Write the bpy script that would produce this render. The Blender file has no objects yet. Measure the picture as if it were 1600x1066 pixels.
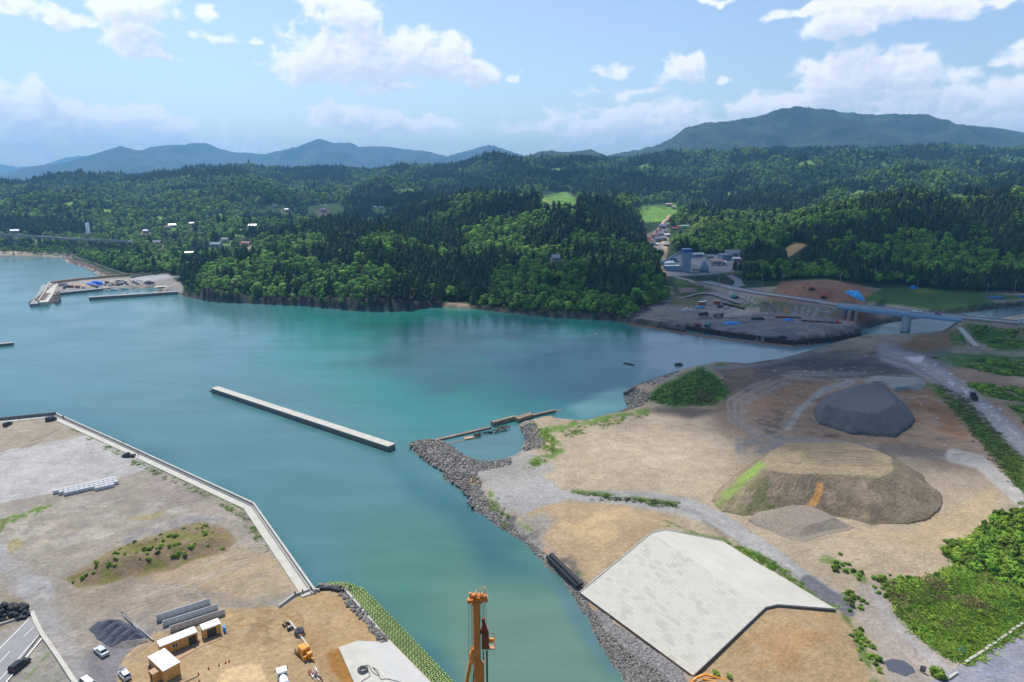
import bpy, bmesh, math, random
import numpy as np
from mathutils import Vector, Matrix, Euler
random.seed(7); RNG = np.random.default_rng(7)
PI = math.pi; R = math.radians
scene = bpy.context.scene
COL = scene.collection
# ------------------------------------------------------------------ camera
H = 110.0; PITCH = R(13.6); F = 1067.0
cp, sp = math.cos(PITCH), math.sin(PITCH)
cam = bpy.data.cameras.new('camera'); cam.lens = 24.0; cam.sensor_width = 36.0
cam.clip_start = 1.0; cam.clip_end = 40000
co = bpy.data.objects.new('camera', cam); COL.objects.link(co)
co.location = (0, 0, H); co.rotation_euler = (PI/2 - PITCH, 0, 0); scene.camera = co

def P(px, py, z=0.0):
    """point of the place seen at photo pixel px, py and lying at height z"""
    u = (px-800)/F; v = (py-533)/F
    d = Vector((u, cp - v*sp, -sp - v*cp)); t = (z-H)/d.z
    return Vector((d.x*t, d.y*t, z))
def PY(px, py, Y):
    u = (px-800)/F; v = (py-533)/F
    d = Vector((u, cp - v*sp, -sp - v*cp)); t = Y/d.y
    return Vector((d.x*t, Y, H+d.z*t))
def proj(x, y, z):
    dz = z - H
    depth = y*cp - dz*sp
    up = y*sp + dz*cp
    return 800 + F*x/depth, 533 - F*up/depth
def s2l(c): return c/12.92 if c <= .04045 else ((c+.055)/1.055)**2.4
def A(r, g, b, k=1.45): return tuple(s2l(c/255.)/k for c in (r, g, b))

# ------------------------------------------------------------------ noise in numpy
def _hash(i, j, s):
    n = (i*374761393 + j*668265263 + s*1274126177) & 0xffffffff
    n = ((n ^ (n >> 13))*1274126177) & 0xffffffff
    return ((n ^ (n >> 16)) & 0xffff)/65535.0
def vnoise(x, y, s=0):
    xi = np.floor(x).astype(np.int64); yi = np.floor(y).astype(np.int64)
    fx = x-xi; fy = y-yi; fx = fx*fx*(3-2*fx); fy = fy*fy*(3-2*fy)
    a = _hash(xi, yi, s); b = _hash(xi+1, yi, s); c = _hash(xi, yi+1, s); d = _hash(xi+1, yi+1, s)
    return (a+(b-a)*fx) + ((c+(d-c)*fx)-(a+(b-a)*fx))*fy
def fbm(x, y, s=0, o=4):
    r = 0; a = .5; t = 0
    for k in range(o):
        r = r + a*vnoise(x*2**k, y*2**k, s+k*17); t += a; a *= .5
    return r/t
def sstep(a, b, x):
    t = np.clip((x-a)/(b-a), 0, 1); return t*t*(3-2*t)
def sdist(X, Y, poly):
    """signed distance to a closed polygon, positive inside"""
    n = len(poly); d = np.full(X.shape, 1e18); ins = np.zeros(X.shape, bool)
    for i in range(n):
        x0, y0 = poly[i]; x1, y1 = poly[(i+1) % n]
        ex, ey = x1-x0, y1-y0; L = ex*ex+ey*ey+1e-12
        t = np.clip(((X-x0)*ex+(Y-y0)*ey)/L, 0, 1)
        dx = X-x0-t*ex; dy = Y-y0-t*ey
        d = np.minimum(d, dx*dx+dy*dy)
        if y0 != y1:
            c = ((y0 > Y) != (y1 > Y)) & (X < ex*(Y-y0)/(y1-y0)+x0)
            ins ^= c
    d = np.sqrt(d)
    return np.where(ins, d, -d)
def ldist(X, Y, line):
    """distance to a polyline and the arc position (0..n-1) of the nearest point"""
    best = np.full(X.shape, 1e18); arc = np.zeros(X.shape)
    for i in range(len(line)-1):
        x0, y0 = line[i][:2]; x1, y1 = line[i+1][:2]
        ex, ey = x1-x0, y1-y0; L = ex*ex+ey*ey+1e-12
        t = np.clip(((X-x0)*ex+(Y-y0)*ey)/L, 0, 1)
        dd = (X-x0-t*ex)**2+(Y-y0-t*ey)**2
        m = dd < best; best = np.where(m, dd, best); arc = np.where(m, i+t, arc)
    return np.sqrt(best), arc
def W2(pts, z=0.): return [tuple(P(a, b, z)[:2]) for a, b in pts]

# ------------------------------------------------------------------ object helpers
def tag(o, label=None, cat=None, group=None, kind=None):
    if label: o['label'] = label
    if cat: o['category'] = cat
    if group: o['group'] = group
    if kind: o['kind'] = kind
    return o
def empty(name, loc, rz=0, label=None, cat=None, group=None):
    o = bpy.data.objects.new(name, None); COL.objects.link(o)
    o.location = loc; o.rotation_euler = (0, 0, rz); o.empty_display_size = .3
    return tag(o, label, cat, group)
def link_mesh(name, me, parent=None, loc=None, rz=0):
    o = bpy.data.objects.new(name, me); COL.objects.link(o)
    if parent is not None: o.parent = parent
    if loc is not None: o.location = loc
    if rz: o.rotation_euler = (0, 0, rz)
    return o
def copy_tree(o, parent=None):
    c = o.copy(); COL.objects.link(c)
    if parent is not None:
        c.parent = parent; c.matrix_parent_inverse = o.matrix_parent_inverse
    for ch in list(KIDS.get(o.name, [])): 
        k = copy_tree(ch, c); KIDS.setdefault(c.name, []).append(k)
    return c
KIDS = {}
class MB:
    """collects shapes, build() links them as one mesh object"""
    def __init__(s): s.v = []; s.f = []; s.sm = []
    def add(s, vs, fs, smooth=False):
        b = len(s.v); s.v += [tuple(p) for p in vs]; s.f += [tuple(b+i for i in f) for f in fs]; s.sm += [smooth]*len(fs); return s
    def box(s, c, size, rz=0, top=1.0, rx=0, ry=0):
        hx, hy, hz = size[0]/2, size[1]/2, size[2]/2
        m = Matrix.Translation(c) @ Euler((rx, ry, rz)).to_matrix().to_4x4()
        vs = [m @ Vector((x*hx*(top if z > 0 else 1), y*hy*(top if z > 0 else 1), z*hz)) for z in (-1, 1) for x, y in ((-1, -1), (1, -1), (1, 1), (-1, 1))]
        return s.add(vs, [(3, 2, 1, 0), (4, 5, 6, 7), (0, 1, 5, 4), (1, 2, 6, 5), (2, 3, 7, 6), (3, 0, 4, 7)])
    def tube(s, pts, r, n=8, cap=True, r2=None):
        pts = [Vector(p) for p in pts]; rings = []
        for i, p in enumerate(pts):
            d = (pts[min(i+1, len(pts)-1)]-pts[max(i-1, 0)]).normalized()
            a = d.cross(Vector((0, 0, 1)));
            if a.length < .05: a = d.cross(Vector((1, 0, 0)))
            a.normalize(); b = d.cross(a)
            rr = r if r2 is None else r+(r2-r)*i/(len(pts)-1)
            rings.append([p+(a*math.cos(2*PI*k/n)+b*math.sin(2*PI*k/n))*rr for k in range(n)])
        vs = [q for g in rings for q in g]; fs = []
        for i in range(len(pts)-1):
            for k in range(n): fs.append((i*n+k, i*n+(k+1) % n, (i+1)*n+(k+1) % n, (i+1)*n+k))
        if cap: fs += [tuple(range(n)), tuple(reversed(range((len(pts)-1)*n, len(pts)*n)))]
        return s.add(vs, fs, n > 6)
    def prism(s, poly, z0, z1):
        n = len(poly); vs = [(p[0], p[1], z0) for p in poly]+[(p[0], p[1], z1) for p in poly]
        ar = sum(poly[i][0]*poly[(i+1) % n][1]-poly[(i+1) % n][0]*poly[i][1] for i in range(n))
        up = tuple(range(n, 2*n)); dn = tuple(reversed(range(n)))
        sd = [(i, (i+1) % n, n+(i+1) % n, n+i) for i in range(n)]
        if ar < 0: up = up[::-1]; dn = dn[::-1]; sd = [f[::-1] for f in sd]
        return s.add(vs, [up, dn]+sd)
    def xprism(s, prof, y0, y1, m=None):
        """profile in x,z extruded along y"""
        n = len(prof); m = m or Matrix()
        vs = [m @ Vector((x, y0, z)) for x, z in prof]+[m @ Vector((x, y1, z)) for x, z in prof]
        return s.add(vs, [tuple(range(n)), tuple(reversed(range(n, 2*n)))]+[(i, n+i, n+(i+1) % n, (i+1) % n) for i in range(n)])
    def mesh(s, name, mat):
        me = bpy.data.meshes.new(name); me.from_pydata(s.v, [], s.f)
        if mat: me.materials.append(mat)
        me.polygons.foreach_set('use_smooth', s.sm); 
        bm = bmesh.new(); bm.from_mesh(me); bmesh.ops.recalc_face_normals(bm, faces=bm.faces); bm.to_mesh(me); bm.free()
        me.update(); return me
    def build(s, name, mat, parent=None, loc=None, rz=0):
        o = link_mesh(name, s.mesh(name, mat), parent, loc, rz)
        if parent is not None: KIDS.setdefault(parent.name, []).append(o)
        return o
def strip(name, line, width, mat, hfun, dz=.06, seg=4., kind='structure', off=0., label=None):
    """a draped sheet along a polyline of world x,y; width may be a list"""
    pts = []; ws = []
    for i in range(len(line)-1):
        a = Vector(line[i][:2]); b = Vector(line[i+1][:2]); n = max(1, int((b-a).length/seg))
        w0 = width[i] if isinstance(width, (list, tuple)) else width; w1 = width[i+1] if isinstance(width, (list, tuple)) else width
        for k in range(n): pts.append(a.lerp(b, k/n)); ws.append(w0+(w1-w0)*k/n)
    pts.append(Vector(line[-1][:2])); ws.append(ws[-1])
    for _ in range(3):   # round the corners
        pts = [pts[0]]+[(pts[i-1]+pts[i]*2+pts[i+1])/4 for i in range(1, len(pts)-1)]+[pts[-1]]
    nx = 5; vs = []; fs = []
    for i, p in enumerate(pts):
        d = (pts[min(i+1, len(pts)-1)]-pts[max(0, i-1)]).normalized(); nrm = Vector((-d.y, d.x))
        for k in range(nx):
            q = p+nrm*(off+ws[i]*(k/(nx-1)-.5)); vs.append((q.x, q.y, hfun(q.x, q.y, p.x, p.y)+dz))
    for i in range(len(pts)-1):
        for k in range(nx-1): fs.append((i*nx+k, i*nx+k+1, (i+1)*nx+k+1, (i+1)*nx+k))
    m = MB().add(vs, fs, True); o = m.build(name, mat); 
    if kind: o['kind'] = kind
    return o

# ------------------------------------------------------------------ materials
MATS = {}
def newmat(name):
    m = bpy.data.materials.new(name); m.use_nodes = True
    return m, m.node_tree.nodes, m.node_tree.links, m.node_tree.nodes['Principled BSDF']
def mat(name, col, rough=.8, var=.15, scale=.5, bump=0., bscale=6., metal=0., spec=.3, col2=None, detail=6, rnd=0., coord='Object', contrast=None):
    if name in MATS: return MATS[name]
    m, N, L, b = newmat(name); MATS[name] = m
    b.inputs['Roughness'].default_value = rough; b.inputs['Metallic'].default_value = metal
    b.inputs['Specular IOR Level'].default_value = spec
    tc = N.new('ShaderNodeTexCoord'); n = N.new('ShaderNodeTexNoise')
    n.inputs['Scale'].default_value = scale; n.inputs['Detail'].default_value = detail; n.inputs['Roughness'].default_value = .62
    L.new(tc.outputs[coord], n.inputs['Vector'])
    cr = N.new('ShaderNodeValToRGB'); e = cr.color_ramp.elements
    c2 = col2 or tuple(min(1, c*(1+var)) for c in col); c1 = tuple(c*(1-var) for c in col) if col2 is None else col
    lo, hi = contrast or (.32, .68)
    e[0].position = lo; e[1].position = hi; e[0].color = (*c1, 1); e[1].color = (*c2, 1)
    L.new(n.outputs['Fac'], cr.inputs['Fac']); out = cr.outputs['Color']
    if rnd:
        oi = N.new('ShaderNodeObjectInfo'); mr = N.new('ShaderNodeMapRange'); mr.inputs['To Min'].default_value = 1-rnd; mr.inputs['To Max'].default_value = 1+rnd
        L.new(oi.outputs['Random'], mr.inputs['Value']); mx = N.new('ShaderNodeVectorMath'); mx.operation = 'SCALE'
        L.new(out, mx.inputs[0]); L.new(mr.outputs['Result'], mx.inputs['Scale']); out = mx.outputs['Vector']
    L.new(out, b.inputs['Base Color'])
    if bump:
        n2 = N.new('ShaderNodeTexNoise'); n2.inputs['Scale'].default_value = bscale; n2.inputs['Detail'].default_value = 4
        L.new(tc.outputs[coord], n2.inputs['Vector'])
        bp = N.new('ShaderNodeBump'); bp.inputs['Strength'].default_value = 1; bp.inputs['Distance'].default_value = bump
        L.new(n2.outputs['Fac'], bp.inputs['Height']); L.new(bp.outputs['Normal'], b.inputs['Normal'])
    return m
# ------------------------------------------------------------------ terrain
YR = [600, 650, 720, 820, 950, 1100, 1300, 1600, 2000, 2500, 3100, 3700]
TAB = np.array([
 [-3, -3, -3, -12, 440, 435, 432, 450, 448, 440, 442, -5, -6, -8, -4, -4, -4],
 [-3, -3, -3, 425, 405, 392, 390, 425, 420, 408, 415, -6, -8, -12, -6, -5, -5],
 [-3, -3, -4, 402, 388, 368, 362, 398, 402, 397, 402, -9, -9, -10, 402, 402, 400],
 [-3, -3, 398, 395, 385, 356, 350, 370, 368, 366, 382, -11, -12, 385, 375, 370, 366],
 [-4, -4, 385, 385, 380, 365, 354, 352, 344, 344, 368, -14, 366, 350, 336, 330, 324],
 [376, 376, 368, 368, 364, 360, 362, 345, 333, 334, 366, -18, 350, 336, 320, 314, 308],
 [345, 342, 350, 350, 346, 345, 350, 335, 328, 322, -26, 340, 340, 340, 332, 330, 326],
 [330, 325, 328, 322, 322, 327, 332, 325, 315, 312, -32, 325, 316, 310, 303, 306, 298],
 [315, 308, 303, 298, 302, 312, 312, 305, 296, 292, 300, 300, 293, 288, 284, 287, 280],
 [302, 296, 290, 284, 286, 292, 290, 284, 276, 272, 274, 272, 268, 265, 262, 262, 259],
 [290, 288, 279, 272, 268, 266, 263, 258, 252, 250, 250, 244, 240, 238, 236, 236, 239],
 [300]*17], float)
TREE_H = 14.
def py2z(py, Y):
    v = (py-533)/F; return H + Y*(-sp - v*cp)/(cp - v*sp)
ZT = np.zeros_like(TAB)
for j, Yj in enumerate(YR):
    for i in range(17):
        v = TAB[j, i]; ZT[j, i] = -v if v < 0 else max(3., py2z(v, Yj)-TREE_H)
def cubic(a, b, c, d, t): return b+.5*t*(c-a+t*(2*a-5*b+4*c-d+t*(3*(b-c)+d-a)))
_dr = random.Random(17); DOMES = []
for _k in range(420):
    _y = 780*(3300/780.)**_dr.random(); _x = _dr.uniform(-1, 1)*_y; _r = _dr.uniform(.065, .13)*_y+25
    DOMES.append((_x, _y, _r*_dr.uniform(.8, 1.6), _r, _dr.uniform(-.6, .6), _r*_dr.uniform(.16, .30)))
def domes(X, Y):
    d = np.zeros_like(X)
    for x, y, rx, ry, a, h in DOMES:
        m = (np.abs(X-x) < rx+ry) & (np.abs(Y-y) < rx+ry)
        if not m.any(): continue
        dx = X[m]-x; dy = Y[m]-y; u = dx*math.cos(a)+dy*math.sin(a); v = -dx*math.sin(a)+dy*math.cos(a)
        d[m] = np.maximum(d[m], h*(1-sstep(.0, 1, np.sqrt((u/rx)**2+(v/ry)**2))))
    return d
def hills(X, Y):
    PXc = 800 + F*X/Y*(cp+.13*sp)
    ci = np.clip(PXc/100., 0, 15.999); i = np.floor(ci).astype(int); ft = ci-i
    yr = np.array(YR, float); Yc = np.clip(Y, 600, 3699.9); j = np.clip(np.searchsorted(yr, Yc, side='right')-1, 0, len(YR)-2)
    g = (Yc-yr[j])/(yr[j+1]-yr[j])
    def row(jj):
        jj = np.clip(jj, 0, len(YR)-1)
        a = ZT[jj, np.clip(i-1, 0, 16)]; b = ZT[jj, i]; c = ZT[jj, i+1]; d = ZT[jj, np.clip(i+2, 0, 16)]
        return cubic(a, b, c, d, ft)
    h = cubic(row(j-1), row(j), row(j+1), row(j+2), g)
    amp = sstep(750, 1500, Y)*(.35+Y/2000.)*17*(1-.75*sstep(2500, 3100, Y))
    rid = 1-np.abs(2*fbm(X/420., Y/420., 3, 4)-1)*2
    h = h + amp*(rid-.35) + amp*1.1*(fbm(X/140., Y/140., 9, 3)-.5)
    vax = X-(225./1067*Y*1.02)   # the valley stays open
    keepv = np.where(Y < 1550, sstep(25, 75, np.abs(vax)), 1.)*sstep(780, 950, Y)*(1-.8*sstep(2550, 3000, Y))
    keepv = keepv*np.where(X < -.44*Y, sstep(1110, 1300, Y), 1.)
    tr = sdist(X, Y, [(30, 1040), (130, 1040), (130, 1260), (30, 1260)])
    h = h + (domes(X, Y)-.010*Y)*keepv*sstep(-70, -5, -tr)
    return np.maximum(h, 2.5)

LEFT = W2([(-300, 668), (0, 655), (88, 647), (100, 650), (395, 790), (492, 920)], 4.4) + W2([(500, 921), (515, 920.5), (532, 922), (540, 925), (606, 1004), (690, 1090), (800, 1210), (905, 1330), (1100, 1700), (-1500, 1700), (-1500, 720)], 3.1)
RIGHT = W2([(1180, 1500), (1010, 1110), (975, 1062), (948, 1022), (930, 990), (905, 947), (880, 908), (850, 880), (820, 850), (790, 826), (762, 812), (738, 796), (728, 772), (700, 752), (690, 737),
            (660, 716), (640, 701), (636, 692), (665, 687), (690, 688), (712, 700), (735, 716), (762, 722), (790, 718), (812, 706), (820, 688), (814, 672), (808, 667), (818, 658),
            (850, 652), (872, 655), (905, 658), (960, 646), (985, 638), (975, 628), (985, 606), (1010, 596), (1060, 579), (1110, 568), (1160, 570), (1215, 562), (1265, 548), (1320, 531),
            (1345, 525), (1400, 524), (1440, 523), (1490, 514), (1540, 502), (1600, 492), (1900, 478), (3000, 470), (3000, 1700)], 0)
FARL = W2([(-1500, 380), (-300, 390), (0, 401), (60, 401), (104, 403), (100, 408), (132, 418), (160, 433), (166, 437), (120, 438), (78, 444), (60, 462), (47, 473), (55, 477), (80, 475),
           (90, 464), (94, 459), (200, 452), (240, 449), (262, 450), (240, 457), (274, 457), (290, 464), (330, 472), (400, 475), (470, 478), (560, 486), (620, 487), (655, 484), (670, 481), (690, 480),
           (735, 482), (800, 490), (870, 497), (960, 501), (1000, 509), (1050, 516), (1072, 517), (1150, 529), (1240, 541), (1345, 524), (1350, 514), (1385, 505), (1440, 496), (1520, 487),
           (1600, 478), (1900, 468), (3000, 460)], 0) + [(9000, 3000), (9000, 5000), (-9000, 5000), (-9000, 1100)]
# the concrete levee: toe, crest and back lines (world x,y,z)
LA0, LA1 = P(906, 926, 1.6), P(1083, 1056, 1.6)
LB0, LB1 = P(1018, 833, 9.0), P(1196, 949, 9.0)
LC0, LC1 = P(1040, 828, 9.0), P(1215, 945, 9.0)
LD0, LD1 = P(1130, 846, 3.6), P(1306, 952, 3.6)
ldir = ((LB1-LB0)+(LC1-LC0)); ldir.z = 0; ldir.normalize(); lnor = Vector((ldir.y, -ldir.x, 0))
if lnor.dot(LD0-LA0) < 0: lnor = -lnor
# bridge road (world x,y,z)
ROAD = [P(1100, 440, 15), P(1140, 449.5, 15), P(1180, 457, 14.5), P(1240, 465.5, 14), P(1312, 476, 13.5), P(1400, 486, 13.2), P(1500, 496, 13.2), P(1600, 505, 13.2), P(1800, 519, 13)]
NB = P(1312, 476, 13.5), P(1506, 496.6, 13.2)
def mound(X, Y, c, rx, ry, h, rz=0., pw=1.):
    dx = X-c[0]; dy = Y-c[1]; a = dx*math.cos(rz)+dy*math.sin(rz); b = -dx*math.sin(rz)+dy*math.cos(rz)
    r = np.sqrt((a/rx)**2+(b/ry)**2); return h*(1-sstep(0, 1, r))**pw
EM = W2([(104, 902), (190, 855), (310, 819), (345, 824), (366, 846), (352, 858), (250, 890), (125, 918)], 3.2)
HILLOCK = W2([(1008, 624), (1025, 608), (1060, 590), (1098, 572), (1120, 590), (1140, 612), (1120, 632), (1050, 634)], 4.)
BANK = W2([(1380, 905), (1490, 880), (1500, 850), (1590, 790), (1800, 780), (1800, 960), (1600, 968), (1508, 1028)], 4.)
def height(X, Y):
    X = np.asarray(X, float); Y = np.asarray(Y, float)
    wig = (fbm(X/9., Y/9., 5, 3)-.5)*4
    sl = sdist(X, Y, LEFT); sr = sdist(X, Y, RIGHT)+wig*sstep(0, 30, 30)*.7; sf = sdist(X, Y, FARL)+wig*.8
    bot = -5.
    hl = np.where(sl > .2, 3.2+(fbm(X/12., Y/12., 8, 3)-.5)*.25, bot)
    # armour mat slope on the left bank
    ml, ma = ldist(X, Y, W2([(500, 921), (545, 920), (572, 934), (700, 1062), (905, 1300)], 1.))
    base = 3.3+(fbm(X/25., Y/25., 21, 3)-.5)*.9
    # levee body carried on by bare soil
    a = (X-LB0.x)*ldir.x+(Y-LB0.y)*ldir.y; n = (X-LB0.x)*lnor.x+(Y-LB0.y)*lnor.y
    L = (LB1-LB0).length; dn = lambda p: (p.x-LB0.x)*lnor.x+(p.y-LB0.y)*lnor.y; ta = np.clip(a/L, -.5, 1.5)
    nb = dn(LB1)*ta; n = n-nb; wf = -(dn(LA0)+(dn(LA1)-dn(LA0))*ta-nb); wc = dn(LC0)+(dn(LC1)-dn(LC0))*ta-nb; wb = dn(LD0)+(dn(LD1)-dn(LD0))*ta-nb-wc
    prof = np.where(n < 0, 1.4+(9.-1.4)*(1+n/wf), np.where(n < wc, 9., 9.-(9.-3.4)*(n-wc)/wb))
    prof = prof - .55
    ext = np.where(a < 0, sstep(-46, -6, a)*.92, np.where(a > L, 1-sstep(L+30, L+75, a), 1.))
    lev = np.clip(prof, 0, 9)*ext*np.where(a < 0, .93, 1)
    hn = base
    cl = (np.abs(a-L/2) < L/2+80) & (n > -wf*1.1) & (n < wc+wb*1.1)
    hn = np.where(cl, np.maximum(np.where(n < 0, base-(base-.8)*sstep(-8, 0, a)*(1-sstep(L, L+8, a)), base), lev), hn)
    # roadside bank with shrubs, hillock, soft undulation
    hn = hn+1.6*sstep(0, 8, sdist(X, Y, BANK))
    sh = sdist(X, Y, HILLOCK); hn = hn+7.*sstep(-1, 19, sh)*(.55+.95*fbm(X/9., Y/9., 31, 3))
    hn = hn + mound(X, Y, P(1390, 600, 4), 34, 26, 2.) + mound(X, Y, P(1230, 590, 4), 60, 22, 2.2)*(.6+.8*fbm(X/10., Y/10., 33, 3))
    hn = hn + mound(X, Y, P(1440, 540, 4), 32, 14, 5.)+mound(X, Y, P(1250, 562, 4), 70, 14, 2.)
    hn = hn + mound(X, Y, P(1530, 622, 4), 22, 40, 1.2) - .5*(mound(X, Y, P(1200, 640, 4), 40, 20, 2.))
    dr = mound(X, Y, P(1350, 860, 4), 42, 26, 2.4); hn = hn+dr
    hr = np.where(sr < 0, np.maximum(bot, sr*.45), np.minimum(hn, sr*.42))
    em = sdist(X, Y, EM); hl = np.where(sl > .2, hl+2.6*sstep(-.5, 6.5, em)*(.7+.6*fbm(X/4., Y/4., 41, 3)), hl)
    tn = hills(X, Y)
    cliff = sstep(470, 490, Y)*sstep(-300, -270, X)*(1-sstep(100, 118, X))
    hf = np.where(sf < 0, np.maximum(bot, sf*.6), np.minimum(tn, sf*(.5+cliff*(.9+1.3*fbm(X/6., Y/6., 55, 3)+1.*fbm(X/35., Y/35., 57, 2)))+.1))
    flat = 1-sstep(150, 185, np.abs(X-170)+0*Y)
    lot = sdist(X, Y, W2([(975, 499), (1040, 472), (1065, 450), (1150, 455), (1330, 482), (1345, 523), (1240, 540), (1072, 516)], 4))
    hf = np.where(lot > -6, np.where(sf < 0, hf, np.minimum(hf, 4.2+ (fbm(X/14., Y/14., 51, 3)-.4)*1.6)*sstep(-6, 2, lot)+hf*(1-sstep(-6, 2, lot))), hf)
    h = np.maximum(np.maximum(hl, hr), hf)
    # road embankments, cut away between the abutments
    dR, arc = ldist(X, Y, ROAD)
    zr = np.interp(arc, range(len(ROAD)), [p.z for p in ROAD])
    s = (X-NB[0].x)*(NB[1].x-NB[0].x)+(Y-NB[0].y)*(NB[1].y-NB[0].y); s = s/((NB[1]-NB[0]).length_squared)
    gap = np.minimum(s*(NB[1]-NB[0]).length, (1-s)*(NB[1]-NB[0]).length)
    emb = zr-.4-np.maximum(0, dR-7)/1.9-np.maximum(0, gap)/1.0
    front = (Y < 700) & (X > 130)
    h = np.where(front & (emb > h) & (dR < 60), emb, h)
    h = np.where(front & (dR < 8) & (gap < 0), np.minimum(h, zr-.3), h)
    # freshly cut red slope behind the road
    rs = sdist(X, Y, W2([(1196, 465), (1222, 442), (1290, 440), (1345, 448), (1378, 460), (1340, 478), (1260, 470)], 15))
    h = np.where(front & (dR > 8), np.maximum(h, np.minimum(h+30, np.minimum(12+9*sstep(-4, 26, rs), zr+(dR-8)*.45)-100*(rs < -4))), h)
    return h
# polar grid: even in azimuth, even on the screen in depth
tin = np.concatenate([np.linspace(-1.25, -.9, 30, endpoint=False), np.linspace(-.9, .9, 860), np.linspace(.9, 1.25, 31)[1:]])
pyv = np.concatenate([np.linspace(1720, 1080, 60, endpoint=False), np.linspace(1080, 480, 430, endpoint=False), np.linspace(480, 395, 120)])
Yn = np.array([P(800, q, 3).y for q in pyv])
Yf = np.geomspace(Yn[-1], 4200, 190)[1:]
YG = np.concatenate([Yn, Yf])
TX, TY = np.meshgrid(tin, YG); GX = TX*TY; GY = TY
GZ = height(GX, GY)
NR, NC = GX.shape
GPX, GPY = proj(GX, GY, GZ)
WX = GPX+(fbm(GX/5., GY/5., 61, 4)-.5)*14*np.clip(160/GY, .1, 1.2)*1.0
WY = GPY+(fbm(GX/5., GY/5., 67, 4)-.5)*9*np.clip(160/GY, .1, 1.2)*1.0
CG = np.zeros((NR, NC, 3))
def setc(mask, c):
    mask = mask[..., None]; CG[:] = CG*(1-mask)+np.array(c)*mask
def paint(poly, c, feather=2., a=1., noise=None, warp=True, side=None, zone=None):
    xs = [p[0] for p in poly]; ys = [p[1] for p in poly]; q = 20
    m = (GPX > min(xs)-q) & (GPX < max(xs)+q) & (GPY > min(ys)-q) & (GPY < max(ys)+q)
    if side is not None: m &= side
    if not m.any(): return
    sx, sy = (WX[m], WY[m]) if warp else (GPX[m], GPY[m])
    k = a*sstep(-feather, feather, sdist(sx, sy, poly))
    if noise: k = k*sstep(noise[1], noise[2], fbm(GX[m]/noise[0], GY[m]/noise[0], 71, 4))
    CG[m] = CG[m]*(1-k[:, None])+np.array(c)*k[:, None]
def stroke(line, w, c, a=1., feather=1., zone=None, break_=None):
    xs = [p[0] for p in line]; ys = [p[1] for p in line]; q = w+12
    m = (GPX > min(xs)-q) & (GPX < max(xs)+q) & (GPY > min(ys)-q) & (GPY < max(ys)+q)
    if not m.any(): return
    d, _ = ldist(WX[m]*.35+GPX[m]*.65, (WY[m]*.35+GPY[m]*.65), line)
    k = a*(1-sstep(w/2-feather*.5, w/2+feather, d))
    if break_: k = k*sstep(break_[1], break_[2], fbm(GX[m]/break_[0], GY[m]/break_[0], 77, 3))
    CG[m] = CG[m]*(1-k[:, None])+np.array(c)*k[:, None]
# base colours
n1 = fbm(GX/18., GY/18., 81, 5); n2 = fbm(GX/60., GY/60., 83, 4); n3 = fbm(GX/3., GY/3., 85, 3)
TAN = A(176, 160, 138); TAN2 = A(160, 147, 130); GRAV = A(165, 160, 155); ORNG = A(190, 150, 95); DARK = A(95, 90, 88); GRASS = (.075, .14, .025); DGR = (.035, .075, .018); ROCKC = (.16, .15, .14)
CG[:] = np.array(TAN)
setc(sstep(.4, .62, n1), TAN2)
setc(sstep(.55, .75, n2)*.6, GRAV)
FOR = GY > 560
setc(((GY > 640) | ((GY > 470) & (GPX < 975) & (GPX > 150))).astype(float), (.018, .034, .012))
setc(sstep(.5, .7, n1)*(GY > 640), (.03, .05, .016))
# --- left reclaimed quay
LQ = sdist(GX, GY, LEFT) > -3
def pl(*a, **k): paint(*a, side=LQ, **k)
pl([(-300, 640), (500, 640), (800, 1400), (-600, 1400), (-300, 700)], A(156, 147, 135), 2)
pl([(-60, 640), (88, 640), (128, 682), (60, 700), (-60, 716)], A(168, 156, 138), 4)
pl([(-60, 716), (134, 681), (200, 704), (243, 731), (190, 744), (95, 768), (0, 788), (-60, 800)], A(184, 180, 177), 2)
pl([(243, 731), (400, 800), (395, 815), (260, 790), (190, 750)], A(160, 148, 140), 9, noise=(6, .4, .6))
pl([(0, 800), (110, 775), (260, 780), (380, 810), (330, 830), (100, 860), (0, 860)], A(172, 164, 152), 9, noise=(5, .4, .55))
pl([(190, 840), (300, 805), (350, 808), (190, 858)], A(140, 136, 138), 6, noise=(4, .35, .6))
pl([(110, 920), (360, 870), (420, 880), (340, 955), (120, 960)], A(160, 146, 130), 12)
pl([(150, 880), (320, 850), (440, 870), (480, 920), (380, 940)], A(182, 158, 122), 14, a=.6)
pl([(170, 1090), (176, 1052), (205, 1015), (243, 990), (300, 975), (345, 950), (440, 948), (482, 918), (560, 925), (606, 1003), (720, 1090), (900, 1400), (100, 1400)], A(184, 158, 120), 4)
pl([(437, 950), (492, 926), (545, 932), (602, 1004), (532, 1015), (640, 1130), (560, 1130)], A(182, 152, 110), 2)
pl([(455, 955), (500, 935), (530, 955), (560, 985), (520, 1000)], A(190, 165, 130), 8, a=.6, noise=(3, .35, .6))
pl([(505, 1020), (530, 1012), (610, 1090), (560, 1110)], A(170, 122, 66), 4)
pl([(350, 1045), (408, 1037), (440, 1120), (300, 1120)], A(214, 184, 140), 2)
pl([(110, 1062), (130, 1020), (150, 1010), (235, 985), (240, 996), (205, 1015), (180, 1050), (190, 1090), (120, 1090)], A(135, 130, 132), 3)
stroke([(-10, 862), (20, 885), (40, 915), (62, 955), (95, 1010), (118, 1050)], 34, A(160, 157, 155), .8, 14)
stroke([(40, 915), (60, 912), (75, 925)], 22, A(172, 170, 170), .8, 8)
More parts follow.
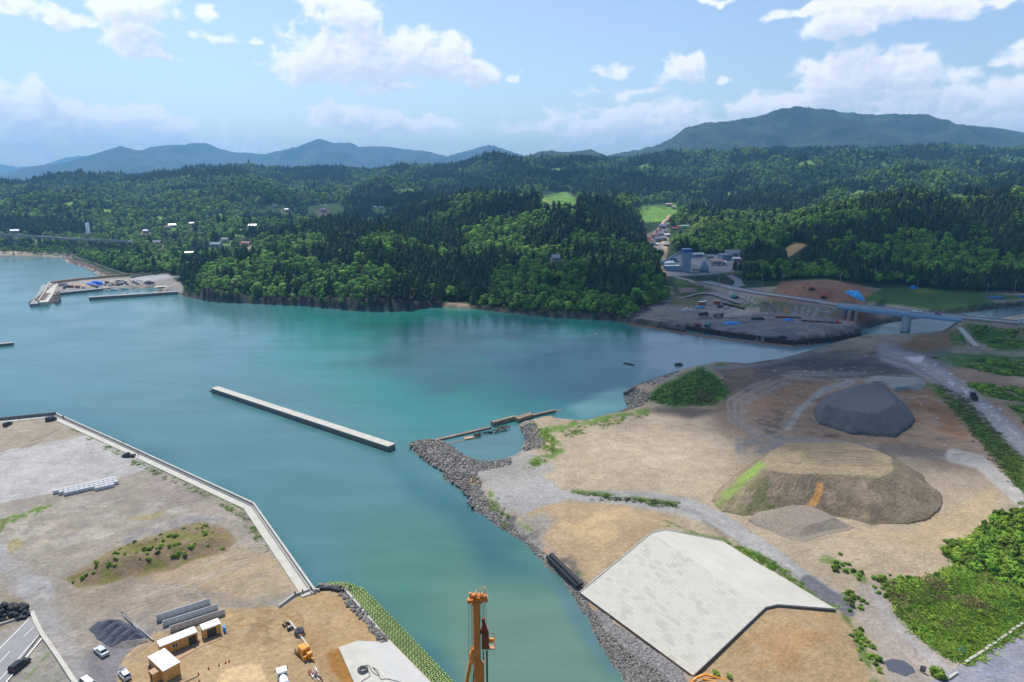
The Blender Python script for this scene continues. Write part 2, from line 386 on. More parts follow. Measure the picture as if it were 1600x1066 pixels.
for k in range(46):   # wheel tracks
    x = random.uniform(0, 400); y = random.uniform(790, 1040); L = random.uniform(40, 140); s = random.uniform(-.45, -.15)
    cv = random.uniform(-14, 14)
    stroke([(x, y), (x+L*.5, y+s*L*.5+cv), (x+L, y+s*L)], random.uniform(1.2, 5), random.choice([A(150, 138, 124), A(196, 176, 148), A(140, 128, 118)]), random.uniform(.2, .5), 2, break_=(4, .4, .6))
for k in range(34):   # paired tyre ruts curving over the quay
    x = random.uniform(-20, 330); y = random.uniform(700, 1040); L = random.uniform(80, 220); s = random.uniform(-.55, .1); cv = random.uniform(-26, 26); c_ = random.choice([A(138, 128, 118), A(186, 176, 162), A(146, 134, 120)]); a_ = random.uniform(.5, .9)
    for o_ in (0, 4.5): stroke([(x, y+o_), (x+L*.25, y+s*L*.25+cv*.7+o_), (x+L*.5, y+s*L*.5+cv+o_), (x+L*.75, y+s*L*.75+cv*.7+o_), (x+L, y+s*L+o_)], 1.1, c_, a_, 1.0, break_=(5, .3, .5))
for k in range(40):   # the same on the right bank
    x = random.uniform(850, 1450); y = random.uniform(665, 1000); L = random.uniform(50, 140); s = random.uniform(-.3, .6); cv = random.uniform(-18, 18); c_ = random.choice([A(148, 132, 112), A(200, 184, 158)])
    for o_ in (0, 4): stroke([(x, y+o_), (x+L*.5, y+s*L*.5+cv+o_), (x+L, y+s*L+o_)], 1.0, c_, .4, 1.0, break_=(5, .35, .5))
for k in range(40):
    a = random.uniform(0, 6.28); r = random.uniform(8, 60); cx, cy = 395+random.uniform(-30, 30), 985+random.uniform(-20, 20)
    stroke([(cx+r*math.cos(a+t)*1.5, cy+r*.55*math.sin(a+t)) for t in (0, .3, .6, .9)], random.uniform(.8, 2.2), random.choice([A(150, 112, 66), A(222, 186, 136), A(160, 120, 70)]), random.uniform(.3, .7), 1.2, break_=(3, .4, .55))
pl([(355, 965), (420, 955), (455, 985), (420, 1010), (360, 1000)], A(140, 112, 78), 16, a=.55, noise=(2.5, .4, .6))
pl([(5, 814), (20, 803), (60, 792), (84, 790), (70, 800), (20, 816)], (.10, .16, .03), 2, noise=(1.5, .3, .5))
pl([(0, 840), (0, 812), (12, 812), (8, 822)], (.12, .15, .04), 2)
pl([(10, 850), (28, 842), (40, 848), (18, 868), (40, 880), (30, 872), (12, 862)], A(150, 135, 80), 3, a=.6)
stroke([(200, 812), (240, 808), (256, 801)], 5, A(176, 158, 100), .6, 3, break_=(3, .4, .5))
pl([(100, 905), (190, 852), (310, 816), (350, 822), (369, 846), (352, 862), (250, 893), (125, 922)], A(142, 122, 98), 3)
pl([(100, 905), (190, 852), (310, 816), (350, 822), (369, 846), (352, 862), (250, 893), (125, 922)], A(128, 122, 72), 3, noise=(3, .45, .6))
stroke([(92, 655), (140, 679), (210, 712), (300, 757), (380, 796), (400, 820), (425, 848), (428, 856)], 4.5, (.09, .15, .03), .9, 2, break_=(2, .42, .5))
pl([(0, 985), (0, 925), (30, 935), (52, 965), (30, 972)], A(150, 140, 120), 4)
pl([(0, 1090), (70, 1010), (118, 1080)], A(150, 146, 134), 3, noise=(3, .2, .5))
stroke([(36, 1066), (76, 1020)], 3, (.1, .15, .04), .7, 2, break_=(2, .4, .55))
# --- right bank
RQ = (sdist(GX, GY, RIGHT) > -40) & (GY < 640)
SR = sdist(GX, GY, RIGHT)
def pr(*a, **k): paint(*a, side=RQ, **k)
pr([(800, 600), (1800, 600), (1800, 1600), (800, 1600)], A(174, 157, 134), 3)
pr([(870, 668), (1010, 648), (1110, 652), (1145, 700), (1130, 765), (1045, 785), (900, 765), (830, 742)], A(184, 166, 142), 6)
pr([(950, 690), (1080, 700), (1080, 740), (960, 735)], A(196, 180, 156), 16, a=.6, noise=(6, .4, .6))
for k in range(30):
    x = random.uniform(850, 1080); y = random.uniform(670, 760); L = random.uniform(20, 70)
    stroke([(x, y), (x+L, y+random.uniform(-14, 14))], random.uniform(1, 4), random.choice([A(168, 146, 120), A(210, 190, 164)]), .35, 2, break_=(4, .4, .6))
RDL = [(860, 778), (900, 782), (960, 780), (1020, 783), (1075, 792), (1120, 812), (1165, 840), (1210, 872), (1250, 902), (1290, 928), (1335, 950)]
stroke(RDL, 26, A(166, 164, 160), .97, 3); stroke([(x, y-4) for x, y in RDL], 2, A(184, 182, 178), .6, 2, break_=(8, .35, .5)); stroke([(x+2, y+5) for x, y in RDL], 2, A(146, 144, 142), .6, 2, break_=(8, .35, .5))
stroke([(1262, 912), (1290, 930), (1330, 952)], 24, A(112, 112, 120), .95, 3)
stroke([(1100, 815), (1150, 850), (1210, 890), (1280, 935), (1320, 965)], 6, A(120, 108, 92), .5, 3, break_=(5, .35, .5))
pr([(755, 745), (800, 728), (850, 745), (880, 770), (862, 790), (820, 808), (775, 785)], A(166, 163, 160), 6)
pr([(640, 690), (740, 700), (830, 706), (870, 730), (820, 755), (760, 765), (735, 800), (690, 760)], A(165, 160, 152), 6)
pr([(820, 800), (880, 782), (980, 788), (1060, 812), (1020, 835), (905, 915), (860, 870)], A(178, 155, 122), 4)
pr([(880, 820), (960, 800), (1000, 820), (940, 860)], A(205, 176, 132), 14, a=.6, noise=(5, .4, .6))
pr([(815, 812), (850, 800), (870, 815), (845, 845)], A(158, 150, 140), 7)
pr([(1100, 1030), (1205, 948), (1312, 955), (1350, 1000), (1370, 1100), (1300, 1300), (1000, 1300)], A(176, 150, 114), 4)
pr([(1150, 1000), (1290, 965), (1320, 1040), (1180, 1060)], A(176, 134, 86), 20, a=.5, noise=(5, .4, .6))
pr([(1290, 850), (1380, 820), (1500, 850), (1498, 900), (1400, 918), (1330, 890)], A(182, 163, 137), 8)
pr([(1300, 830), (1420, 830), (1560, 760), (1560, 840), (1460, 860)], A(188, 166, 132), 10)
pr([(1120, 560), (1300, 535), (1560, 560), (1620, 640), (1600, 760), (1500, 740), (1380, 700), (1180, 700), (1110, 660)], A(150, 130, 112), 14)
pr([(1140, 590), (1240, 590), (1330, 600), (1290, 640), (1200, 650), (1150, 630)], A(156, 126, 102), 8, noise=(6, .3, .5))
pr([(1400, 600), (1460, 600), (1530, 670), (1500, 690), (1430, 660)], A(148, 114, 84), 8, noise=(6, .25, .5))
pr([(1110, 575), (1160, 566), (1300, 552), (1400, 555), (1440, 590), (1350, 592), (1200, 590), (1150, 600)], A(92, 88, 90), 8)
pr([(1000, 640), (1050, 635), (1120, 640), (1150, 610), (1200, 600), (1180, 575), (1130, 575), (1130, 640), (1080, 655)], A(112, 100, 90), 6)
pr([(1380, 540), (1470, 535), (1500, 570), (1440, 585), (1400, 575)], A(125, 122, 124), 6)
pr([(1395, 545), (1440, 520), (1490, 520), (1500, 540), (1450, 550)], A(150, 122, 92), 5)
# dark tracks around the stockpiles
for off in (0, 9, 20):
    stroke([(1430+off*.2, 590+off*.3), (1330, 584+off*.4), (1240, 582+off*.5), (1180+off, 600+off*.6), (1140+off, 625+off*.3), (1140+off, 655+off*.4), (1180+off, 680), (1290, 690+off*.3), (1400, 700+off*.4), (1500, 712+off*.3)], 5, A(150, 142, 138), .75, 3)
    stroke([(1430+off*.2, 586+off*.3), (1240, 578+off*.5), (1172+off, 598+off*.6), (1132+off, 625+off*.3), (1134+off, 657+off*.4)], 1.4, A(98, 88, 82), .7, 1.4, break_=(5, .35, .5))
for k in range(22):
    x = 1195+k*1.6; stroke([(x, 640), (x-12, 660+k*.3), (x+8, 684), (x+60, 690+k*.3)], 1.4, A(100, 88, 80), .5, 1.4, break_=(4, .4, .5))
stroke([(1380, 702), (1470, 708), (1510, 718)], 14, A(120, 108, 100), .7, 8)
stroke([(1488, 712), (1530, 722), (1565, 752), (1600, 785), (1680, 850)], 20, A(186, 180, 172), .95, 4)
stroke([(1232, 668), (1250, 640), (1285, 610), (1330, 598)], 9, A(160, 162, 158), .9, 3)
for k in range(260):   # scattered rubble and broken slabs
    x = random.gauss(1330, 130); y = random.gauss(600, 45)
    if 540 < y < 720 and 1120 < x < 1590: pr([(x-1.5-2*random.random(), y), (x, y-.9), (x+1.5+2*random.random(), y), (x, y+.9)], random.choice([A(205, 200, 195), A(170, 160, 150), A(90, 84, 80), A(100, 92, 86)]), .8, a=.7)
for k in range(36):
    x = random.uniform(1130, 1420); y = random.uniform(545, 590); stroke([(x, y), (x+random.uniform(15, 60), y+random.uniform(-5, 7))], random.uniform(1, 4), random.choice([A(70, 66, 66), A(120, 114, 112), A(84, 78, 76)]), .6, 2)
for k in range(60):
    x = random.uniform(1130, 1520); y = random.uniform(585, 715); stroke([(x, y), (x+random.uniform(15, 70), y+random.uniform(-9, 9))], random.uniform(.8, 4), random.choice([A(120, 100, 86), A(172, 160, 148), A(104, 90, 80), A(182, 146, 116)]), .5, 2, break_=(4, .35, .5))
for k in range(50):
    x = random.uniform(1110, 1560); y = random.uniform(720, 900); stroke([(x, y), (x+random.uniform(15, 80), y+random.uniform(-12, 12))], random.uniform(.8, 3), random.choice([A(160, 138, 112), A(205, 186, 158), A(150, 136, 122)]), .4, 2, break_=(4, .38, .52))
pr([(1150, 685), (1230, 680), (1290, 690), (1200, 712), (1150, 708)], A(140, 134, 130), 6, noise=(3, .35, .5))
pr([(1440, 598), (1470, 600), (1520, 636), (1560, 672), (1620, 742), (1700, 800), (1700, 840), (1600, 775), (1560, 722), (1520, 675), (1490, 640)], (.065, .125, .022), 4, noise=(6, .2, .35))
stroke([(1385, 552), (1430, 566), (1470, 588), (1515, 622), (1560, 660), (1600, 695), (1700, 780)], 26, A(152, 150, 152), .95, 5)
stroke([(1385, 552), (1430, 566), (1470, 588), (1515, 622), (1560, 660), (1600, 695), (1700, 780)], 17, A(160, 158, 160), .7, 4)
stroke([(1395, 552), (1440, 566), (1480, 590), (1525, 625), (1570, 664), (1610, 700)], 2.5, A(186, 184, 182), .6, 3, break_=(8, .35, .5))
stroke([(1375, 555), (1420, 569), (1460, 592), (1505, 628), (1550, 668), (1600, 716)], 2.0, A(110, 108, 108), .6, 3)
for k in range(34):
    t = random.random(); x = 1420+180*t+random.gauss(0, 9); y = 556+130*t**1.2+random.gauss(0, 5)
    pr([(x-3, y), (x, y-1.4), (x+4*random.random()+1, y), (x, y+1)], A(222, 222, 222), 1.0, a=.8)
pr([(1415, 558), (1445, 556), (1440, 568), (1422, 565)], A(215, 215, 215), 2)
for poly in ([(1450, 556), (1540, 560), (1700, 572), (1700, 590), (1560, 585), (1500, 574)], [(1508, 596), (1560, 600), (1700, 612), (1700, 640), (1600, 628), (1540, 620)], [(1570, 628), (1700, 650), (1700, 720), (1610, 668)],
             [(1440, 549), (1500, 552), (1700, 563), (1700, 569), (1520, 560)], [(1505, 505), (1600, 520), (1700, 530), (1700, 552), (1560, 548), (1520, 530)], [(1480, 520), (1505, 512), (1510, 540), (1490, 540)]):
    pr(poly, (.06, .12, .022), 2.5, noise=(5, .2, .4))
pr([(1550, 600), (1700, 606), (1700, 622), (1580, 616)], A(150, 125, 105), 3)
pr([(1340, 905), (1352, 922), (1374, 925), (1430, 985), (1506, 1034), (1482, 1062), (1440, 1090), (1395, 1080), (1372, 1020), (1350, 985), (1336, 962)], A(170, 158, 146), 4)
stroke([(1362, 918), (1385, 960), (1430, 1005), (1480, 1048)], 12, A(170, 168, 166), .6, 6)
pr([(1508, 1036), (1606, 970), (1700, 905), (1900, 1200), (1400, 1300), (1440, 1075), (1470, 1058)], A(152, 152, 160), 2)
pr([(1520, 1050), (1580, 1020), (1600, 1040), (1560, 1066)], A(140, 145, 165), 6, a=.5, noise=(3, .4, .5))
BK = [(1370, 900), (1400, 905), (1450, 905), (1490, 885), (1488, 850), (1520, 838), (1570, 800), (1700, 790), (1800, 900), (1606, 966), (1508, 1030), (1480, 1018), (1420, 970), (1385, 930)]
pr(BK, (.13, .20, .035), 3)
pr([(1370, 900), (1450, 905), (1470, 950), (1440, 980), (1385, 930)], A(150, 140, 110), 7, noise=(4, .4, .6))
pr([(1450, 990), (1560, 960), (1700, 880), (1700, 900), (1508, 1028), (1480, 1018)], (.20, .30, .045), 5)
stroke([(1040, 818), (1090, 838), (1140, 846), (1200, 880), (1260, 922), (1306, 952), (1340, 985), (1360, 1040)], 7, (.09, .13, .035), .9, 4, break_=(3, .4, .5))
stroke([(1340, 990), (1352, 1030), (1368, 1075)], 12, (.09, .14, .035), .9, 6, break_=(2.5, .42, .52))
stroke([(1285, 872), (1320, 885), (1348, 905)], 9, (.1, .16, .035), .9, 5, break_=(2, .42, .5))
stroke([(1320, 925), (1345, 950)], 9, (.1, .14, .04), .9, 5, break_=(2, .42, .5))
stroke([(832, 664), (850, 672), (880, 668), (905, 660), (960, 652), (1010, 643)], 8, (.10, .17, .03), .95, 4, break_=(3, .35, .45))
stroke([(845, 670), (862, 690), (875, 702), (850, 715), (825, 730)], 12, (.10, .17, .03), .95, 5, break_=(3, .4, .5))
stroke([(766, 770), (775, 790), (800, 812), (830, 830)], 6, (.10, .17, .03), .9, 3, break_=(3, .4, .5))
stroke([(895, 768), (940, 772), (1000, 780), (1060, 787)], 5, (.08, .13, .03), .95, 3, break_=(4, .35, .45))
stroke([(880, 890), (900, 895), (915, 905)], 8, (.1, .16, .03), .8, 4, break_=(2, .42, .5))
pr([(1008, 624), (1025, 606), (1060, 588), (1100, 570), (1124, 590), (1142, 614), (1120, 634), (1050, 636)], (.055, .12, .02), 4)
pr([(1085, 600), (1140, 600), (1142, 630), (1090, 632)], (.05, .055, .03), 5, noise=(6, .35, .5))
stroke([(1120, 571), (1200, 562), (1300, 540)], 4, (.05, .09, .02), .8, 3, break_=(8, .4, .5))
stroke([(1100, 577), (1200, 568), (1300, 545)], 5, A(150, 148, 150), .5, 4)
# rocks along the water: near the waterline the shore is stone
rk = (1-sstep(2.6, 6.5, SR+(n3-.5)*5))*RQ*(GPX < 1340)*(SR > -40)
up = sstep(.35, .6, n3)
CG[:] = np.where((rk > 0)[..., None], CG*(1-rk[..., None])+((np.array((.10, .09, .085))*(1-up[..., None])+np.array((.22, .205, .185))*up[..., None]))*rk[..., None], CG)
stroke([(925, 945), (948, 965), (985, 1010), (1030, 1050), (1090, 1075)], 10, A(200, 160, 108), .85, 5, break_=(2, .3, .5))
stroke([(852, 858), (880, 885), (905, 915)], 6, A(205, 155, 110), .6, 4, break_=(2, .4, .55))
pr([(722, 752), (745, 745), (752, 756), (735, 760)], A(205, 165, 110), 3, a=.8)
# --- far shore
FQ = (sdist(GX, GY, FARL) > -30) & (GY > 450) & ~RQ
SF = sdist(GX, GY, FARL)
def pf(*a, **k): paint(*a, side=(GY > 440) & (SR < 0), **k)
pf([(975, 505), (975, 495), (1040, 468), (1062, 455), (1150, 452), (1330, 475), (1500, 492), (1700, 480), (1700, 520), (1240, 545)], A(150, 145, 142), 3)
pf([(1000, 490), (1075, 478), (1130, 500), (1090, 512), (1010, 505)], A(150, 142, 130), 6, noise=(9, .35, .5))
for k in range(90):
    x = random.uniform(1000, 1330); y = random.uniform(489, 530); stroke([(x, y), (x+random.uniform(8, 40), y+random.uniform(-3, 4))], random.uniform(.7, 2.4), random.choice([A(160, 154, 146), A(96, 92, 94), A(80, 76, 78), A(148, 132, 118)]), .7, 1)
pf([(1120, 500), (1230, 500), (1330, 515), (1240, 532)], A(122, 118, 120), 5, noise=(9, .3, .5))
pf([(1055, 450), (1105, 458), (1085, 480), (1045, 478)], A(120, 118, 88), 3)
pf([(1058, 428), (1075, 440), (1120, 455), (1070, 462), (1050, 455)], (.05, .09, .025), 3)
pf([(1060, 450), (1085, 450), (1090, 456), (1062, 458)], A(170, 150, 140), 1.5)
pf([(1140, 474), (1200, 476), (1230, 480), (1180, 486), (1140, 484)], (.05, .10, .022), 2.5, noise=(6, .25, .4))
stroke([(1138, 484), (1190, 482), (1212, 472), (1180, 462), (1140, 458)], 5, A(168, 162, 155), .8, 2)
stroke([(1128, 492), (1150, 490), (1200, 482)], 4, A(168, 162, 155), .7, 2)
pf([(1145, 459), (1250, 476), (1318, 484), (1310, 497), (1200, 480)], A(128, 126, 92), 2)
stroke([(1155, 462), (1190, 475), (1270, 488), (1310, 484)], 2, A(190, 188, 184), .8, 1.2)
pf([(1290, 488), (1345, 490), (1400, 500), (1345, 508), (1320, 500)], A(160, 120, 95), 3)
pf([(1196, 468), (1222, 440), (1290, 437), (1345, 446), (1380, 460), (1345, 482), (1260, 472)], A(158, 116, 92), 2.5)
pf([(1345, 470), (1380, 450), (1420, 448), (1470, 452), (1600, 462), (1700, 466), (1700, 490), (1500, 490)], (.05, .10, .022), 3)
pf([(1420, 452), (1450, 450), (1475, 458), (1440, 460)], (.10, .15, .03), 3)
pf([(1548, 470), (1700, 463), (1700, 472), (1560, 474)], A(170, 150, 140), 2)
for poly, c in (([(996, 325), (1055, 318), (1060, 328), (1045, 345), (1005, 348)], (.14, .27, .04)), ([(838, 330), (850, 306), (884, 300), (900, 310), (899, 330)], (.12, .24, .035)),
                ([(480, 335), (482, 322), (530, 318), (540, 330), (500, 345)], (.12, .18, .05)), ([(1110, 344), (1125, 332), (1150, 338), (1140, 352)], (.05, .09, .02)),
                ([(1475, 312), (1485, 303), (1508, 306), (1498, 316)], (.13, .2, .05)), ([(1243, 258), (1265, 250), (1275, 258)], (.13, .24, .05)), ([(1366, 262), (1380, 252), (1390, 262)], (.1, .2, .05)),
                ([(840, 266), (880, 262), (885, 267), (850, 270)], (.13, .24, .05)), ([(985, 262), (1012, 256), (1012, 263)], (.12, .2, .05)), ([(1212, 398), (1240, 380), (1262, 382), (1230, 404)], A(190, 160, 110)),
                ([(400, 330), (440, 320), (450, 328), (410, 336)], (.11, .17, .05)), ([(290, 395), (340, 384), (350, 396), (300, 402)], (.09, .18, .03)), ([(590, 328), (620, 322), (625, 332), (600, 334)], (.1, .18, .04)),
                ([(1015, 420), (1018, 385), (1040, 340), (1048, 345), (1045, 390), (1060, 395), (1160, 400), (1160, 428), (1040, 430)], (.07, .11, .035)), ([(1042, 432), (1040, 408), (1060, 398), (1120, 398), (1158, 404), (1150, 424), (1100, 430)], A(150, 150, 155)), ([(1008, 388), (1010, 368), (1040, 350), (1046, 380), (1036, 392)], A(150, 145, 140))):
    pf(poly, c, 1.5)
for k in range(9): stroke([(1000, 322+k*3), (1050, 321+k*3)], .7, (.07, .12, .03), .8, .5)
for k in range(5): stroke([(845, 308+k*5), (875, 304+k*5), (898, 309+k*5)], .9, (.05, .11, .02), .9, .6)
stroke([(850, 312), (872, 325), (860, 332)], 1.6, A(190, 165, 125), .8, .8)
# shore rocks of the far side and the headland's cliffs
rf = ((1-sstep(3, 8, SF+(n3-.5)*6))*(SF > -30))*((GY > 440) & (SR < -2)); rf2 = np.where(GPX < 285, rf, rf*.9)
cc = np.where((GPX < 275)[..., None], np.array(A(160, 142, 128)), np.array((.042, .036, .028)))*(.5+1.4*sstep(.45, .7, n3)[..., None])
CG[:] = CG*(1-rf2[..., None])+cc*rf2[..., None]
pf([(-300, 380), (0, 391), (60, 395), (110, 399), (112, 403), (60, 401), (-300, 400)], A(180, 168, 145), 1.0)
pf([(75, 444), (130, 437), (200, 433), (262, 430), (285, 445), (285, 458), (270, 456), (240, 447), (200, 452), (95, 460), (78, 458), (50, 476), (52, 462)], A(165, 158, 150), 2)
pf([(205, 434), (262, 428), (282, 432), (240, 440), (205, 441)], A(176, 176, 178), 1.5)
MEADOWS = [[(140, 334), (160, 326), (182, 328), (170, 338)], [(222, 346), (250, 338), (268, 344), (240, 350)], [(318, 342), (345, 334), (362, 340), (335, 347)], [(88, 322), (112, 314), (130, 318), (104, 326)], [(372, 312), (400, 306), (412, 311), (385, 316)], [(612, 300), (640, 293), (655, 298), (630, 304)], [(1122, 306), (1148, 297), (1160, 304), (1138, 310)], [(1322, 306), (1345, 297), (1362, 304), (1338, 311)], [(520, 345), (545, 338), (556, 343), (534, 350)]]
for q_ in MEADOWS: pf(q_, (.15, .24, .05), 2)
for hx_, hy_ in ((505, 331), (469, 343), (430, 324), (596, 327), (800, 335), (246, 382), (270, 354), (338, 387), (385, 384), (395, 356), (375, 364), (448, 330), (420, 346), (300, 352), (228, 364), (352, 378), (556, 316), (700, 312), (24, 364), (58, 373)):
    pf([(hx_-13, hy_-1), (hx_-5, hy_-4), (hx_+9, hy_-3), (hx_+14, hy_+3), (hx_+4, hy_+7), (hx_-9, hy_+6)], random.choice([(.12, .20, .05), (.10, .17, .04), A(170, 150, 120)]), 2)
pf([(684, 484), (694, 474), (730, 474), (742, 486)], A(170, 150, 125), 1.5)
# hidden ground beneath the sea
mesh_cols = None
sea = sstep(.3, -1.0, GZ)
CG[:] = CG*(1-sea[..., None])+np.array((.06, .08, .07))*sea[..., None]

def grid_mesh(name, X, Y, Z, cols=None, matl=None, mask=None):
    nr, nc = X.shape; me = bpy.data.meshes.new(name)
    co = np.stack([X, Y, Z], -1).reshape(-1, 3).astype(np.float32)
    a = (np.arange(nr-1)[:, None]*nc+np.arange(nc-1)[None, :]).ravel()
    if mask is not None: a = a[mask[:-1, :-1].ravel()]
    q = np.stack([a, a+1, a+1+nc, a+nc], -1).astype(np.int32)
    me.vertices.add(len(co)); me.vertices.foreach_set('co', co.ravel())
    me.loops.add(q.size); me.loops.foreach_set('vertex_index', q.ravel())
    me.polygons.add(len(q)); me.polygons.foreach_set('loop_start', np.arange(0, q.size, 4, dtype=np.int32)); me.polygons.foreach_set('loop_total', np.full(len(q), 4, np.int32))
    me.polygons.foreach_set('use_smooth', np.ones(len(q), bool))
    me.update(calc_edges=True)
    if cols is not None:
        at = me.color_attributes.new('Col', 'FLOAT_COLOR', 'POINT'); c = np.ones((len(co), 4), np.float32); c[:, :3] = cols.reshape(-1, 3); at.data.foreach_set('color', c.ravel())
    if matl: me.materials.append(matl)
    o = bpy.data.objects.new(name, me); COL.objects.link(o); return o

def ground_mat():
    m, N, L, b = newmat('soil and gravel'); b.inputs['Roughness'].default_value = .95; b.inputs['Specular IOR Level'].default_value = .15
    at = N.new('ShaderNodeAttribute'); at.attribute_name = 'Col'; tc = N.new('ShaderNodeTexCoord')
    out = at.outputs['Color']
    for sc_, de, lo, hi in ((.035, 6, .84, 1.14), (.2, 6, .84, 1.16), (1.1, 7, .78, 1.26), (5., 3, .85, 1.15)):
        n = N.new('ShaderNodeTexNoise'); n.inputs['Scale'].default_value = sc_; n.inputs['Detail'].default_value = de; n.inputs['Roughness'].default_value = .65
        L.new(tc.outputs['Object'], n.inputs['Vector'])
        mr = N.new('ShaderNodeMapRange'); mr.inputs['From Min'].default_value = .3; mr.inputs['From Max'].default_value = .7; mr.inputs['To Min'].default_value = lo; mr.inputs['To Max'].default_value = hi
        L.new(n.outputs['Fac'], mr.inputs['Value']); v = N.new('ShaderNodeVectorMath'); v.operation = 'SCALE'
        L.new(out, v.inputs[0]); L.new(mr.outputs['Result'], v.inputs['Scale']); out = v.outputs['Vector']
    L.new(out, b.inputs['Base Color'])
    n = N.new('ShaderNodeTexNoise'); n.inputs['Scale'].default_value = .8; n.inputs['Detail'].default_value = 8; n.inputs['Roughness'].default_value = .6
    L.new(tc.outputs['Object'], n.inputs['Vector']); bp = N.new('ShaderNodeBump'); bp.inputs['Distance'].default_value = .5; bp.inputs['Strength'].default_value = 1
    L.new(n.outputs['Fac'], bp.inputs['Height']); L.new(bp.outputs['Normal'], b.inputs['Normal']); return m
ground = grid_mesh('ground', GX, GY, GZ, CG, ground_mat()); tag(ground, kind='structure')
def HT(x, y, *a): return float(height(np.array([x]), np.array([y]))[0])
def HTS(xs, ys): return height(np.array(xs, float), np.array(ys, float))
def G(px, py, z0=3.5, it=4):
    """the ground point seen at photo pixel px, py"""
    u = (px-800)/F; v = (py-533)/F; d = (u, cp-v*sp, -sp-v*cp); ys = np.geomspace(110, 3600, 700)
    for _ in range(2):
        t = ys/d[1]; g = height(d[0]*t, ys)-(H+d[2]*t); k = np.argmax(g > 0) if (g > 0).any() else len(ys)-1; ys = np.linspace(ys[max(0, k-1)], ys[k], 30)
    y = float(ys[-1]); x = d[0]/d[1]*y
    return Vector((x, y, HT(x, y)))
# ------------------------------------------------------------------ water
wt = np.linspace(-1.25, 1.25, 420); wy = np.concatenate([np.array([P(800, q).y for q in np.linspace(1720, 400, 420)]), np.geomspace(P(800, 400).y, 4000, 12)[1:]])
WTX, WTY = np.meshgrid(wt, wy); WGX = WTX*WTY; WGY = WTY; wpx, wpy = proj(WGX, WGY, 0*WGX)
wwx = wpx+(fbm(WGX/40., WGY/40., 91, 4)-.5)*110*np.clip(200/WGY, .2, 1); wwy = wpy+(fbm(WGX/40., WGY/40., 95, 4)-.5)*70*np.clip(200/WGY, .2, 1)
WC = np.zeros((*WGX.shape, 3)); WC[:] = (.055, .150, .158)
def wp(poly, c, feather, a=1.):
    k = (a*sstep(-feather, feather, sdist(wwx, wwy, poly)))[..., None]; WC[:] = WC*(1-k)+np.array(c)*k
wp([(450, 470), (1000, 480), (1000, 560), (860, 660), (640, 680), (420, 560)], (.010, .142, .118), 60)
wp([(560, 500), (760, 500), (800, 540), (600, 560)], (.010, .135, .088), 30, .8)
wp([(760, 555), (1030, 545), (1080, 590), (900, 640), (800, 610)], (.012, .085, .110), 22, .85)
wp([(1000, 510), (1120, 520), (1340, 528), (1300, 550), (1100, 580), (1010, 590)], (.16, .21, .23), 16)  # pale sky reflection on the smooth channel, put into the water colour
wp([(880, 640), (960, 610), (985, 615), (975, 645), (900, 660)], (.10, .24, .22), 8, .8)
wp([(560, 820), (1000, 820), (1100, 1500), (500, 1500)], (.052, .150, .118), 60)
wp([(700, 920), (900, 920), (1100, 1400), (700, 1400)], (.095, .165, .125), 50)
wp([(620, 730), (720, 770), (790, 850), (840, 900), (760, 900), (660, 800)], (.025, .10, .115), 26, .8)
wp([(840, 880), (900, 920), (960, 1030), (990, 1080), (930, 1060), (880, 980)], (.06, .13, .15), 14, .7)
wp([(-50, 655), (95, 640), (400, 780), (500, 915), (560, 915), (700, 1050), (800, 1180), (760, 1180), (640, 1040), (540, 950), (300, 800)], (.022, .095, .125), 26, .7)
wp([(690, 690), (820, 670), (820, 700), (760, 725)], (.07, .15, .16), 8)
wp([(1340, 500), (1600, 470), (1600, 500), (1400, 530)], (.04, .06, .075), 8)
def water_mat():
    m, N, L, b = newmat('sea water'); b.inputs['Roughness'].default_value = .12; b.inputs['IOR'].default_value = 1.33
    at = N.new('ShaderNodeAttribute'); at.attribute_name = 'Col'; tc = N.new('ShaderNodeTexCoord')
    n = N.new('ShaderNodeTexNoise'); n.inputs['Scale'].default_value = .02; n.inputs['Detail'].default_value = 5; n.inputs['Distortion'].default_value = 1.2
    mp = N.new('ShaderNodeMapping'); mp.inputs['Scale'].default_value = (.6, 2.2, 1); mp.inputs['Rotation'].default_value = (0, 0, .5)
    L.new(tc.outputs['Object'], mp.inputs['Vector']); L.new(mp.outputs['Vector'], n.inputs['Vector'])
    mr = N.new('ShaderNodeMapRange'); mr.inputs['From Min'].default_value = .3; mr.inputs['From Max'].default_value = .7; mr.inputs['To Min'].default_value = .87; mr.inputs['To Max'].default_value = 1.09
    L.new(n.outputs['Fac'], mr.inputs['Value']); v = N.new('ShaderNodeVectorMath'); v.operation = 'SCALE'; L.new(at.outputs['Color'], v.inputs[0]); L.new(mr.outputs['Result'], v.inputs['Scale']); L.new(v.outputs['Vector'], b.inputs['Base Color'])
    w1 = N.new('ShaderNodeTexNoise'); w1.inputs['Scale'].default_value = .55; w1.inputs['Detail'].default_value = 3
    m2 = N.new('ShaderNodeMapping'); m2.inputs['Scale'].default_value = (1, 2.0, 1); m2.inputs['Rotation'].default_value = (0, 0, .35); L.new(tc.outputs['Object'], m2.inputs['Vector']); L.new(m2.outputs['Vector'], w1.inputs['Vector'])
    w2 = N.new('ShaderNodeTexNoise'); w2.inputs['Scale'].default_value = .02; w2.inputs['Detail'].default_value = 2; L.new(tc.outputs['Object'], w2.inputs['Vector'])
    r2 = N.new('ShaderNodeMapRange'); r2.inputs['From Min'].default_value = .35; r2.inputs['From Max'].default_value = .65; r2.inputs['To Min'].default_value = .25; r2.inputs['To Max'].default_value = .8; L.new(w2.outputs['Fac'], r2.inputs['Value'])
    bp = N.new('ShaderNodeBump'); bp.inputs['Distance'].default_value = .20; L.new(w1.outputs['Fac'], bp.inputs['Height']); L.new(r2.outputs['Result'], bp.inputs['Strength']); L.new(bp.outputs['Normal'], b.inputs['Normal'])
    return m
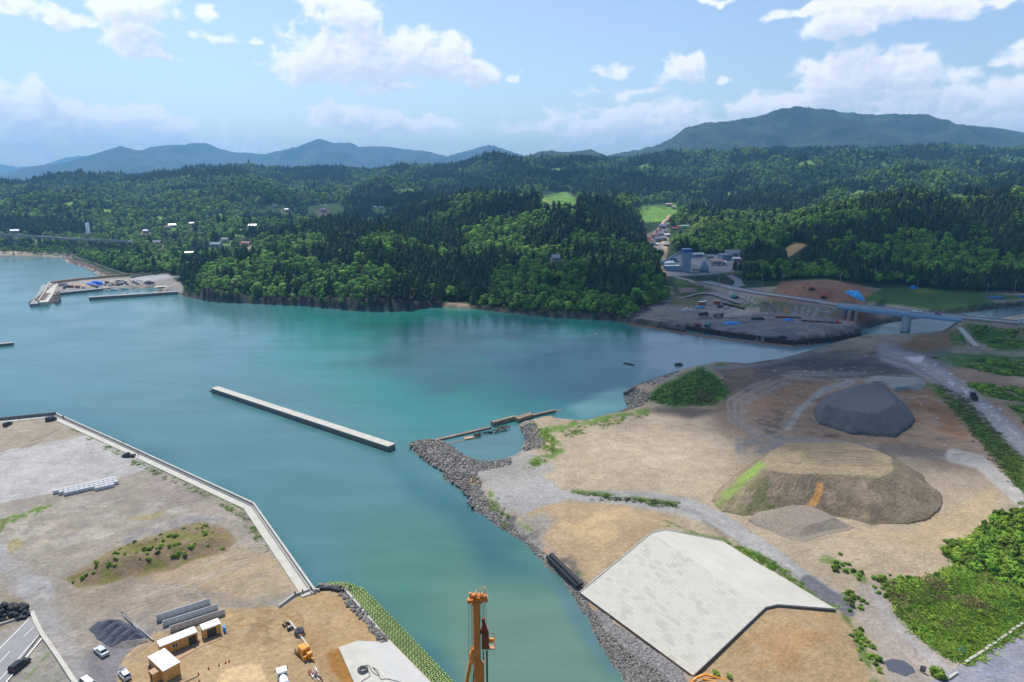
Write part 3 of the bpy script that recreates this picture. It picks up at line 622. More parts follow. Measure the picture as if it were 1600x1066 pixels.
water = grid_mesh('water', WGX, WGY, 0*WGX, WC, water_mat()); tag(water, kind='structure')

# ------------------------------------------------------------------ distant mountains
def mountain(name, Y0, depth, prof, base_py, seed, rough, matl):
    px = np.linspace(prof[0][0], prof[-1][0], 420); ry = np.interp(px, [p[0] for p in prof], [p[1] for p in prof])
    sx = (px-800)/F
    k = 80; S = np.linspace(0, 1.35, k)
    X = np.zeros((k, len(px))); Y = X.copy(); Z = X.copy()
    top = py2z(ry, Y0)
    for i, s in enumerate(S):
        Yi = Y0-depth*(1-s); f = sstep(0, 1, s)*.55+s*.45 if s <= 1 else 1-(s-1)*3
        Xi = sx*Yi/(cp+.25*sp); zb = py2z(base_py, Y0-depth)
        lobe = (1-np.abs(2*fbm(Xi/(Y0*.11), np.full_like(Xi, Yi)/(Y0*.16), seed, 4)-1)*2.)
        z = zb+(top-zb)*f + rough*lobe*np.clip(s*(1-s)*4, 0, 1)*np.clip((top-zb)/300, .2, 1)
        z = z + (fbm(Xi/60., np.full_like(Xi, Yi)/60., seed+5, 3)-.5)*Y0*.0035
        X[i] = Xi; Y[i] = Yi; Z[i] = np.minimum(z, top+Y0*.001+(fbm(Xi/25., Xi*0+3, seed+9, 2)-.5)*Y0*.0022) if s <= 1 else z
    o = grid_mesh(name, X, Y, Z, None, matl); return tag(o, kind='structure')
MTN = mat('mountain forest', (.006, .013, .010), .95, col2=(.030, .050, .022), scale=.006, detail=9, bump=14, bscale=.03, contrast=(.38, .66))
mountain('hills', 4300, 500, [(760, 262), (815, 247), (840, 238), (862, 235), (885, 238), (900, 236), (922, 233), (940, 240), (955, 247), (1000, 262)], 280, 12, 25, MTN)
mountain('mountain', 5600, 1700, [(900, 262), (955, 246), (1000, 240), (1040, 228), (1070, 210), (1100, 204), (1140, 200), (1180, 192), (1210, 182), (1240, 176), (1275, 174), (1300, 179), (1340, 186), (1400, 190), (1455, 191), (1500, 198), (1560, 210), (1600, 219), (1680, 232), (1800, 245), (2000, 262)], 268, 3, 150, MTN)
mountain('mountain', 8200, 1800, [(-400, 275), (-100, 268), (0, 273), (60, 262), (100, 258), (150, 246), (192, 234), (215, 240), (250, 238), (275, 243), (330, 250), (420, 264), (520, 275)], 285, 21, 170, MTN)
mountain('mountain', 9000, 1600, [(150, 262), (200, 250), (240, 234), (285, 229), (325, 228), (345, 236), (365, 241), (400, 243), (415, 244), (445, 237), (465, 235), (500, 221), (525, 225), (548, 224), (562, 230), (610, 231), (665, 239), (700, 248), (716, 243), (745, 235), (765, 231), (790, 238), (812, 246), (900, 262)], 285, 33, 190, MTN)
mountain('mountain', 12500, 1500, [(-600, 262), (-200, 256), (0, 258), (30, 262), (70, 258), (105, 247), (145, 245), (180, 252), (300, 262)], 285, 44, 200, MTN)
# ------------------------------------------------------------------ trees
def leaf_mat(name, c1, c2, rnd=.35, patch=.012, trans=.0):
    m, N, L, b = newmat(name); b.inputs['Roughness'].default_value = .75; b.inputs['Specular IOR Level'].default_value = .12
    g = N.new('ShaderNodeNewGeometry'); oi = N.new('ShaderNodeObjectInfo')
    n = N.new('ShaderNodeTexNoise'); n.inputs['Scale'].default_value = patch; n.inputs['Detail'].default_value = 3; L.new(oi.outputs['Location'], n.inputs['Vector'])
    a = N.new('ShaderNodeMath'); a.operation = 'MULTIPLY_ADD'; L.new(g.outputs['Random Per Island'], a.inputs[0]); a.inputs[1].default_value = .45; 
    b2 = N.new('ShaderNodeMath'); b2.operation = 'MULTIPLY_ADD'; L.new(oi.outputs['Random'], b2.inputs[0]); b2.inputs[1].default_value = .4; 
    c = N.new('ShaderNodeMath'); c.operation = 'MULTIPLY_ADD'; L.new(n.outputs['Fac'], c.inputs[0]); c.inputs[1].default_value = 1.1; c.inputs[2].default_value = -.5
    L.new(c.outputs[0], b2.inputs[2]); L.new(b2.outputs[0], a.inputs[2])
    cr = N.new('ShaderNodeValToRGB'); e = cr.color_ramp.elements; e[0].position = .1; e[0].color = (*c1, 1); e[1].position = .95; e[1].color = (*c2, 1)
    L.new(a.outputs[0], cr.inputs['Fac'])
    hs = N.new('ShaderNodeHueSaturation'); mr = N.new('ShaderNodeMapRange'); mr.inputs['To Min'].default_value = 1-rnd; mr.inputs['To Max'].default_value = 1+rnd
    L.new(oi.outputs['Random'], mr.inputs['Value']); L.new(mr.outputs['Result'], hs.inputs['Value']); mh = N.new('ShaderNodeMapRange'); mh.inputs['To Min'].default_value = .475; mh.inputs['To Max'].default_value = .515; fr = N.new('ShaderNodeMath'); fr.operation = 'FRACT'; fm = N.new('ShaderNodeMath'); fm.operation = 'MULTIPLY'; L.new(oi.outputs['Random'], fm.inputs[0]); fm.inputs[1].default_value = 7.3; L.new(fm.outputs[0], fr.inputs[0]); L.new(fr.outputs[0], mh.inputs['Value']); L.new(mh.outputs['Result'], hs.inputs['Hue']); L.new(cr.outputs['Color'], hs.inputs['Color'])
    L.new(hs.outputs['Color'], b.inputs['Base Color']); return m
M_CED = leaf_mat('cedar needles', (.014, .032, .012), (.050, .088, .024), .35)
M_BRO = leaf_mat('broad leaves', (.050, .125, .016), (.19, .34, .04), .3)
M_BR2 = leaf_mat('far leaves', (.055, .12, .02), (.23, .35, .06), .35)
M_PAL = leaf_mat('pale leaves', (.08, .13, .03), (.15, .21, .06), .25)
M_BUSH = leaf_mat('bush leaves', (.055, .13, .014), (.24, .37, .04), .35)
M_BARK = mat('bark', (.075, .055, .040), .9, .3, 3.)
def jit(v, s): return v*(1+random.uniform(-s, s))
def leafquad(V, Fc, p, n, s):
    n = n.normalized(); a = n.cross(Vector((random.uniform(-1, 1), random.uniform(-1, 1), random.uniform(-1, 1)))).normalized(); b = n.cross(a)
    k = len(V); V += [tuple(p+a*s), tuple(p+b*s*.8+n*s*.18), tuple(p-a*s*.9), tuple(p-b*s*.75+n*s*.1)]; Fc.append((k, k+1, k+2, k+3))
def sph(V, Fc, c, r, squash=.8, seg=7, rings=4):
    k = len(V); 
    for i in range(1, rings):
        th = PI*i/rings
        for j in range(seg):
            ph = 2*PI*j/seg+i*.4; q = jit(1, .16)
            V.append((c.x+r*q*math.sin(th)*math.cos(ph), c.y+r*q*math.sin(th)*math.sin(ph), c.z+r*q*squash*math.cos(th)))
    t = len(V); V.append((c.x, c.y, c.z+r*squash)); V.append((c.x, c.y, c.z-r*squash))
    for i in range(rings-2):
        for j in range(seg): Fc.append((k+i*seg+j, k+(i+1)*seg+j, k+(i+1)*seg+(j+1) % seg, k+i*seg+(j+1) % seg))
    for j in range(seg):
        Fc.append((t, k+j, k+(j+1) % seg)); Fc.append((t+1, k+(rings-2)*seg+(j+1) % seg, k+(rings-2)*seg+j))
def crown_broad(rad, hgt, base, lobes, leaves, ls, low=-.2):
    V = []; Fc = []
    for k in range(lobes):
        z = random.uniform(low, 1); ph = random.uniform(0, 2*PI); q = math.sqrt(max(0, 1-max(z, 0)**2))*random.uniform(.45, 1)
        c = Vector((math.cos(ph)*q*rad*.72, math.sin(ph)*q*rad*.72, base+hgt*(.42+.42*z))); r = rad*random.uniform(.26, .44)
        sph(V, Fc, c, r*.86)
        for _ in range(leaves):
            d = Vector((random.gauss(0, 1), random.gauss(0, 1), random.gauss(.45, .8))).normalized()
            leafquad(V, Fc, c+Vector((d.x*r, d.y*r, d.z*r*.85))*random.uniform(.85, 1.12), d+Vector((random.gauss(0, .45), random.gauss(0, .45), random.gauss(.2, .4))), ls*random.uniform(.6, 1.3))
    return V, Fc
def crown_cedar(h, r, base, tiers=10, br=8):
    V = []; Fc = []
    sph(V, Fc, Vector((0, 0, base+(h-base)*.36)), r*.52, squash=(h-base)*.36/(r*.52), seg=7, rings=5)
    for i in range(tiers):
        f = i/(tiers-1); z = base+(h-base)*(.02+.94*f); rr = r*(1-f**1.5)**.8*jit(1, .18)+.25
        for j in range(br):
            ph = 2*PI*(j+.5*(i % 2))/br+random.uniform(-.25, .25); d = Vector((math.cos(ph), math.sin(ph), 0)); t = Vector((-d.y, d.x, 0)); q = rr*jit(1, .25); k = len(V); w = rr*.42+.12
            V += [tuple(d*q*.15+Vector((0, 0, z+.9))), tuple(d*q*.62+t*w+Vector((0, 0, z+.15))), tuple(d*q+Vector((0, 0, z-.35*rr))), tuple(d*q*.62-t*w+Vector((0, 0, z+.15)))]
            Fc.append((k, k+1, k+2, k+3))
    k = len(V); V += [(0, 0, h+.5), (.6, 0, h-1.2), (-.4, .5, h-1.2), (-.4, -.5, h-1.2)]; Fc += [(k, k+1, k+2), (k, k+2, k+3), (k, k+3, k+1)]
    return V, Fc
def trunk(h, r, limbs=0, base=0):
    m = MB(); m.tube([(0, 0, -.6), (jit(.1, 1), jit(.1, 1), h*.5), (0, 0, h)], r, 6, r2=r*.35)
    for k in range(limbs):
        ph = 2*PI*k/max(1, limbs)+random.uniform(-.4, .4); z = h*random.uniform(.45, .75); d = Vector((math.cos(ph), math.sin(ph), 0))
        m.tube([(0, 0, z), d*h*.16+Vector((0, 0, z+h*.12)), d*h*.3+Vector((0, 0, z+h*.3))], r*.45, 5, r2=r*.12)
    return m
def me_from(name, V, Fc, m, trunk_mb=None):
    me = bpy.data.meshes.new(name); n = len(V); fs = list(Fc); vs = list(V)
    if trunk_mb: vs = vs+trunk_mb.v; fs = fs+[tuple(i+n for i in f) for f in trunk_mb.f]
    me.from_pydata(vs, [], fs); me.materials.append(m); 
    if trunk_mb:
        me.materials.append(M_BARK); mi = np.zeros(len(fs), np.int32); mi[len(Fc):] = 1; me.polygons.foreach_set('material_index', mi)
    me.update(); return me
CEDARS = []; CED_T = []; BROADS = []; BRO_T = []; BROF = []; PALES = []; BUSHES = []; DEAD = []
for k in range(5):
    h = random.uniform(15, 21); V, Fc = crown_cedar(h, random.uniform(3.2, 4.3), h*random.uniform(.22, .4)); t = trunk(h*.92, .28)
    CEDARS.append(me_from('cedar_tree', V, Fc, M_CED, t)); CED_T.append((me_from('crown', V, Fc, M_CED), t.mesh('trunk', M_BARK)))
for k in range(6):
    r = random.uniform(5, 6.8); h = random.uniform(9, 12.5); st = random.getstate(); V, Fc = crown_broad(r, h, 1.6, 17, 20, .62); t = trunk(h*.7, .32, 4)
    BROADS.append(me_from('broadleaf_tree', V, Fc, M_BRO, t)); BRO_T.append((me_from('crown', V, Fc, M_BRO), t.mesh('trunk', M_BARK)))
    BROF.append(me_from('broadleaf_tree', V, Fc, M_BR2)); 
    if k < 3: PALES.append(me_from('broadleaf_tree', V, Fc, M_PAL))
for k in range(5):
    V, Fc = crown_broad(random.uniform(1.1, 1.5), random.uniform(1.3, 1.9), -.2, 9, 26, .17, low=-.3); BUSHES.append(me_from('bush', V, Fc, M_BUSH))
# where trees stand --------------------------------------------------
KEEP = MEADOWS+[[(678, 490), (692, 470), (735, 470), (746, 490)], [(975, 505), (1000, 488), (1046, 470), (1048, 440), (1058, 432), (1085, 428), (1190, 440), (1240, 436), (1290, 434), (1370, 446), (1400, 444), (1500, 456), (1600, 458), (1800, 456), (1800, 600), (960, 600)],
        [(1040, 434), (1030, 404), (1008, 392), (1006, 366), (992, 322), (1058, 314), (1064, 336), (1046, 350), (1048, 380), (1062, 396), (1155, 399), (1160, 426)],
        [(836, 334), (848, 300), (885, 296), (904, 310), (901, 334)], [(-300, 398), (112, 398), (116, 405), (140, 416), (200, 430), (262, 426), (290, 440), (290, 480), (-300, 480)],
        [(478, 340), (480, 320), (535, 316), (545, 332), (505, 348)], [(1472, 318), (1485, 300), (1512, 304), (1500, 320)], [(1208, 400), (1238, 376), (1266, 380), (1234, 408)], [(398, 338), (400, 322), (450, 318), (455, 330)],
        [(1240, 260), (1265, 249), (1278, 260)], [(1364, 264), (1380, 250), (1393, 263)], [(838, 268), (880, 261), (888, 268), (850, 272)], [(983, 264), (1014, 255), (1014, 265)],
        [(285, 402), (295, 392), (345, 382), (352, 398)], [(588, 336), (592, 326), (622, 320), (628, 334)], [(108, 396), (125, 402), (190, 426), (262, 430), (200, 434), (140, 420), (106, 404)], [(1228, 428), (1232, 396), (1260, 385), (1262, 402)]]
def scatter(step, Y0, Y1, seed):
    rng = np.random.default_rng(seed); ys = np.arange(Y0, Y1, step); out = []
    for y in ys:
        xs = np.arange(-1.0*y, 1.0*y, step); out.append(np.stack([xs+rng.uniform(-.45, .45, len(xs))*step, y+rng.uniform(-.45, .45, len(xs))*step], -1))
    p = np.concatenate(out); z = height(p[:, 0], p[:, 1]); return np.column_stack([p, z])
parts_ = [scatter(5.6, 495, 800, 1), scatter(6.6, 800, 1200, 2), scatter(8.5, 1200, 1900, 3), scatter(11, 1900, 2700, 4), scatter(13, 2700, 3500, 5)]
TP = np.concatenate(parts_); 
tpx, tpy = proj(TP[:, 0], TP[:, 1], TP[:, 2])
ok = (TP[:, 2] > 2.4) & (tpx > -160) & (tpx < 1760) & (sdist(TP[:, 0], TP[:, 1], FARL) > 1.2)
for q in KEEP: ok &= ~(sdist(tpx, tpy, q) > 0)
dR, _ = ldist(TP[:, 0], TP[:, 1], ROAD); ok &= (dR > 14) | (TP[:, 1] > 640)
LROAD = [PY(-300, 360, 1060), PY(0, 368, 1050), PY(100, 371, 1040), PY(210, 376, 1010), PY(300, 384, 900), PY(380, 388, 860), PY(440, 386, 860)]
dL, _ = ldist(TP[:, 0], TP[:, 1], LROAD); ok &= dL > 8
HOUSE_PX = [(1017, 384), (1012, 376), (1022, 371.5), (1032, 369), (1027, 378), (1037, 376), (1035, 358), (1041, 354), (1054, 359), (1062, 356), (1071, 355.5), (1045, 321.5), (1052, 325), (1133, 405), (1144, 402), (1118, 414), (1044, 416), (505, 331), (469, 343), (430, 324), (596, 327), (586, 325), (800, 335), (868, 409), (246, 382), (270, 354), (262, 358), (24, 364), (58, 373), (338, 387), (385, 384), (395, 356), (375, 364), (296, 398), (1010, 372), (1016, 380), (1038, 364), (1029, 364), (1042, 370), (1024, 384), (1041, 385), (1052, 408), (1090, 402), (1108, 405), (1128, 414), (1150, 409), (448, 330), (420, 346), (300, 352), (228, 364), (352, 378), (556, 316), (700, 312), (138, 366)]
HOUSE_AT = {}; shade_low = np.ones(len(TP))
for hp_ in HOUSE_PX:
    p = G(*hp_); HOUSE_AT[hp_] = p; along = TP[:, 1]-p.y; side = np.abs(tpx-hp_[0])*TP[:, 1]/F
    ok &= ~((along > -70) & (along < 12) & (side < 11)); ok &= ~((along > -150) & (along < -70) & (side < 8) & (RNG.random(len(TP)) < .7))
TP = TP[ok]; tpx = tpx[ok]; tpy = tpy[ok]
nn = fbm(TP[:, 0]/90., TP[:, 1]/90., 101, 4); nn2 = fbm(TP[:, 0]/260., TP[:, 1]/400., 103, 3)
ced = nn*.6+nn2*.4 > np.where(TP[:, 1] > 950, .56, .53)
def inp(poly): return sdist(tpx+ (nn-.5)*60, tpy+(nn-.5)*16, poly) > 0
for q in ([(520, 400), (560, 362), (700, 365), (740, 480), (660, 478), (650, 440), (560, 425)], [(660, 345), (1010, 330), (1010, 420), (900, 392), (800, 395), (720, 440)], [(1165, 445), (1190, 400), (1300, 345), (1800, 320), (1800, 470), (1400, 440), (1250, 420)],
          [(-200, 300), (200, 290), (400, 278), (400, 268), (-200, 280)], [(560, 300), (820, 290), (1000, 330), (830, 345), (540, 345)], [(700, 255), (1800, 235), (1800, 250), (1200, 255), (900, 275)], [(0, 345), (190, 342), (150, 375), (0, 370)], [(1040, 300), (1180, 270), (1300, 300), (1250, 340), (1080, 335)],
          [(286, 430), (310, 390), (400, 388), (410, 402), (320, 425)]): ced |= inp(q) & (nn > .44)
for q in ([(285, 470), (330, 425), (420, 402), (560, 425), (640, 440), (660, 482), (560, 488), (350, 478)], [(742, 485), (770, 430), (850, 405), (1030, 415), (1058, 500), (980, 505), (850, 498)], [(1050, 400), (1060, 372), (1120, 350), (1185, 362), (1180, 400), (1160, 415)],
          [(110, 420), (110, 385), (290, 385), (290, 430)], [(0, 400), (0, 372), (110, 375), (110, 402)], [(350, 420), (380, 385), (500, 372), (520, 400), (420, 410)], [(0, 330), (100, 315), (450, 300), (480, 340), (250, 370), (60, 350)],
          [(1050, 440), (1050, 420), (1140, 420), (1300, 420), (1340, 445), (1200, 440)], [(1425, 455), (1440, 430), (1480, 420), (1490, 450)]): ced &= ~(inp(q) & (nn < .66))
flip = RNG.random(len(TP)) < .06; ced = ced ^ flip
Yt = TP[:, 1]
sc = np.where(Yt < 800, .82, np.where(Yt < 1200, .9, np.where(Yt < 1900, 1.0, 1.2)))*np.clip(RNG.normal(1., .2, len(TP)), .55, 1.5)
sc = np.where(ced, sc*.95, sc*.88)
yv = np.interp(tpx, [-300, 0, 100, 205], [1060, 1050, 1040, 985]); sc = np.where((Yt < yv+8) & (Yt > yv-110) & (tpx < 215), sc*.48, sc)
sc = np.where(sdist(TP[:, 0], TP[:, 1], FARL) < 9, sc*.6, sc)
pale = (~ced) & (RNG.random(len(TP)) < .07) | (inp([(920, 425), (930, 400), (980, 400), (985, 420)]) & (~ced)) | (inp([(255, 388), (300, 376), (290, 400)])) | inp([(738, 470), (740, 440), (765, 430), (770, 450)])
# facing the camera in the open: the biggest in the picture become trees of their own
visd = np.hypot(TP[:, 0], TP[:, 1])
big = np.full(len(TP), False)
def hidden(i):
    """blocked by the ground between the camera and the crown"""
    x, y, z = TP[i]; t = np.linspace(.15, .985, 60); gz = height(x*t, y*t)+np.where((y*t > 640), 5, 0); ray = H+(z+9*sc[i]-H)*t
    return bool((gz > ray).any())
for kind in (0, 1):
    idx = np.where((ced == bool(kind)) & (~pale) & (tpx > -10) & (tpx < 1610))[0]; idx = idx[np.argsort(visd[idx]/sc[idx])][:900]; c = 0
    for i in idx:
        if not hidden(i): big[i] = True; c += 1
        if c >= 290: break
def zone(x, y):
    if x < 285: return 'on the shore behind the small harbour'
    if x < 700: return 'on the near lobe of the wooded headland'
    if x < 1060: return 'on the second lobe of the wooded headland'
    return 'on the slope behind the road bridge'
cnt = 0
for i in np.where(big)[0]:
    k = int(_hash(np.int64(i), np.int64(3), 5)*997); z = zone(tpx[i], tpy[i]); x, y, zz = TP[i]; s = float(sc[i])
    nm = 'cedar_tree' if ced[i] else 'broadleaf_tree'
    pool = CED_T if ced[i] else BRO_T; cr_, tr_ = pool[k % len(pool)]
    gcount = len([1])
    lab = ('dark pointed cedar tree ' if ced[i] else 'bright green round broadleaf tree ')+z
    e = empty(nm, (x, y, zz-.4), (k*.7) % 6.28, lab, 'tree', ('cedar trees ' if ced[i] else 'broadleaf trees ')+z)
    e.scale = (s, s, s*(1+((k % 7)-3)*.04)); link_mesh('trunk', tr_, e); link_mesh('crown', cr_, e)
# the rest of the wood: one object of instances
def src_collection(name, meshes):
    c = bpy.data.collections.new(name)
    for k, me in enumerate(meshes):
        o = bpy.data.objects.new('source_%02d' % k, me); c.objects.link(o)
    return c
def gn_scatter(name, pts, rot, scl, idx, coll, tilt=None):
    me = bpy.data.meshes.new(name); n = len(pts); me.vertices.add(n); me.vertices.foreach_set('co', np.asarray(pts, np.float32).ravel())
    a = me.attributes.new('rotv', 'FLOAT_VECTOR', 'POINT'); r = np.zeros((n, 3), np.float32); r[:, 2] = rot
    if tilt is not None: r[:, :2] = tilt
    a.data.foreach_set('vector', r.ravel())
    a = me.attributes.new('sclv', 'FLOAT_VECTOR', 'POINT'); a.data.foreach_set('vector', np.asarray(scl, np.float32).ravel())
    a = me.attributes.new('pick', 'INT', 'POINT'); a.data.foreach_set('value', np.asarray(idx, np.int32))
    o = bpy.data.objects.new(name, me); COL.objects.link(o)
    ng = bpy.data.node_groups.new(name+'_nodes', 'GeometryNodeTree'); ng.interface.new_socket('Geometry', in_out='INPUT', socket_type='NodeSocketGeometry'); ng.interface.new_socket('Geometry', in_out='OUTPUT', socket_type='NodeSocketGeometry')
    N = ng.nodes; L = ng.links; gi = N.new('NodeGroupInput'); go = N.new('NodeGroupOutput'); ip = N.new('GeometryNodeInstanceOnPoints'); ci = N.new('GeometryNodeCollectionInfo')
    ci.inputs['Collection'].default_value = coll; ci.inputs['Separate Children'].default_value = True; ci.inputs['Reset Children'].default_value = True
    def att(nm, t):
        q = N.new('GeometryNodeInputNamedAttribute'); q.data_type = t; q.inputs['Name'].default_value = nm; return q.outputs['Attribute']
    L.new(gi.outputs[0], ip.inputs['Points']); L.new(ci.outputs[0], ip.inputs['Instance']); ip.inputs['Pick Instance'].default_value = True
    L.new(att('pick', 'INT'), ip.inputs['Instance Index']); L.new(att('sclv', 'FLOAT_VECTOR'), ip.inputs['Scale'])
    er = N.new('FunctionNodeEulerToRotation'); L.new(att('rotv', 'FLOAT_VECTOR'), er.inputs[0]); L.new(er.outputs[0], ip.inputs['Rotation'])
    L.new(ip.outputs[0], go.inputs[0]); md = o.modifiers.new('scatter', 'NODES'); md.node_group = ng; return o
rest = ~big; RP = TP[rest]; rc = ced[rest]; rp = pale[rest]; far_ = RP[:, 1] > 1000
idx = np.where(rc, RNG.integers(0, 5, len(RP)), np.where(rp, 17+RNG.integers(0, 3, len(RP)), np.where(far_, 11+RNG.integers(0, 6, len(RP)), 5+RNG.integers(0, 6, len(RP)))))
wood = src_collection('tree_kinds', CEDARS+BROADS+BROF+PALES)
s3 = np.stack([sc[rest]]*3, -1); s3[:, 2] *= RNG.uniform(.85, 1.15, len(RP)); RPz = RP.copy(); RPz[:, 2] -= .5
forest = gn_scatter('forest', RPz, RNG.uniform(0, 6.28, len(RP)), s3, idx, wood)
tag(forest, 'dense mixed wood of cedars and broadleaf trees covering the hills', 'forest', kind='stuff')
print('trees', len(TP), 'own', int(big.sum()))
# ------------------------------------------------------------------ shared materials
M_CONC = mat('pale concrete', A(208, 204, 192), .9, .1, .35, bump=.02)
M_CONC2 = mat('grey concrete', A(165, 165, 165), .9, .15, .3, bump=.03)
M_DCONC = mat('weathered concrete', A(130, 128, 124), .9, .25, .5, bump=.04)
M_WHITE = mat('white paint', (.72, .73, .74), .35, .04, .8, spec=.5)
M_SILV = mat('silver paint', (.5, .53, .56), .3, .04, .8, spec=.5)
M_BLACK = mat('black paint', (.012, .013, .016), .25, .1, .8, spec=.5)
M_GLASS = mat('car glass', (.02, .024, .03), .08, .1, .8, spec=.6)
M_RUB = mat('rubber', (.018, .018, .018), .85, .2, 2)
M_RIM = mat('rim metal', (.35, .35, .36), .35, .1, 2, metal=.8)
M_RED = mat('tail light', (.35, .01, .01), .3, .1, 2)
M_LAMP = mat('lamp glass', (.75, .75, .72), .2, .1, 2)
M_WOOD = mat('ochre wall panels', (.60, .30, .07), .7, .18, .9, bump=.01)
M_DOOR = mat('dark door', (.05, .035, .028), .6, .2, 2)
M_ORAN = mat('orange machine paint', (.75, .27, .02), .4, .14, .9, spec=.5)
M_RUST = mat('rusty steel', (.16, .065, .03), .8, .35, 1.5)
M_CABLE = mat('grey hose', (.10, .10, .11), .6, .3, 3)
M_STEEL = mat('dull steel', (.22, .22, .23), .5, .25, 1.5, metal=.4)
M_TIMB = mat('pale timber', A(205, 170, 135), .85, .15, 1.)
M_CONE = mat('cone red', A(225, 70, 35), .6, .1, 2)
M_SKIN = mat('skin', A(200, 150, 120), .6, .05, 2); M_CLD = mat('dark clothing', (.02, .022, .03), .9, .3, 4); M_CLB = mat('blue clothing', (.04, .07, .14), .9, .2, 4)
M_BAG = mat('white bag cloth', A(225, 225, 225), .85, .1, 1.5, bump=.05, bscale=3); M_BAGD = mat('grey bag shade cloth', A(150, 150, 158), .85, .2, 1.5)
M_BBAG = mat('black sandbag cloth', (.035, .036, .042), .7, .5, .6, bump=.05, bscale=2)
M_STONE = mat('shore stone', (.10, .092, .085), .9, col2=(.27, .25, .225), scale=.9, bump=.06, bscale=3, rnd=.35)
M_MOSS = mat('mossy concrete', (.16, .25, .05), .9, col2=(.42, .47, .22), scale=.8, bump=.03, rnd=.18)
M_ASPH = mat('asphalt', A(158, 156, 156), .9, .1, .25, bump=.01); M_LINE = mat('road paint', (.75, .75, .73), .8, .1, 1)
M_BLUE = mat('blue tarpaulin', (.02, .22, .62), .5, .2, .6, bump=.1, bscale=.8)
ZQ = 3.2

def offset_line(line, off):
    out = []
    for i, p in enumerate(line):
        a = Vector(line[max(i-1, 0)][:2]); b = Vector(line[i][:2]); c = Vector(line[min(i+1, len(line)-1)][:2])
        d1 = (b-a) if i > 0 else (c-b); d2 = (c-b) if i < len(line)-1 else (b-a); d1 = d1.normalized(); d2 = d2.normalized()
        n1 = Vector((-d1.y, d1.x)); n2 = Vector((-d2.y, d2.x)); n = (n1+n2).normalized(); k = off/max(.35, n.dot(n1))
        out.append((b.x+n.x*k, b.y+n.y*k))
    return out
def ribbon(mb, line, o0, o1, z0, z1):
    """solid along a polyline between two side offsets; z0, z1 numbers or lists"""
    A_ = offset_line(line, o0); B_ = offset_line(line, o1); n = len(line)
    q = lambda z, i: z[i] if isinstance(z, (list, tuple)) else z
    vs = []
    for i in range(n): vs += [(*A_[i], q(z0, i)), (*B_[i], q(z0, i)), (*B_[i], q(z1, i)), (*A_[i], q(z1, i))]
    fs = []
    for i in range(n-1):
        for k in range(4): fs.append((i*4+k, i*4+(k+1) % 4, (i+1)*4+(k+1) % 4, (i+1)*4+k))
    fs += [(0, 1, 2, 3), ((n-1)*4+3, (n-1)*4+2, (n-1)*4+1, (n-1)*4)]
    return mb.add(vs, fs)
def densify(line, step):
    out = []
    for i in range(len(line)-1):
        a = Vector(line[i]); b = Vector(line[i+1]); n = max(1, int((b-a).length/step))
        out += [a.lerp(b, k/n) for k in range(n)]
    return out+[Vector(line[-1])]
# ------------------------------------------------------------------ left quay wall
SW = W2([(-300, 667), (0, 653.5), (88, 644.5), (92, 647), (187, 689), (397, 785), (493, 920.5)], 4.4)
o = empty('seawall', (0, 0, 0), 0, 'long pale concrete seawall with a footway round the edge of the gravel quay', 'seawall')
ribbon(MB(), SW, -.55, 0, -4, 4.4).build('parapet', M_CONC, o)
ribbon(MB(), SW, -3.6, -.552, -2, 3.45).build('walkway', M_CONC, o)
ribbon(MB(), SW[1:], -1.25, -.90, 3.452, 3.75).build('step', M_CONC2, o)
m = MB()
for p in densify([Vector((*offset_line(SW, -2.1)[i], 3.45)) for i in range(len(SW))], 9.5): 
    k_ = min(range(len(SW)-1), key=lambda i: ldist(np.array([p.x]), np.array([p.y]), [SW[i], SW[i+1]])[0][0]); an = math.atan2(SW[k_+1][1]-SW[k_][1], SW[k_+1][0]-SW[k_][0]); m.box((p.x, p.y, 3.456), (.09, 2.9, .012), rz=an); q_ = Vector((-math.sin(an), math.cos(an)))*1.83; m.box((p.x+q_.x, p.y+q_.y, 4.405), (.07, .56, .014), rz=an)
m.build('joints', M_STEEL, o)
m = MB(); ribbon(m, SW[:3], -.95, -.56, 3.46, 4.9); m.build('wind_wall', M_DCONC, o)
# wing kerb and apron beyond the corner
k1 = [P(*q, ZQ) for q in ((436, 950), (461, 931), (473, 928), (486, 923), (499, 924.5))]
o = empty('low_wall', (0, 0, 0), 0, 'thin white concrete kerb wall with bends beside the orange dirt pad', 'kerb wall'); ribbon(MB(), [p[:2] for p in k1], -.2, .2, ZQ-.3, ZQ+.75).build('wall', M_CONC, o)
m = MB()
for q in (k1[1], k1[2], k1[3]): m.box((q.x, q.y, ZQ+.7), (.35, .35, 1.)); 
m.build('post', M_RUST, o)
for a, b, lab in (((452, 972), (466, 989), 'short white concrete beam on dirt by the wheeled cable trolley'), ((471, 997), (482, 1012), 'short white concrete beam pointing towards the orange generator')):
    pa, pb = P(*a, ZQ), P(*b, ZQ); o = ribbon(MB(), [pa[:2], pb[:2]], -.22, .22, ZQ-.1, ZQ+.4).build('concrete_beam', M_CONC); tag(o, lab, 'beam')
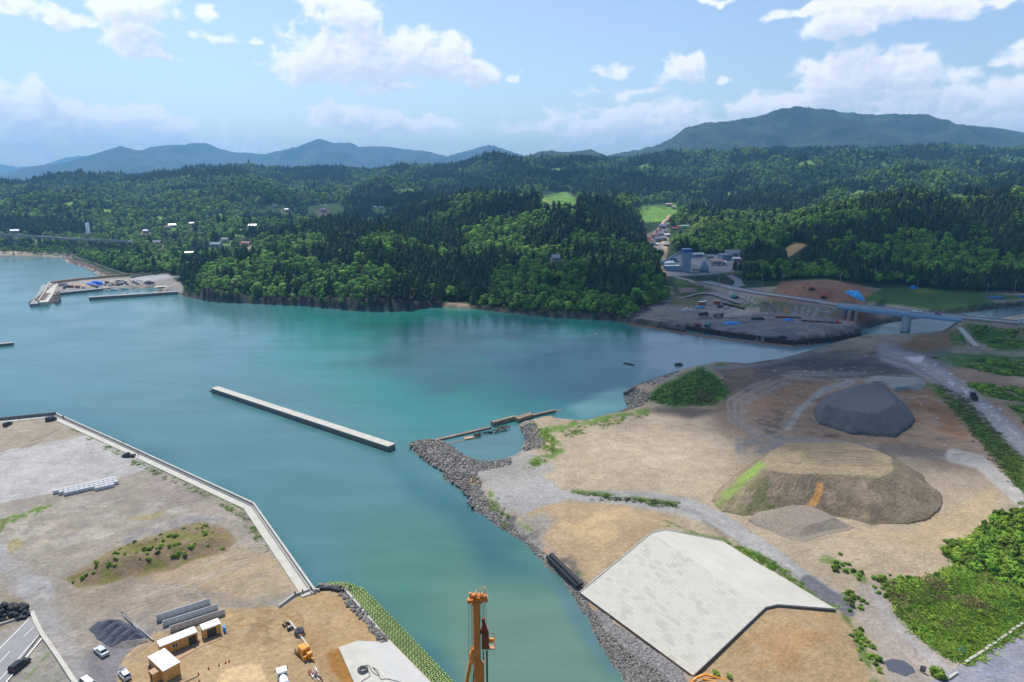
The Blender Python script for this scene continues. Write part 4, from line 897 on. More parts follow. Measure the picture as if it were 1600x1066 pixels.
# armour mat of ring blocks down to the water
kerbL = [P(*q, 2.6) for q in ((539, 924), (606, 1004), (690, 1090), (800, 1210), (905, 1330))]
m = MB(); ribbon(m, [p[:2] for p in kerbL], -.25, .3, 1., 3.35); o = m.build('kerb', M_CONC); tag(o, 'long straight white concrete kerb above the mossy ring blocks', 'kerb')
edgeL = [P(*q, .2) for q in ((566, 919), (632, 985), (704, 1062), (830, 1200), (930, 1310))]
curveI = [P(*q, 1.9) for q in ((497, 919.5), (515, 918.5), (532, 920), (541, 926))]; curveO = [P(*q, .3) for q in ((493, 914.5), (520, 910.5), (548, 911.5), (566, 919))]
m = MB(); n = 14
def lerpl(line, t):
    seg = [(line[i+1]-line[i]).length for i in range(len(line)-1)]; s = t*sum(seg)
    for i, q in enumerate(seg):
        if s <= q or i == len(seg)-1: return line[i].lerp(line[i+1], min(1, s/q))
        s -= q
def ringmesh():
    m = MB(); k = 8; R0, R1 = .56, .31; vs = []
    for i in range(k):
        a = 2*PI*(i+.5)/k; c, s = math.cos(a), math.sin(a); w = 1.08 if i % 2 else .95
        vs += [(R0*w*c, R0*w*s, 0), (R0*w*c, R0*w*s, .38), (R0*.86*c, R0*.86*s, .5), (R1*c, R1*s, .5), (R1*c, R1*s, 0)]
    fs = []
    for i in range(k):
        for j in range(4): fs.append((i*5+j, ((i+1) % k)*5+j, ((i+1) % k)*5+j+1, i*5+j+1))
    return m.add(vs, fs).mesh('ring_block', M_MOSS)
RM = ringmesh(); M_MOSSD = mat('dark moss bed', (.02, .035, .015), .9, .4, 1.5)
rows = ((kerbL[:5], edgeL[:5], 4, 62), (curveI, curveO, 2, 9))
for I, O, nr, ncol in rows:
    vs = []; fs = []
    for c in range(ncol+1):
        a, b = lerpl(I, c/ncol), lerpl(O, c/ncol)
        for r_ in range(2): q = a.lerp(b, [.02, 1.12][r_]); vs.append((q.x, q.y, (2.45 if r_ == 0 else -.55)))
    for c in range(ncol): fs.append((c*2, c*2+1, c*2+3, c*2+2))
    o = MB().add(vs, fs).build('bank_slope', M_MOSSD); tag(o, kind='structure')
cnt = 0
for I, O, nr, ncol in rows:
    pitch = 1.32; L_ = sum((I[i+1]-I[i]).length for i in range(len(I)-1)); nc_ = int(L_/pitch)
    for c in range(nc_):
        a, b = lerpl(I, (c+.5)/nc_), lerpl(O, (c+.5)/nc_); d = (lerpl(I, (c+.6)/nc_)-a).normalized()
        nn_ = max(2, int(round((b-a).length/1.4)))
        for r_ in range(nn_):
            f = (r_+.55)/nn_; q = a.lerp(b, f); q = q+d*(.66 if r_ % 2 else 0); z = 2.4-2.35*f
            px_, py_ = proj(q.x, q.y, z)
            if py_ > 1120: continue
            e = link_mesh('ring_block', RM); e.location = (q.x, q.y, z); e.rotation_euler = (-.0, .0, math.atan2(d.y, d.x)+random.uniform(-.12, .12)); cnt += 1
            tag(e, 'mossy green concrete ring block in the armour mat along the quay', 'armour block', 'ring blocks of the armour mat')
print('rings', cnt)
# rocks
def rockmesh(k, seed, flat=.7):
    random.seed(seed); V = []; Fc = []; sph(V, Fc, Vector((0, 0, 0)), .5, squash=flat, seg=6, rings=4)
    V = [(x*jit(1, .22)*k, y*jit(1, .22), z*jit(1, .2)) for x, y, z in V]; return me_from('rock', V, Fc, M_STONE)
ROCKS = [rockmesh(1+.12*k, 50+k) for k in range(6)]; random.seed(11)
def boulder_row(line, n, s0, s1, spread, lab, grp, name='boulder', meshes=None, zoff=0.):
    for k in range(n):
        q = lerpl(line, (k+random.random()*.6)/n); x, y = q.x+random.uniform(-spread, spread), q.y+random.uniform(-spread, spread)
        s = random.uniform(s0, s1); z = q.z+zoff; e = link_mesh(name, random.choice(meshes or ROCKS)); e.location = (x, y, z+s*.2); e.rotation_euler = (random.uniform(-.3, .3), random.uniform(-.3, .3), random.uniform(0, 6.28)); e.scale = (s, s, s*.85); tag(e, lab, 'rock', grp)
boulder_row([P(*q, ZQ) for q in ((533, 924), (548, 942), (575, 972), (603, 1003))], 120, .5, 1.15, 1.0, 'grey boulder in the row between the dirt pad and the white kerb', 'boulders beside the dirt pad')
boulder_row([P(*q, 2.6) for q in ((503, 916), (528, 918))], 16, .6, 1.1, .5, 'pale stone behind the row of black sandbags', 'stones behind the black sandbags')
# ------------------------------------------------------------------ sandbags
def bag(name, w, h, m, tie=True):
    mb = MB(); k = 10; vs = []; prof = [(0, .0), (.46, 0), (.53, .18), (.54, .55), (.48, .85), (.3, 1.), (.08, .97), (.05, 1.1)] if tie else [(0, 0), (.4, 0), (.5, .3), (.46, .7), (.25, 1.), (.0, 1.02)]
    for r_, z in prof:
        for i in range(k):
            a = 2*PI*i/k; sq = 1/max(abs(math.cos(a)), abs(math.sin(a)))**.55; vs.append((r_*w*sq*math.cos(a)*jit(1, .05), r_*w*sq*math.sin(a)*jit(1, .05), z*h*jit(1, .03)))
    fs = [tuple(range(k))[::-1]]
    for j in range(len(prof)-1):
        for i in range(k): fs.append((j*k+i, j*k+(i+1) % k, (j+1)*k+(i+1) % k, (j+1)*k+i))
    fs.append(tuple((len(prof)-1)*k+i for i in range(k)))
    return mb.add(vs, fs, True).mesh(name, m)
WB = [bag('bulk_bag', 1.62, 1.35, M_BAG) for _ in range(4)]
pa = P(89, 770.5, ZQ); pb = P(176, 751.5, ZQ); d = (pb-pa)/11.3; nrm = Vector((d.y, -d.x, 0)).normalized()*1.9
place = [(c, 0) for c in range(13)]+[(c, 1) for c in range(1, 13)]+[(c, 2) for c in range(2, 13)]
place = [(c, r_) for c in range(13) for r_ in range(3) if not ((r_ == 2 and c in (0, 1)) or (r_ == 1 and c == 0))]+[(c, 3) for c in range(8, 12)]
for c, r_ in place:
    q = pa+d*(c-.2)+nrm*r_; e = link_mesh('bulk_bag', random.choice(WB)); e.location = (q.x, q.y, ZQ+.02); e.rotation_euler = (0, 0, math.atan2(d.y, d.x)+random.uniform(-.06, .06))
    tag(e, 'white square bulk bag in the packed block on the gravel quay', 'bulk bag', 'white bulk bags packed on the quay')
BB = [bag('sandbag', 1.15, .8, M_BBAG, False) for _ in range(4)]
for k in range(95):
    u = random.random(); v = random.random(); px_ = -12+58*u; base_ = 975-u*6; top_ = 944+4*abs(u-.4); q = P(px_, base_-(base_-top_)*v*.9-2, ZQ); lay = .75*min(2, int(3*(1-abs(v-.45)*2)*random.random()+.4))
    e = link_mesh('sandbag', BB[k % 4]); e.location = (q.x, q.y, ZQ+lay); e.rotation_euler = (random.uniform(-.25, .25), random.uniform(-.25, .25), random.uniform(0, 6)); tag(e, 'black sandbag in the heap beside the road end', 'sandbag', 'black sandbags heaped beside the road')
for k in range(13):
    q = lerpl([P(500, 921.5, ZQ), P(515, 920.5, ZQ), P(531, 924.5, ZQ)], k/12); e = link_mesh('sandbag', BB[k % 4]); e.location = (q.x, q.y, ZQ); e.rotation_euler = (0, 0, k); tag(e, 'black sandbag in the short row at the corner of the dirt pad', 'sandbag', 'black sandbags at the pad corner')
# ------------------------------------------------------------------ road on the left
def sheet(name, pts, m, dz=.03, z=ZQ, kind='structure'):
    ps = [P(*q, z) for q in pts]; vs = [(p.x, p.y, z+dz) for p in ps]
    o = MB().add(vs, [tuple(range(len(vs)))]).build(name, m); return tag(o, kind=kind) if kind else o
sheet('road', [(46, 968), (56, 962), (63, 992), (20, 1050), (-60, 1180), (-260, 1400), (-500, 1400), (-120, 1110)], M_ASPH, .30)
def pline(a, b, w, z=ZQ, dz=.305):
    pa, pb = P(*a, z), P(*b, z); d = (pb-pa).normalized(); n = Vector((-d.y, d.x, 0))*w/2
    return [(pa+n).x, (pa+n).y, z+dz], [(pa-n).x, (pa-n).y, z+dz], [(pb-n).x, (pb-n).y, z+dz], [(pb+n).x, (pb+n).y, z+dz]
m = MB()
for a, b, w in (((45, 969), (-40, 1056), .16), ((61, 994), (-30, 1098), .16), ((68, 996), (-10, 1092), .3), ((53, 981), (37, 997), .14), ((15, 1020), (-2, 1039), .14), ((-14, 1052), (-30, 1070), .14)):
    m.add(pline(a, b, w), [(0, 1, 2, 3)])
o = m.build('road_markings', M_LINE); tag(o, kind='structure')
kq = [P(*q, ZQ)[:2] for q in ((50, 958), (57, 976), (66, 993), (92, 1030), (118, 1070), (150, 1120))]
o = ribbon(MB(), kq, -.45, .45, ZQ-.2, ZQ+.55).build('kerb', M_CONC); tag(o, 'pale concrete kerb running from the road end down beside the black car', 'kerb')
kq = [P(*q, ZQ)[:2] for q in ((-20, 983), (0, 977), (22, 970), (48, 959))]
o = ribbon(MB(), kq, -.2, .2, ZQ-.2, ZQ+.5).build('kerb', M_CONC); tag(o, 'thin concrete kerb between the black sandbag heap and the road', 'kerb')
# ------------------------------------------------------------------ vehicles
def wheels(e, L, w, r, fx, rx, tw=.2, n=2, xs=None):
    for x in (xs or (fx, rx)):
        for s in (-1, 1):
            m = MB(); m.tube([(x, s*(w/2-tw), r), (x, s*(w/2+.01), r)], r, 12); t = m.build('wheel', M_RUB, e)
            m = MB(); m.tube([(x, s*(w/2+.005), r), (x, s*(w/2+.03), r)], r*.55, 10); m.build('rim', M_RIM, t)
def car(kind, paint_, loc, rz, lab, cat='car', group=None, scale=1.):
    e = empty({'sedan': 'car', 'hatch': 'car', 'van': 'van', 'suv': 'car', 'pickup': 'pickup_truck'}[kind], loc, rz, lab, cat, group)
    L, w, h, prof, green = {
     'sedan': (4.5, 1.7, 1.42, [(-2.25, .35), (-2.28, .75), (-2.2, .98), (-1.35, 1.02), (.85, .98), (1.9, .82), (2.2, .7), (2.25, .35)], [(-1.75, .98), (-1.1, 1.4), (.15, 1.42), (1.0, .96)]),
     'hatch': (3.7, 1.6, 1.5, [(-1.8, .3), (-1.85, .75), (-1.8, 1.0), (-1.0, 1.03), (.8, 1.0), (1.65, .88), (1.83, .7), (1.85, .3)], [(-1.75, 1.), (-1.5, 1.48), (.2, 1.5), (1.0, .98)]),
     'suv': (4.5, 1.8, 1.7, [(-2.2, .4), (-2.25, .85), (-2.2, 1.1), (-1., 1.15), (1.0, 1.1), (1.95, 1.02), (2.2, .85), (2.25, .4)], [(-2.15, 1.1), (-1.95, 1.66), (.3, 1.7), (1.15, 1.1)]),
     'van': (4.6, 1.75, 1.95, [(-2.25, .35), (-2.28, .9), (-2.25, 1.15), (-1., 1.2), (1.3, 1.15), (2.1, 1.02), (2.25, .8), (2.28, .35)], [(-2.22, 1.12), (-2.1, 1.9), (1.05, 1.95), (1.85, 1.08)]),
     'pickup': (5.0, 1.75, 1.7, [(-2.5, .5), (-2.5, 1.0), (-.3, 1.0), (-.25, 1.05), (.85, 1.05), (2.2, .98), (2.45, .8), (2.5, .45)], [(-.3, 1.02), (-.2, 1.68), (.8, 1.7), (1.35, 1.03)])}[kind]
    b = MB(); n = len(prof); vs = []
    for y, q in ((-w/2, 0), (-w/2+.08, 1), (w/2-.08, 1), (w/2, 0)):
        for x, z in prof: vs.append((x*(1.0 if q else .985), y, z if q else min(z, max(.35, z-.07))))
    fs = [tuple(range(n)), tuple(reversed(range(3*n, 4*n)))]
    for j in range(3):
        for i in range(n): fs.append((j*n+i, (j+1)*n+i, (j+1)*n+(i+1) % n, j*n+(i+1) % n))
    b.add(vs, fs); b.build('body', paint_, e)
    g = MB(); k = len(green); vs = [(x, s*(w/2-(.06 if z < 1.25 else .22)), z) for s in (-1, 1) for x, z in green]
    g.add(vs, [tuple(range(k)), tuple(reversed(range(k, 2*k)))]+[(i, k+i, k+(i+1) % k, (i+1) % k) for i in range(k)]); g.build('windows', M_GLASS, e)
    r_ = MB(); x0, x1 = green[1][0]-.05, green[2][0]+.1; z = green[1][1]; r_.box(((x0+x1)/2, 0, z+.035), (x1-x0, w-.42, .06), top=.93)
    for s in (-1, 1):
        r_.tube([(green[0][0]+.02, s*(w/2-.07), green[0][1]), (green[1][0], s*(w/2-.22), z)], .05, 5); r_.tube([(green[3][0]-.02, s*(w/2-.07), green[3][1]), (green[2][0]+.05, s*(w/2-.22), z)], .05, 5); r_.tube([(green[1][0]*.35, s*(w/2-.05), green[0][1]), (green[1][0]*.35, s*(w/2-.215), z)], .045, 5)
    r_.build('roof', paint_, e)
    if kind == 'pickup':
        q = MB(); q.box((-1.4, 0, .72), (2.0, w-.25, .5)); q.build('bed', M_DOOR, e)
    for s in (-1, 1):
        MB().box((prof[-2][0]-.02, s*(w/2-.28), .72), (.1, .36, .16)).build('headlight', M_LAMP, e); MB().box((prof[1][0]+.01, s*(w/2-.22), .82), (.08, .26, .2)).build('taillight', M_RED, e)
        MB().box((green[3][0]-.25, s*(w/2+.08), 1.02), (.14, .16, .12)).build('mirror', paint_, e)
    wheels(e, L, w, .31, L*.31, -L*.3)
    if scale != 1: e.scale = (scale,)*3
    return e
def heading(a, b, z=ZQ): d = P(*b, z)-P(*a, z); return math.atan2(d.y, d.x)
# heading is from the tail to the nose
car('sedan', M_SILV, P(158.5, 1021, ZQ), heading((166, 1024), (150, 1010)), 'silver sedan parked beside the dark gravel heap', 'car')
c = car('hatch', M_WHITE, P(195, 1058, ZQ), heading((201, 1062), (189, 1048)), 'white hatchback with open bonnet parked beside the smaller ochre hut', 'car')
mb = MB(); mb.box((1.35, 0, 1.42), (.06, 1.35, .95), ry=-.5); mb.build('bonnet', M_WHITE, c); pass
car('van', M_WHITE, P(136, 1072, ZQ), heading((146, 1078), (130, 1066)), 'white van at the bottom edge left of the white hatchback', 'van')
car('suv', M_BLACK, P(31, 1043, ZQ), heading((22, 1050), (42, 1034)), 'glossy black car beside the white road line', 'car')
car('pickup', M_BLACK, P(201, 714, ZQ), heading((207, 713), (195, 713)), 'black car with open rear hatch parked near the footway', 'car')
car('suv', M_BLACK, P(12, 665, ZQ), heading((6, 668), (18, 661)), 'black car parked left of the other by the grey sea wall', 'car')
car('van', M_BLACK, P(80, 657.5, ZQ), heading((74, 659), (86, 657)), 'black van parked at the corner of the sea wall', 'van')
# ------------------------------------------------------------------ people
def person(loc, rz, shirt, lab, bend=0.):
    bm_ = bpy.data.meshes.new('person'); bm = bmesh.new(); sk_ = bm.verts.layers.skin.verify()
    J = {'pel': (0, 0, .95, .15), 'chest': (.03, 0, 1.32, .17), 'neck': (.03, 0, 1.5, .065), 'head': (.05, 0, 1.66, .11), 'top': (.05, 0, 1.72, .08)}
    for s, n in ((1, 'l'), (-1, 'r')):
        J['sh'+n] = (.02, s*.2, 1.43, .07); J['el'+n] = (-.02, s*.28, 1.15, .05); J['ha'+n] = (.1, s*.27, .9, .04); J['hip'+n] = (0, s*.1, .88, .1); J['kn'+n] = (.05*s, s*.12, .48, .07); J['an'+n] = (.08*s-.02, s*.12, .08, .05); J['to'+n] = (.08*s+.14, s*.13, .04, .045)
    V = {}
    for k, (x, y, z, r_) in J.items():
        v = bm.verts.new((x, y, z)); v[sk_].radius = (r_, r_); V[k] = v
    V['pel'][sk_].use_root = True
    E = [('pel', 'chest'), ('chest', 'neck'), ('neck', 'head'), ('head', 'top')]
    for n in 'lr': E += [('chest', 'sh'+n), ('sh'+n, 'el'+n), ('el'+n, 'ha'+n), ('pel', 'hip'+n), ('hip'+n, 'kn'+n), ('kn'+n, 'an'+n), ('an'+n, 'to'+n)]
    for a, b in E: bm.edges.new((V[a], V[b]))
    bm.to_mesh(bm_); bm.free(); o = bpy.data.objects.new('person', bm_); COL.objects.link(o); o.location = loc; o.rotation_euler = (0, 0, rz)
    md = o.modifiers.new('skin', 'SKIN'); md.use_smooth_shade = True; md = o.modifiers.new('sub', 'SUBSURF'); md.levels = 1; md.render_levels = 1; bm_.materials.append(shirt)
    hd = MB(); V_ = []; F_ = []; sph(V_, F_, Vector((0, 0, 0)), .125, squash=1.15, seg=8, rings=6); hd.add([(x+.035, y, z+1.72) for x, y, z in V_], F_, True); hd.build('hair', M_BLACK, o)
    return tag(o, lab, 'person')
person(P(99, 655, 3.46), 2.2, M_CLD, 'person in dark clothes standing on the footway at the wall corner')
person(P(193, 695, 3.46), 1.2, M_CLD, 'person in black leaning at the parapet behind the black pickup')
person(P(216, 713, 3.46), 0.4, M_CLD, 'person in dark clothes standing just right of the black pickup')
person(P(30, 656, 3.46), 0.9, M_CLD, 'person in dark clothes below the grey wall left of the black van')
# ------------------------------------------------------------------ huts
def hut(a, b, depth, hgt, lab, door=None, win=None, side=1):
    """a, b: front eaves corners seen in the photo"""
    pa, pb = P(*a, ZQ+hgt+.3), P(*b, ZQ+hgt+.3); pa.z = pb.z = ZQ; L = (pb-pa).length; d = (pb-pa).normalized(); rz = math.atan2(d.y, d.x)
    e = empty('site_hut', ((pa+pb)/2)[:2]+(ZQ,) if False else (*((pa+pb)/2)[:2], ZQ), rz, lab, 'site hut')
    # local: x along the front, y to the back, front at y=0
    mb = MB(); mb.box((0, depth/2, hgt/2+.2), (L, depth, hgt)); mb.build('wall', M_WOOD, e)
    mb = MB(); mb.box((0, depth/2, hgt+.26), (L+.22, depth+.25, .12)); mb.box((0, depth/2, hgt+.34), (L+.02, depth+.02, .05)); mb.build('roof', M_WHITE, e)
    mb = MB()
    for x in np.arange(-L/2, L/2+.01, L/max(2, round(L/.9))): mb.box((x, -.015, hgt/2+.2), (.05, .03, hgt))
    mb.box((0, -.02, .24), (L, .04, .1)); mb.build('batten', M_WOOD, e)
    for x in (-L/2+.4, L/2-.4):
        mb = MB(); mb.box((x, depth/2, .1), (.4, depth-.2, .2)); mb.build('base_beam', M_STEEL, e)
    if door: mb = MB(); mb.box((door[0]*L, -.04, door[2]/2+.22), (door[1], .06, door[2])); dr = mb.build('door', M_DOOR, e); MB().box((door[0]*L+door[1]*.38, -.09, 1.2), (.06, .05, .2)).build('handle', M_RIM, dr)
    if win: mb = MB(); mb.box((win[0]*L, -.04, 1.6), (win[1], .06, .75)); wn = mb.build('window', M_GLASS, e); q = MB(); [q.box((win[0]*L+s*win[1]/2, -.05, 1.6), (.07, .08, .85)) for s in (-1, 0, 1)]; q.build('window_frame', M_WHITE, wn)
    return e
hut((250, 1010.5), (307.5, 987.5), 2.5, 2.5, 'long ochre site hut with a white roof and a window in its front', (.36, 1.7, 2.), (-.12, 1.2))
h = hut((316.8, 984.4), (344, 974.3), 2.4, 2.4, 'small ochre site hut with an open black doorway', (-.02, 2.1, 2.0))
MB().box((2.75, .3, .7), (.5, 1.2, 1.2)).build('tarpaulin', M_BLUE, h)
e = hut((231.4, 1026.4), (255, 1048.6), 3.5, 2.9, 'tall square ochre hut with a white roof nearest the bottom edge', None, (-.2, .8))
for i_, (x, y, z, sx, sy, sz, mm_, nm) in enumerate(((.9, -.8, 1.2, 1.8, 1.5, 2.2, M_WOOD, 'porch'), (.9, -.8, 2.36, 2.0, 1.7, .1, M_TIMB, 'porch_roof'), (.9, -1.58, 1.2, .9, .06, 1.8, M_DOOR, 'door'), (-2.9, -.3, .9, .5, .5, 1.6, M_STEEL, 'gas_cabinet'), (2.9, 1.2, .7, .5, .9, .7, M_STEEL, 'air_unit'))): MB().box((x, y, z), (sx, sy, sz)).build(nm, mm_, e)
for a, b, lab in (((268, 1034), (304, 1015), 'pale timber walkway in front of the long ochre hut'), ((306, 1013), (346, 996), 'pale timber walkway in front of the small ochre hut')):
    pa, pb = P(*a, ZQ), P(*b, ZQ); d = (pb-pa); mb = MB(); n_ = int(d.length/.3)
    for k in range(n_): q = pa+d*(k+.5)/n_; mb.box((q.x, q.y, ZQ+.08), (.27, 1.1, .08), rz=math.atan2(d.y, d.x))
    o = mb.build('walkway', M_TIMB); tag(o, lab, 'walkway')
# ------------------------------------------------------------------ L-shaped wall blocks
def lwall(a, b, hgt, lab, grp):
    pa, pb = P(*a, ZQ), P(*b, ZQ); d = pb-pa; L = d.length; rz = math.atan2(d.y, d.x); n = 8
    for k in range(n):
        q = pa+d*(k+.5)/n; e = empty('retaining_block', (q.x, q.y, ZQ), rz, lab, 'concrete block', grp); w_ = L/n-.04
        MB().xprism([(-w_/2, .22), (w_/2, .22), (w_/2, hgt), (-w_/2, hgt)], -.02, .16).build('upright', mat('new grey concrete', (.46, .46, .47), .9, .08, .6), e)
        MB().box((0, 1.0, .12), (w_, 2.0, .2)).build('footing', M_CONC, e)
lwall((244.5, 973), (329, 945.5), 2.0, 'grey L-shaped concrete block in the rear of three rows', 'rear row of L-shaped concrete blocks')
lwall((254.5, 980.5), (341, 953), 1.7, 'grey L-shaped concrete block in the middle of three rows', 'middle row of L-shaped concrete blocks')
lwall((266, 989), (352, 961), 1.7, 'grey L-shaped concrete block in the front of three rows', 'front row of L-shaped concrete blocks')
# ------------------------------------------------------------------ dark gravel ridges, small heap
def heap(name, outline, z0, h, m, lab, cat='gravel heap', ridges=None, seed=1, top=6., n=90, noise=.25, flat=None, ext=None, skew=0.):
    ps = [P(*q, z0) for q in outline]; xs = [p.x for p in ps]; ys = [p.y for p in ps]
    X, Y = np.meshgrid(np.linspace(min(xs)-1, max(xs)+1, n), np.linspace(min(ys)-1, max(ys)+1, n))
    W_ = (fbm(X/ (top*.8), Y/(top*.8), seed, 3)-.5)*top*.25
    sd = sdist(X, Y, [(p.x, p.y) for p in ps])+W_
    hh = h*np.clip(sd/top, 0, 1) if flat is None else np.minimum(h*np.clip(sd/top, 0, 1), flat)
    if ridges: hh = hh*ridges(X, Y)
    hh = hh+(fbm(X/1.2, Y/1.2, seed+3, 3)-.5)*noise*(sd > 0)
    g = height(X, Y); Z = np.where(sd > 0, np.maximum(g+.03, z0+hh), g-.6)
    me = grid_mesh(name, X, Y, Z, None, m, mask=(sd > -.6)); return tag(me, lab, cat)
M_DGRAV = mat('dark crushed gravel', A(92, 96, 108), .95, .3, 2.5, bump=.12, bscale=3); M_MGRAV = mat('grey crushed gravel', A(150, 142, 132), .95, .28, 2.2, bump=.15, bscale=2.5)
dd = (P(215, 1000, ZQ)-P(150, 985, ZQ)); 
def rid(X, Y):
    a = P(150, 1000, ZQ); b = P(205, 965, ZQ); u = (b-a).normalized(); v = (X*u.x+Y*u.y)
    c = P(150, 990, ZQ); e_ = P(190, 1015, ZQ); w_ = (e_-c).normalized(); t = X*w_.x+Y*w_.y
    return .35+.75*np.abs(np.sin(t*1.15+.6*np.sin(v*.9)))
heap('gravel_heap', [(138, 984), (150, 972), (185, 968), (222, 985), (232, 998), (205, 1010), (172, 1012), (152, 1000)], ZQ, 1.5, M_DGRAV, 'low dark gravel heap tipped in overlapping ridges behind the silver sedan', ridges=rid, top=2.2, n=120, noise=.15)
heap('gravel_heap', [(176, 1013), (190, 1002), (228, 996), (232, 1003), (200, 1014)], ZQ, .9, mat('grey rubble', A(140, 134, 128), .95, .3, 2, bump=.1), 'low grey rubble heap between the dark gravel and the long hut', top=1.6, n=60)
o = empty('pole_bundle', (0, 0, 0), 0, 'bundle of long grey poles lying beside the dark gravel heap', 'poles')
for k in range(3):
    a, b = ((189+k*.8, 954+k*1.4), (208+k, 975+k)) if k < 2 else ((206, 973), (240, 1001)); MB().tube([P(a[0], a[1], ZQ+.3), P(b[0], b[1], ZQ+.3)], .14, 6).build('pole', M_STEEL, o)
MB().tube([P(205, 970, ZQ+.35), P(238, 1000, ZQ+.35)], .14, 6).build('pole', M_STEEL, o); MB().tube([P(192, 960, ZQ+.5), P(216, 984, ZQ+.5)], .12, 6).build('pole', M_STEEL, o)
# ------------------------------------------------------------------ cones, generator, trolley, hoses
for px_, py_, t in ((310.5, 1004, 'beside the corner of the small ochre hut'), (309, 1009, 'at the right end of the long hut'), (326, 1046, 'standing alone on the dirt right of the square hut'), (310, 1055, 'at the end of the low timber'), (342, 1041, 'leftmost of the three close together'), (352.5, 1037, 'middle one of the three close together'), (358, 1035, 'rightmost of the three close together'), (311, 1066, 'lowest on the dirt beside the timber')):
    e = empty('traffic_cone', P(px_, py_, ZQ), 0, 'orange-red traffic cone '+t, 'traffic cone', 'traffic cones on the dirt'); m = MB(); m.tube([(0, 0, .04), (0, 0, .75)], .19, 8, r2=.04); m.build('cone_body', M_CONE, e); MB().box((0, 0, .03), (.42, .42, .05)).build('cone_base', M_RUB, e)
o = ribbon(MB(), [P(284, 1068, ZQ)[:2], P(309, 1057, ZQ)[:2]], -.12, .12, ZQ, ZQ+.25).build('timber', M_TIMB); tag(o, 'long pale timber lying on the dirt right of the square hut', 'timber')
def local(px, py, z=ZQ, rz=0): return Vector(P(px, py, z))
g0 = P(479, 1028, ZQ); rz = heading((470, 1030), (486, 1046)); e = empty('generator', g0, rz, 'orange generator set with stepped boxes near the concrete slab', 'generator')
MB().box((-1.0, 0, 1.35), (2.2, 1.9, 2.3)).build('housing', M_ORAN, e); MB().box((.75, .3, .95), (1.2, 1.1, 1.6)).build('tank', M_ORAN, e); MB().box((.5, -.75, .75), (1.1, .8, 1.1)).build('cabinet', M_ORAN, e); MB().box((-.2, 0, .1), (3.6, 2., .2)).build('skid', M_STEEL, e); MB().tube([(1.4, .3, .9), (2.6, .5, .5)], .22, 8).build('pipe', M_ORAN, e); MB().box((-1.0, 0, 2.53), (2.0, 1.7, .06)).build('lid', mat('bright orange paint', A(240, 165, 50), .4), e)
e = empty('steel_rack', P(464, 1024, ZQ), rz, 'small rusty rack of upright bars left of the generator', 'rack')
for k in range(4): MB().tube([(-.8+k*.5, 0, 0), (-.8+k*.5, 0, 1.3)], .08, 6).build('bar', M_RUST, e)
MB().box((0, 0, .15), (2., .4, .1)).build('base', M_RUST, e)
# drill parts heap behind generator
e = empty('drill_tools', P(494, 1058, ZQ), heading((486, 1045), (500, 1062)), 'pile of red and grey drilling tools beyond the generator', 'drilling tools')
random.seed(5)
for k in range(16):
    x, y = random.uniform(-2.2, 2.2), random.uniform(-.9, .9); a = random.uniform(-.5, .5); MB().tube([(x-.7, y-.2*a, .3+.2*random.random()), (x+.7, y+.4*a, .3+.3*random.random())], random.uniform(.08, .2), 6).build('drill_rod', random.choice([M_STEEL, M_RUST, mat('dull pink steel', A(190, 90, 90), .6), M_WHITE]), e)
e = empty('cable_trolley', P(450, 981, ZQ), heading((441, 973), (454, 986)), 'rusty wheeled trolley next to the grey hose coil', 'trolley')
MB().box((0, 0, .5), (3., .25, .18)).build('frame', M_RUST, e); MB().box((1., 0, .7), (.7, .9, .5)).build('winch', M_STEEL, e)
for x in (-1.3, -.6, 1.2):
    for s in (-1, 1): MB().tube([(x, s*.5, .35), (x, s*.7, .35)], .35, 10).build('wheel', M_RUB, e)
    MB().tube([(x, 0, .5), (x, 0, 1.3)], .1, 6).build('upright', M_RUST, e)
def coil(loc, r, turns, lab, h=.5, tail=None):
    e = empty('hose_coil', loc, 0, lab, 'hose coil'); pts = []
    for t in range(turns*14): a = 2*PI*t/14; q = r*(.55+.45*math.sin(t*.37)**2); pts.append((q*math.cos(a), q*math.sin(a), .12+h*abs(math.sin(t*.21))))
    MB().tube(pts, .075, 5).build('coil', M_CABLE, e)
    for tl in tail or []:
        P0 = [Vector(P(*q, loc[2]+.1))-Vector(loc) for q in tl]; pp = []
        for i in range(len(P0)-1):
            a0, a1, a2, a3 = P0[max(i-1, 0)], P0[i], P0[i+1], P0[min(i+2, len(P0)-1)]
            for k in range(5):
                t = k/5; pp.append(tuple(cubic(a0[c], a1[c], a2[c], a3[c], t) for c in range(3)))
        MB().tube(pp, .06, 5).build('hose', M_CABLE, e)
    return e
coil(P(468, 991, ZQ), 1.2, 12, 'tangled grey hose coil on the dirt at the end of the beam', 1.1)
# concrete slab with a crease
sheet('slab', [(529, 1013), (559, 1002.5), (640, 1100), (700, 1200), (580, 1130)], M_CONC, .25, kind=None).__setitem__('kind', 'structure')
sheet('slab', [(559, 1002.5), (608, 1004.5), (700, 1100), (840, 1260), (700, 1200), (640, 1100)], mat('cool concrete', A(208, 206, 200), .9, .06, .3, bump=.02), .2, kind=None).__setitem__('kind', 'structure')
coil(P(567, 1048, ZQ+.25), 1.15, 10, 'grey hose coil lying on the pale concrete slab', .35, [[(571, 1041), (576, 1040), (582, 1050), (592, 1056), (590, 1048), (582, 1043), (590, 1052), (596, 1062), (606, 1061), (640, 1070)], [(575, 1049), (578, 1056), (566, 1064), (560, 1070)]])
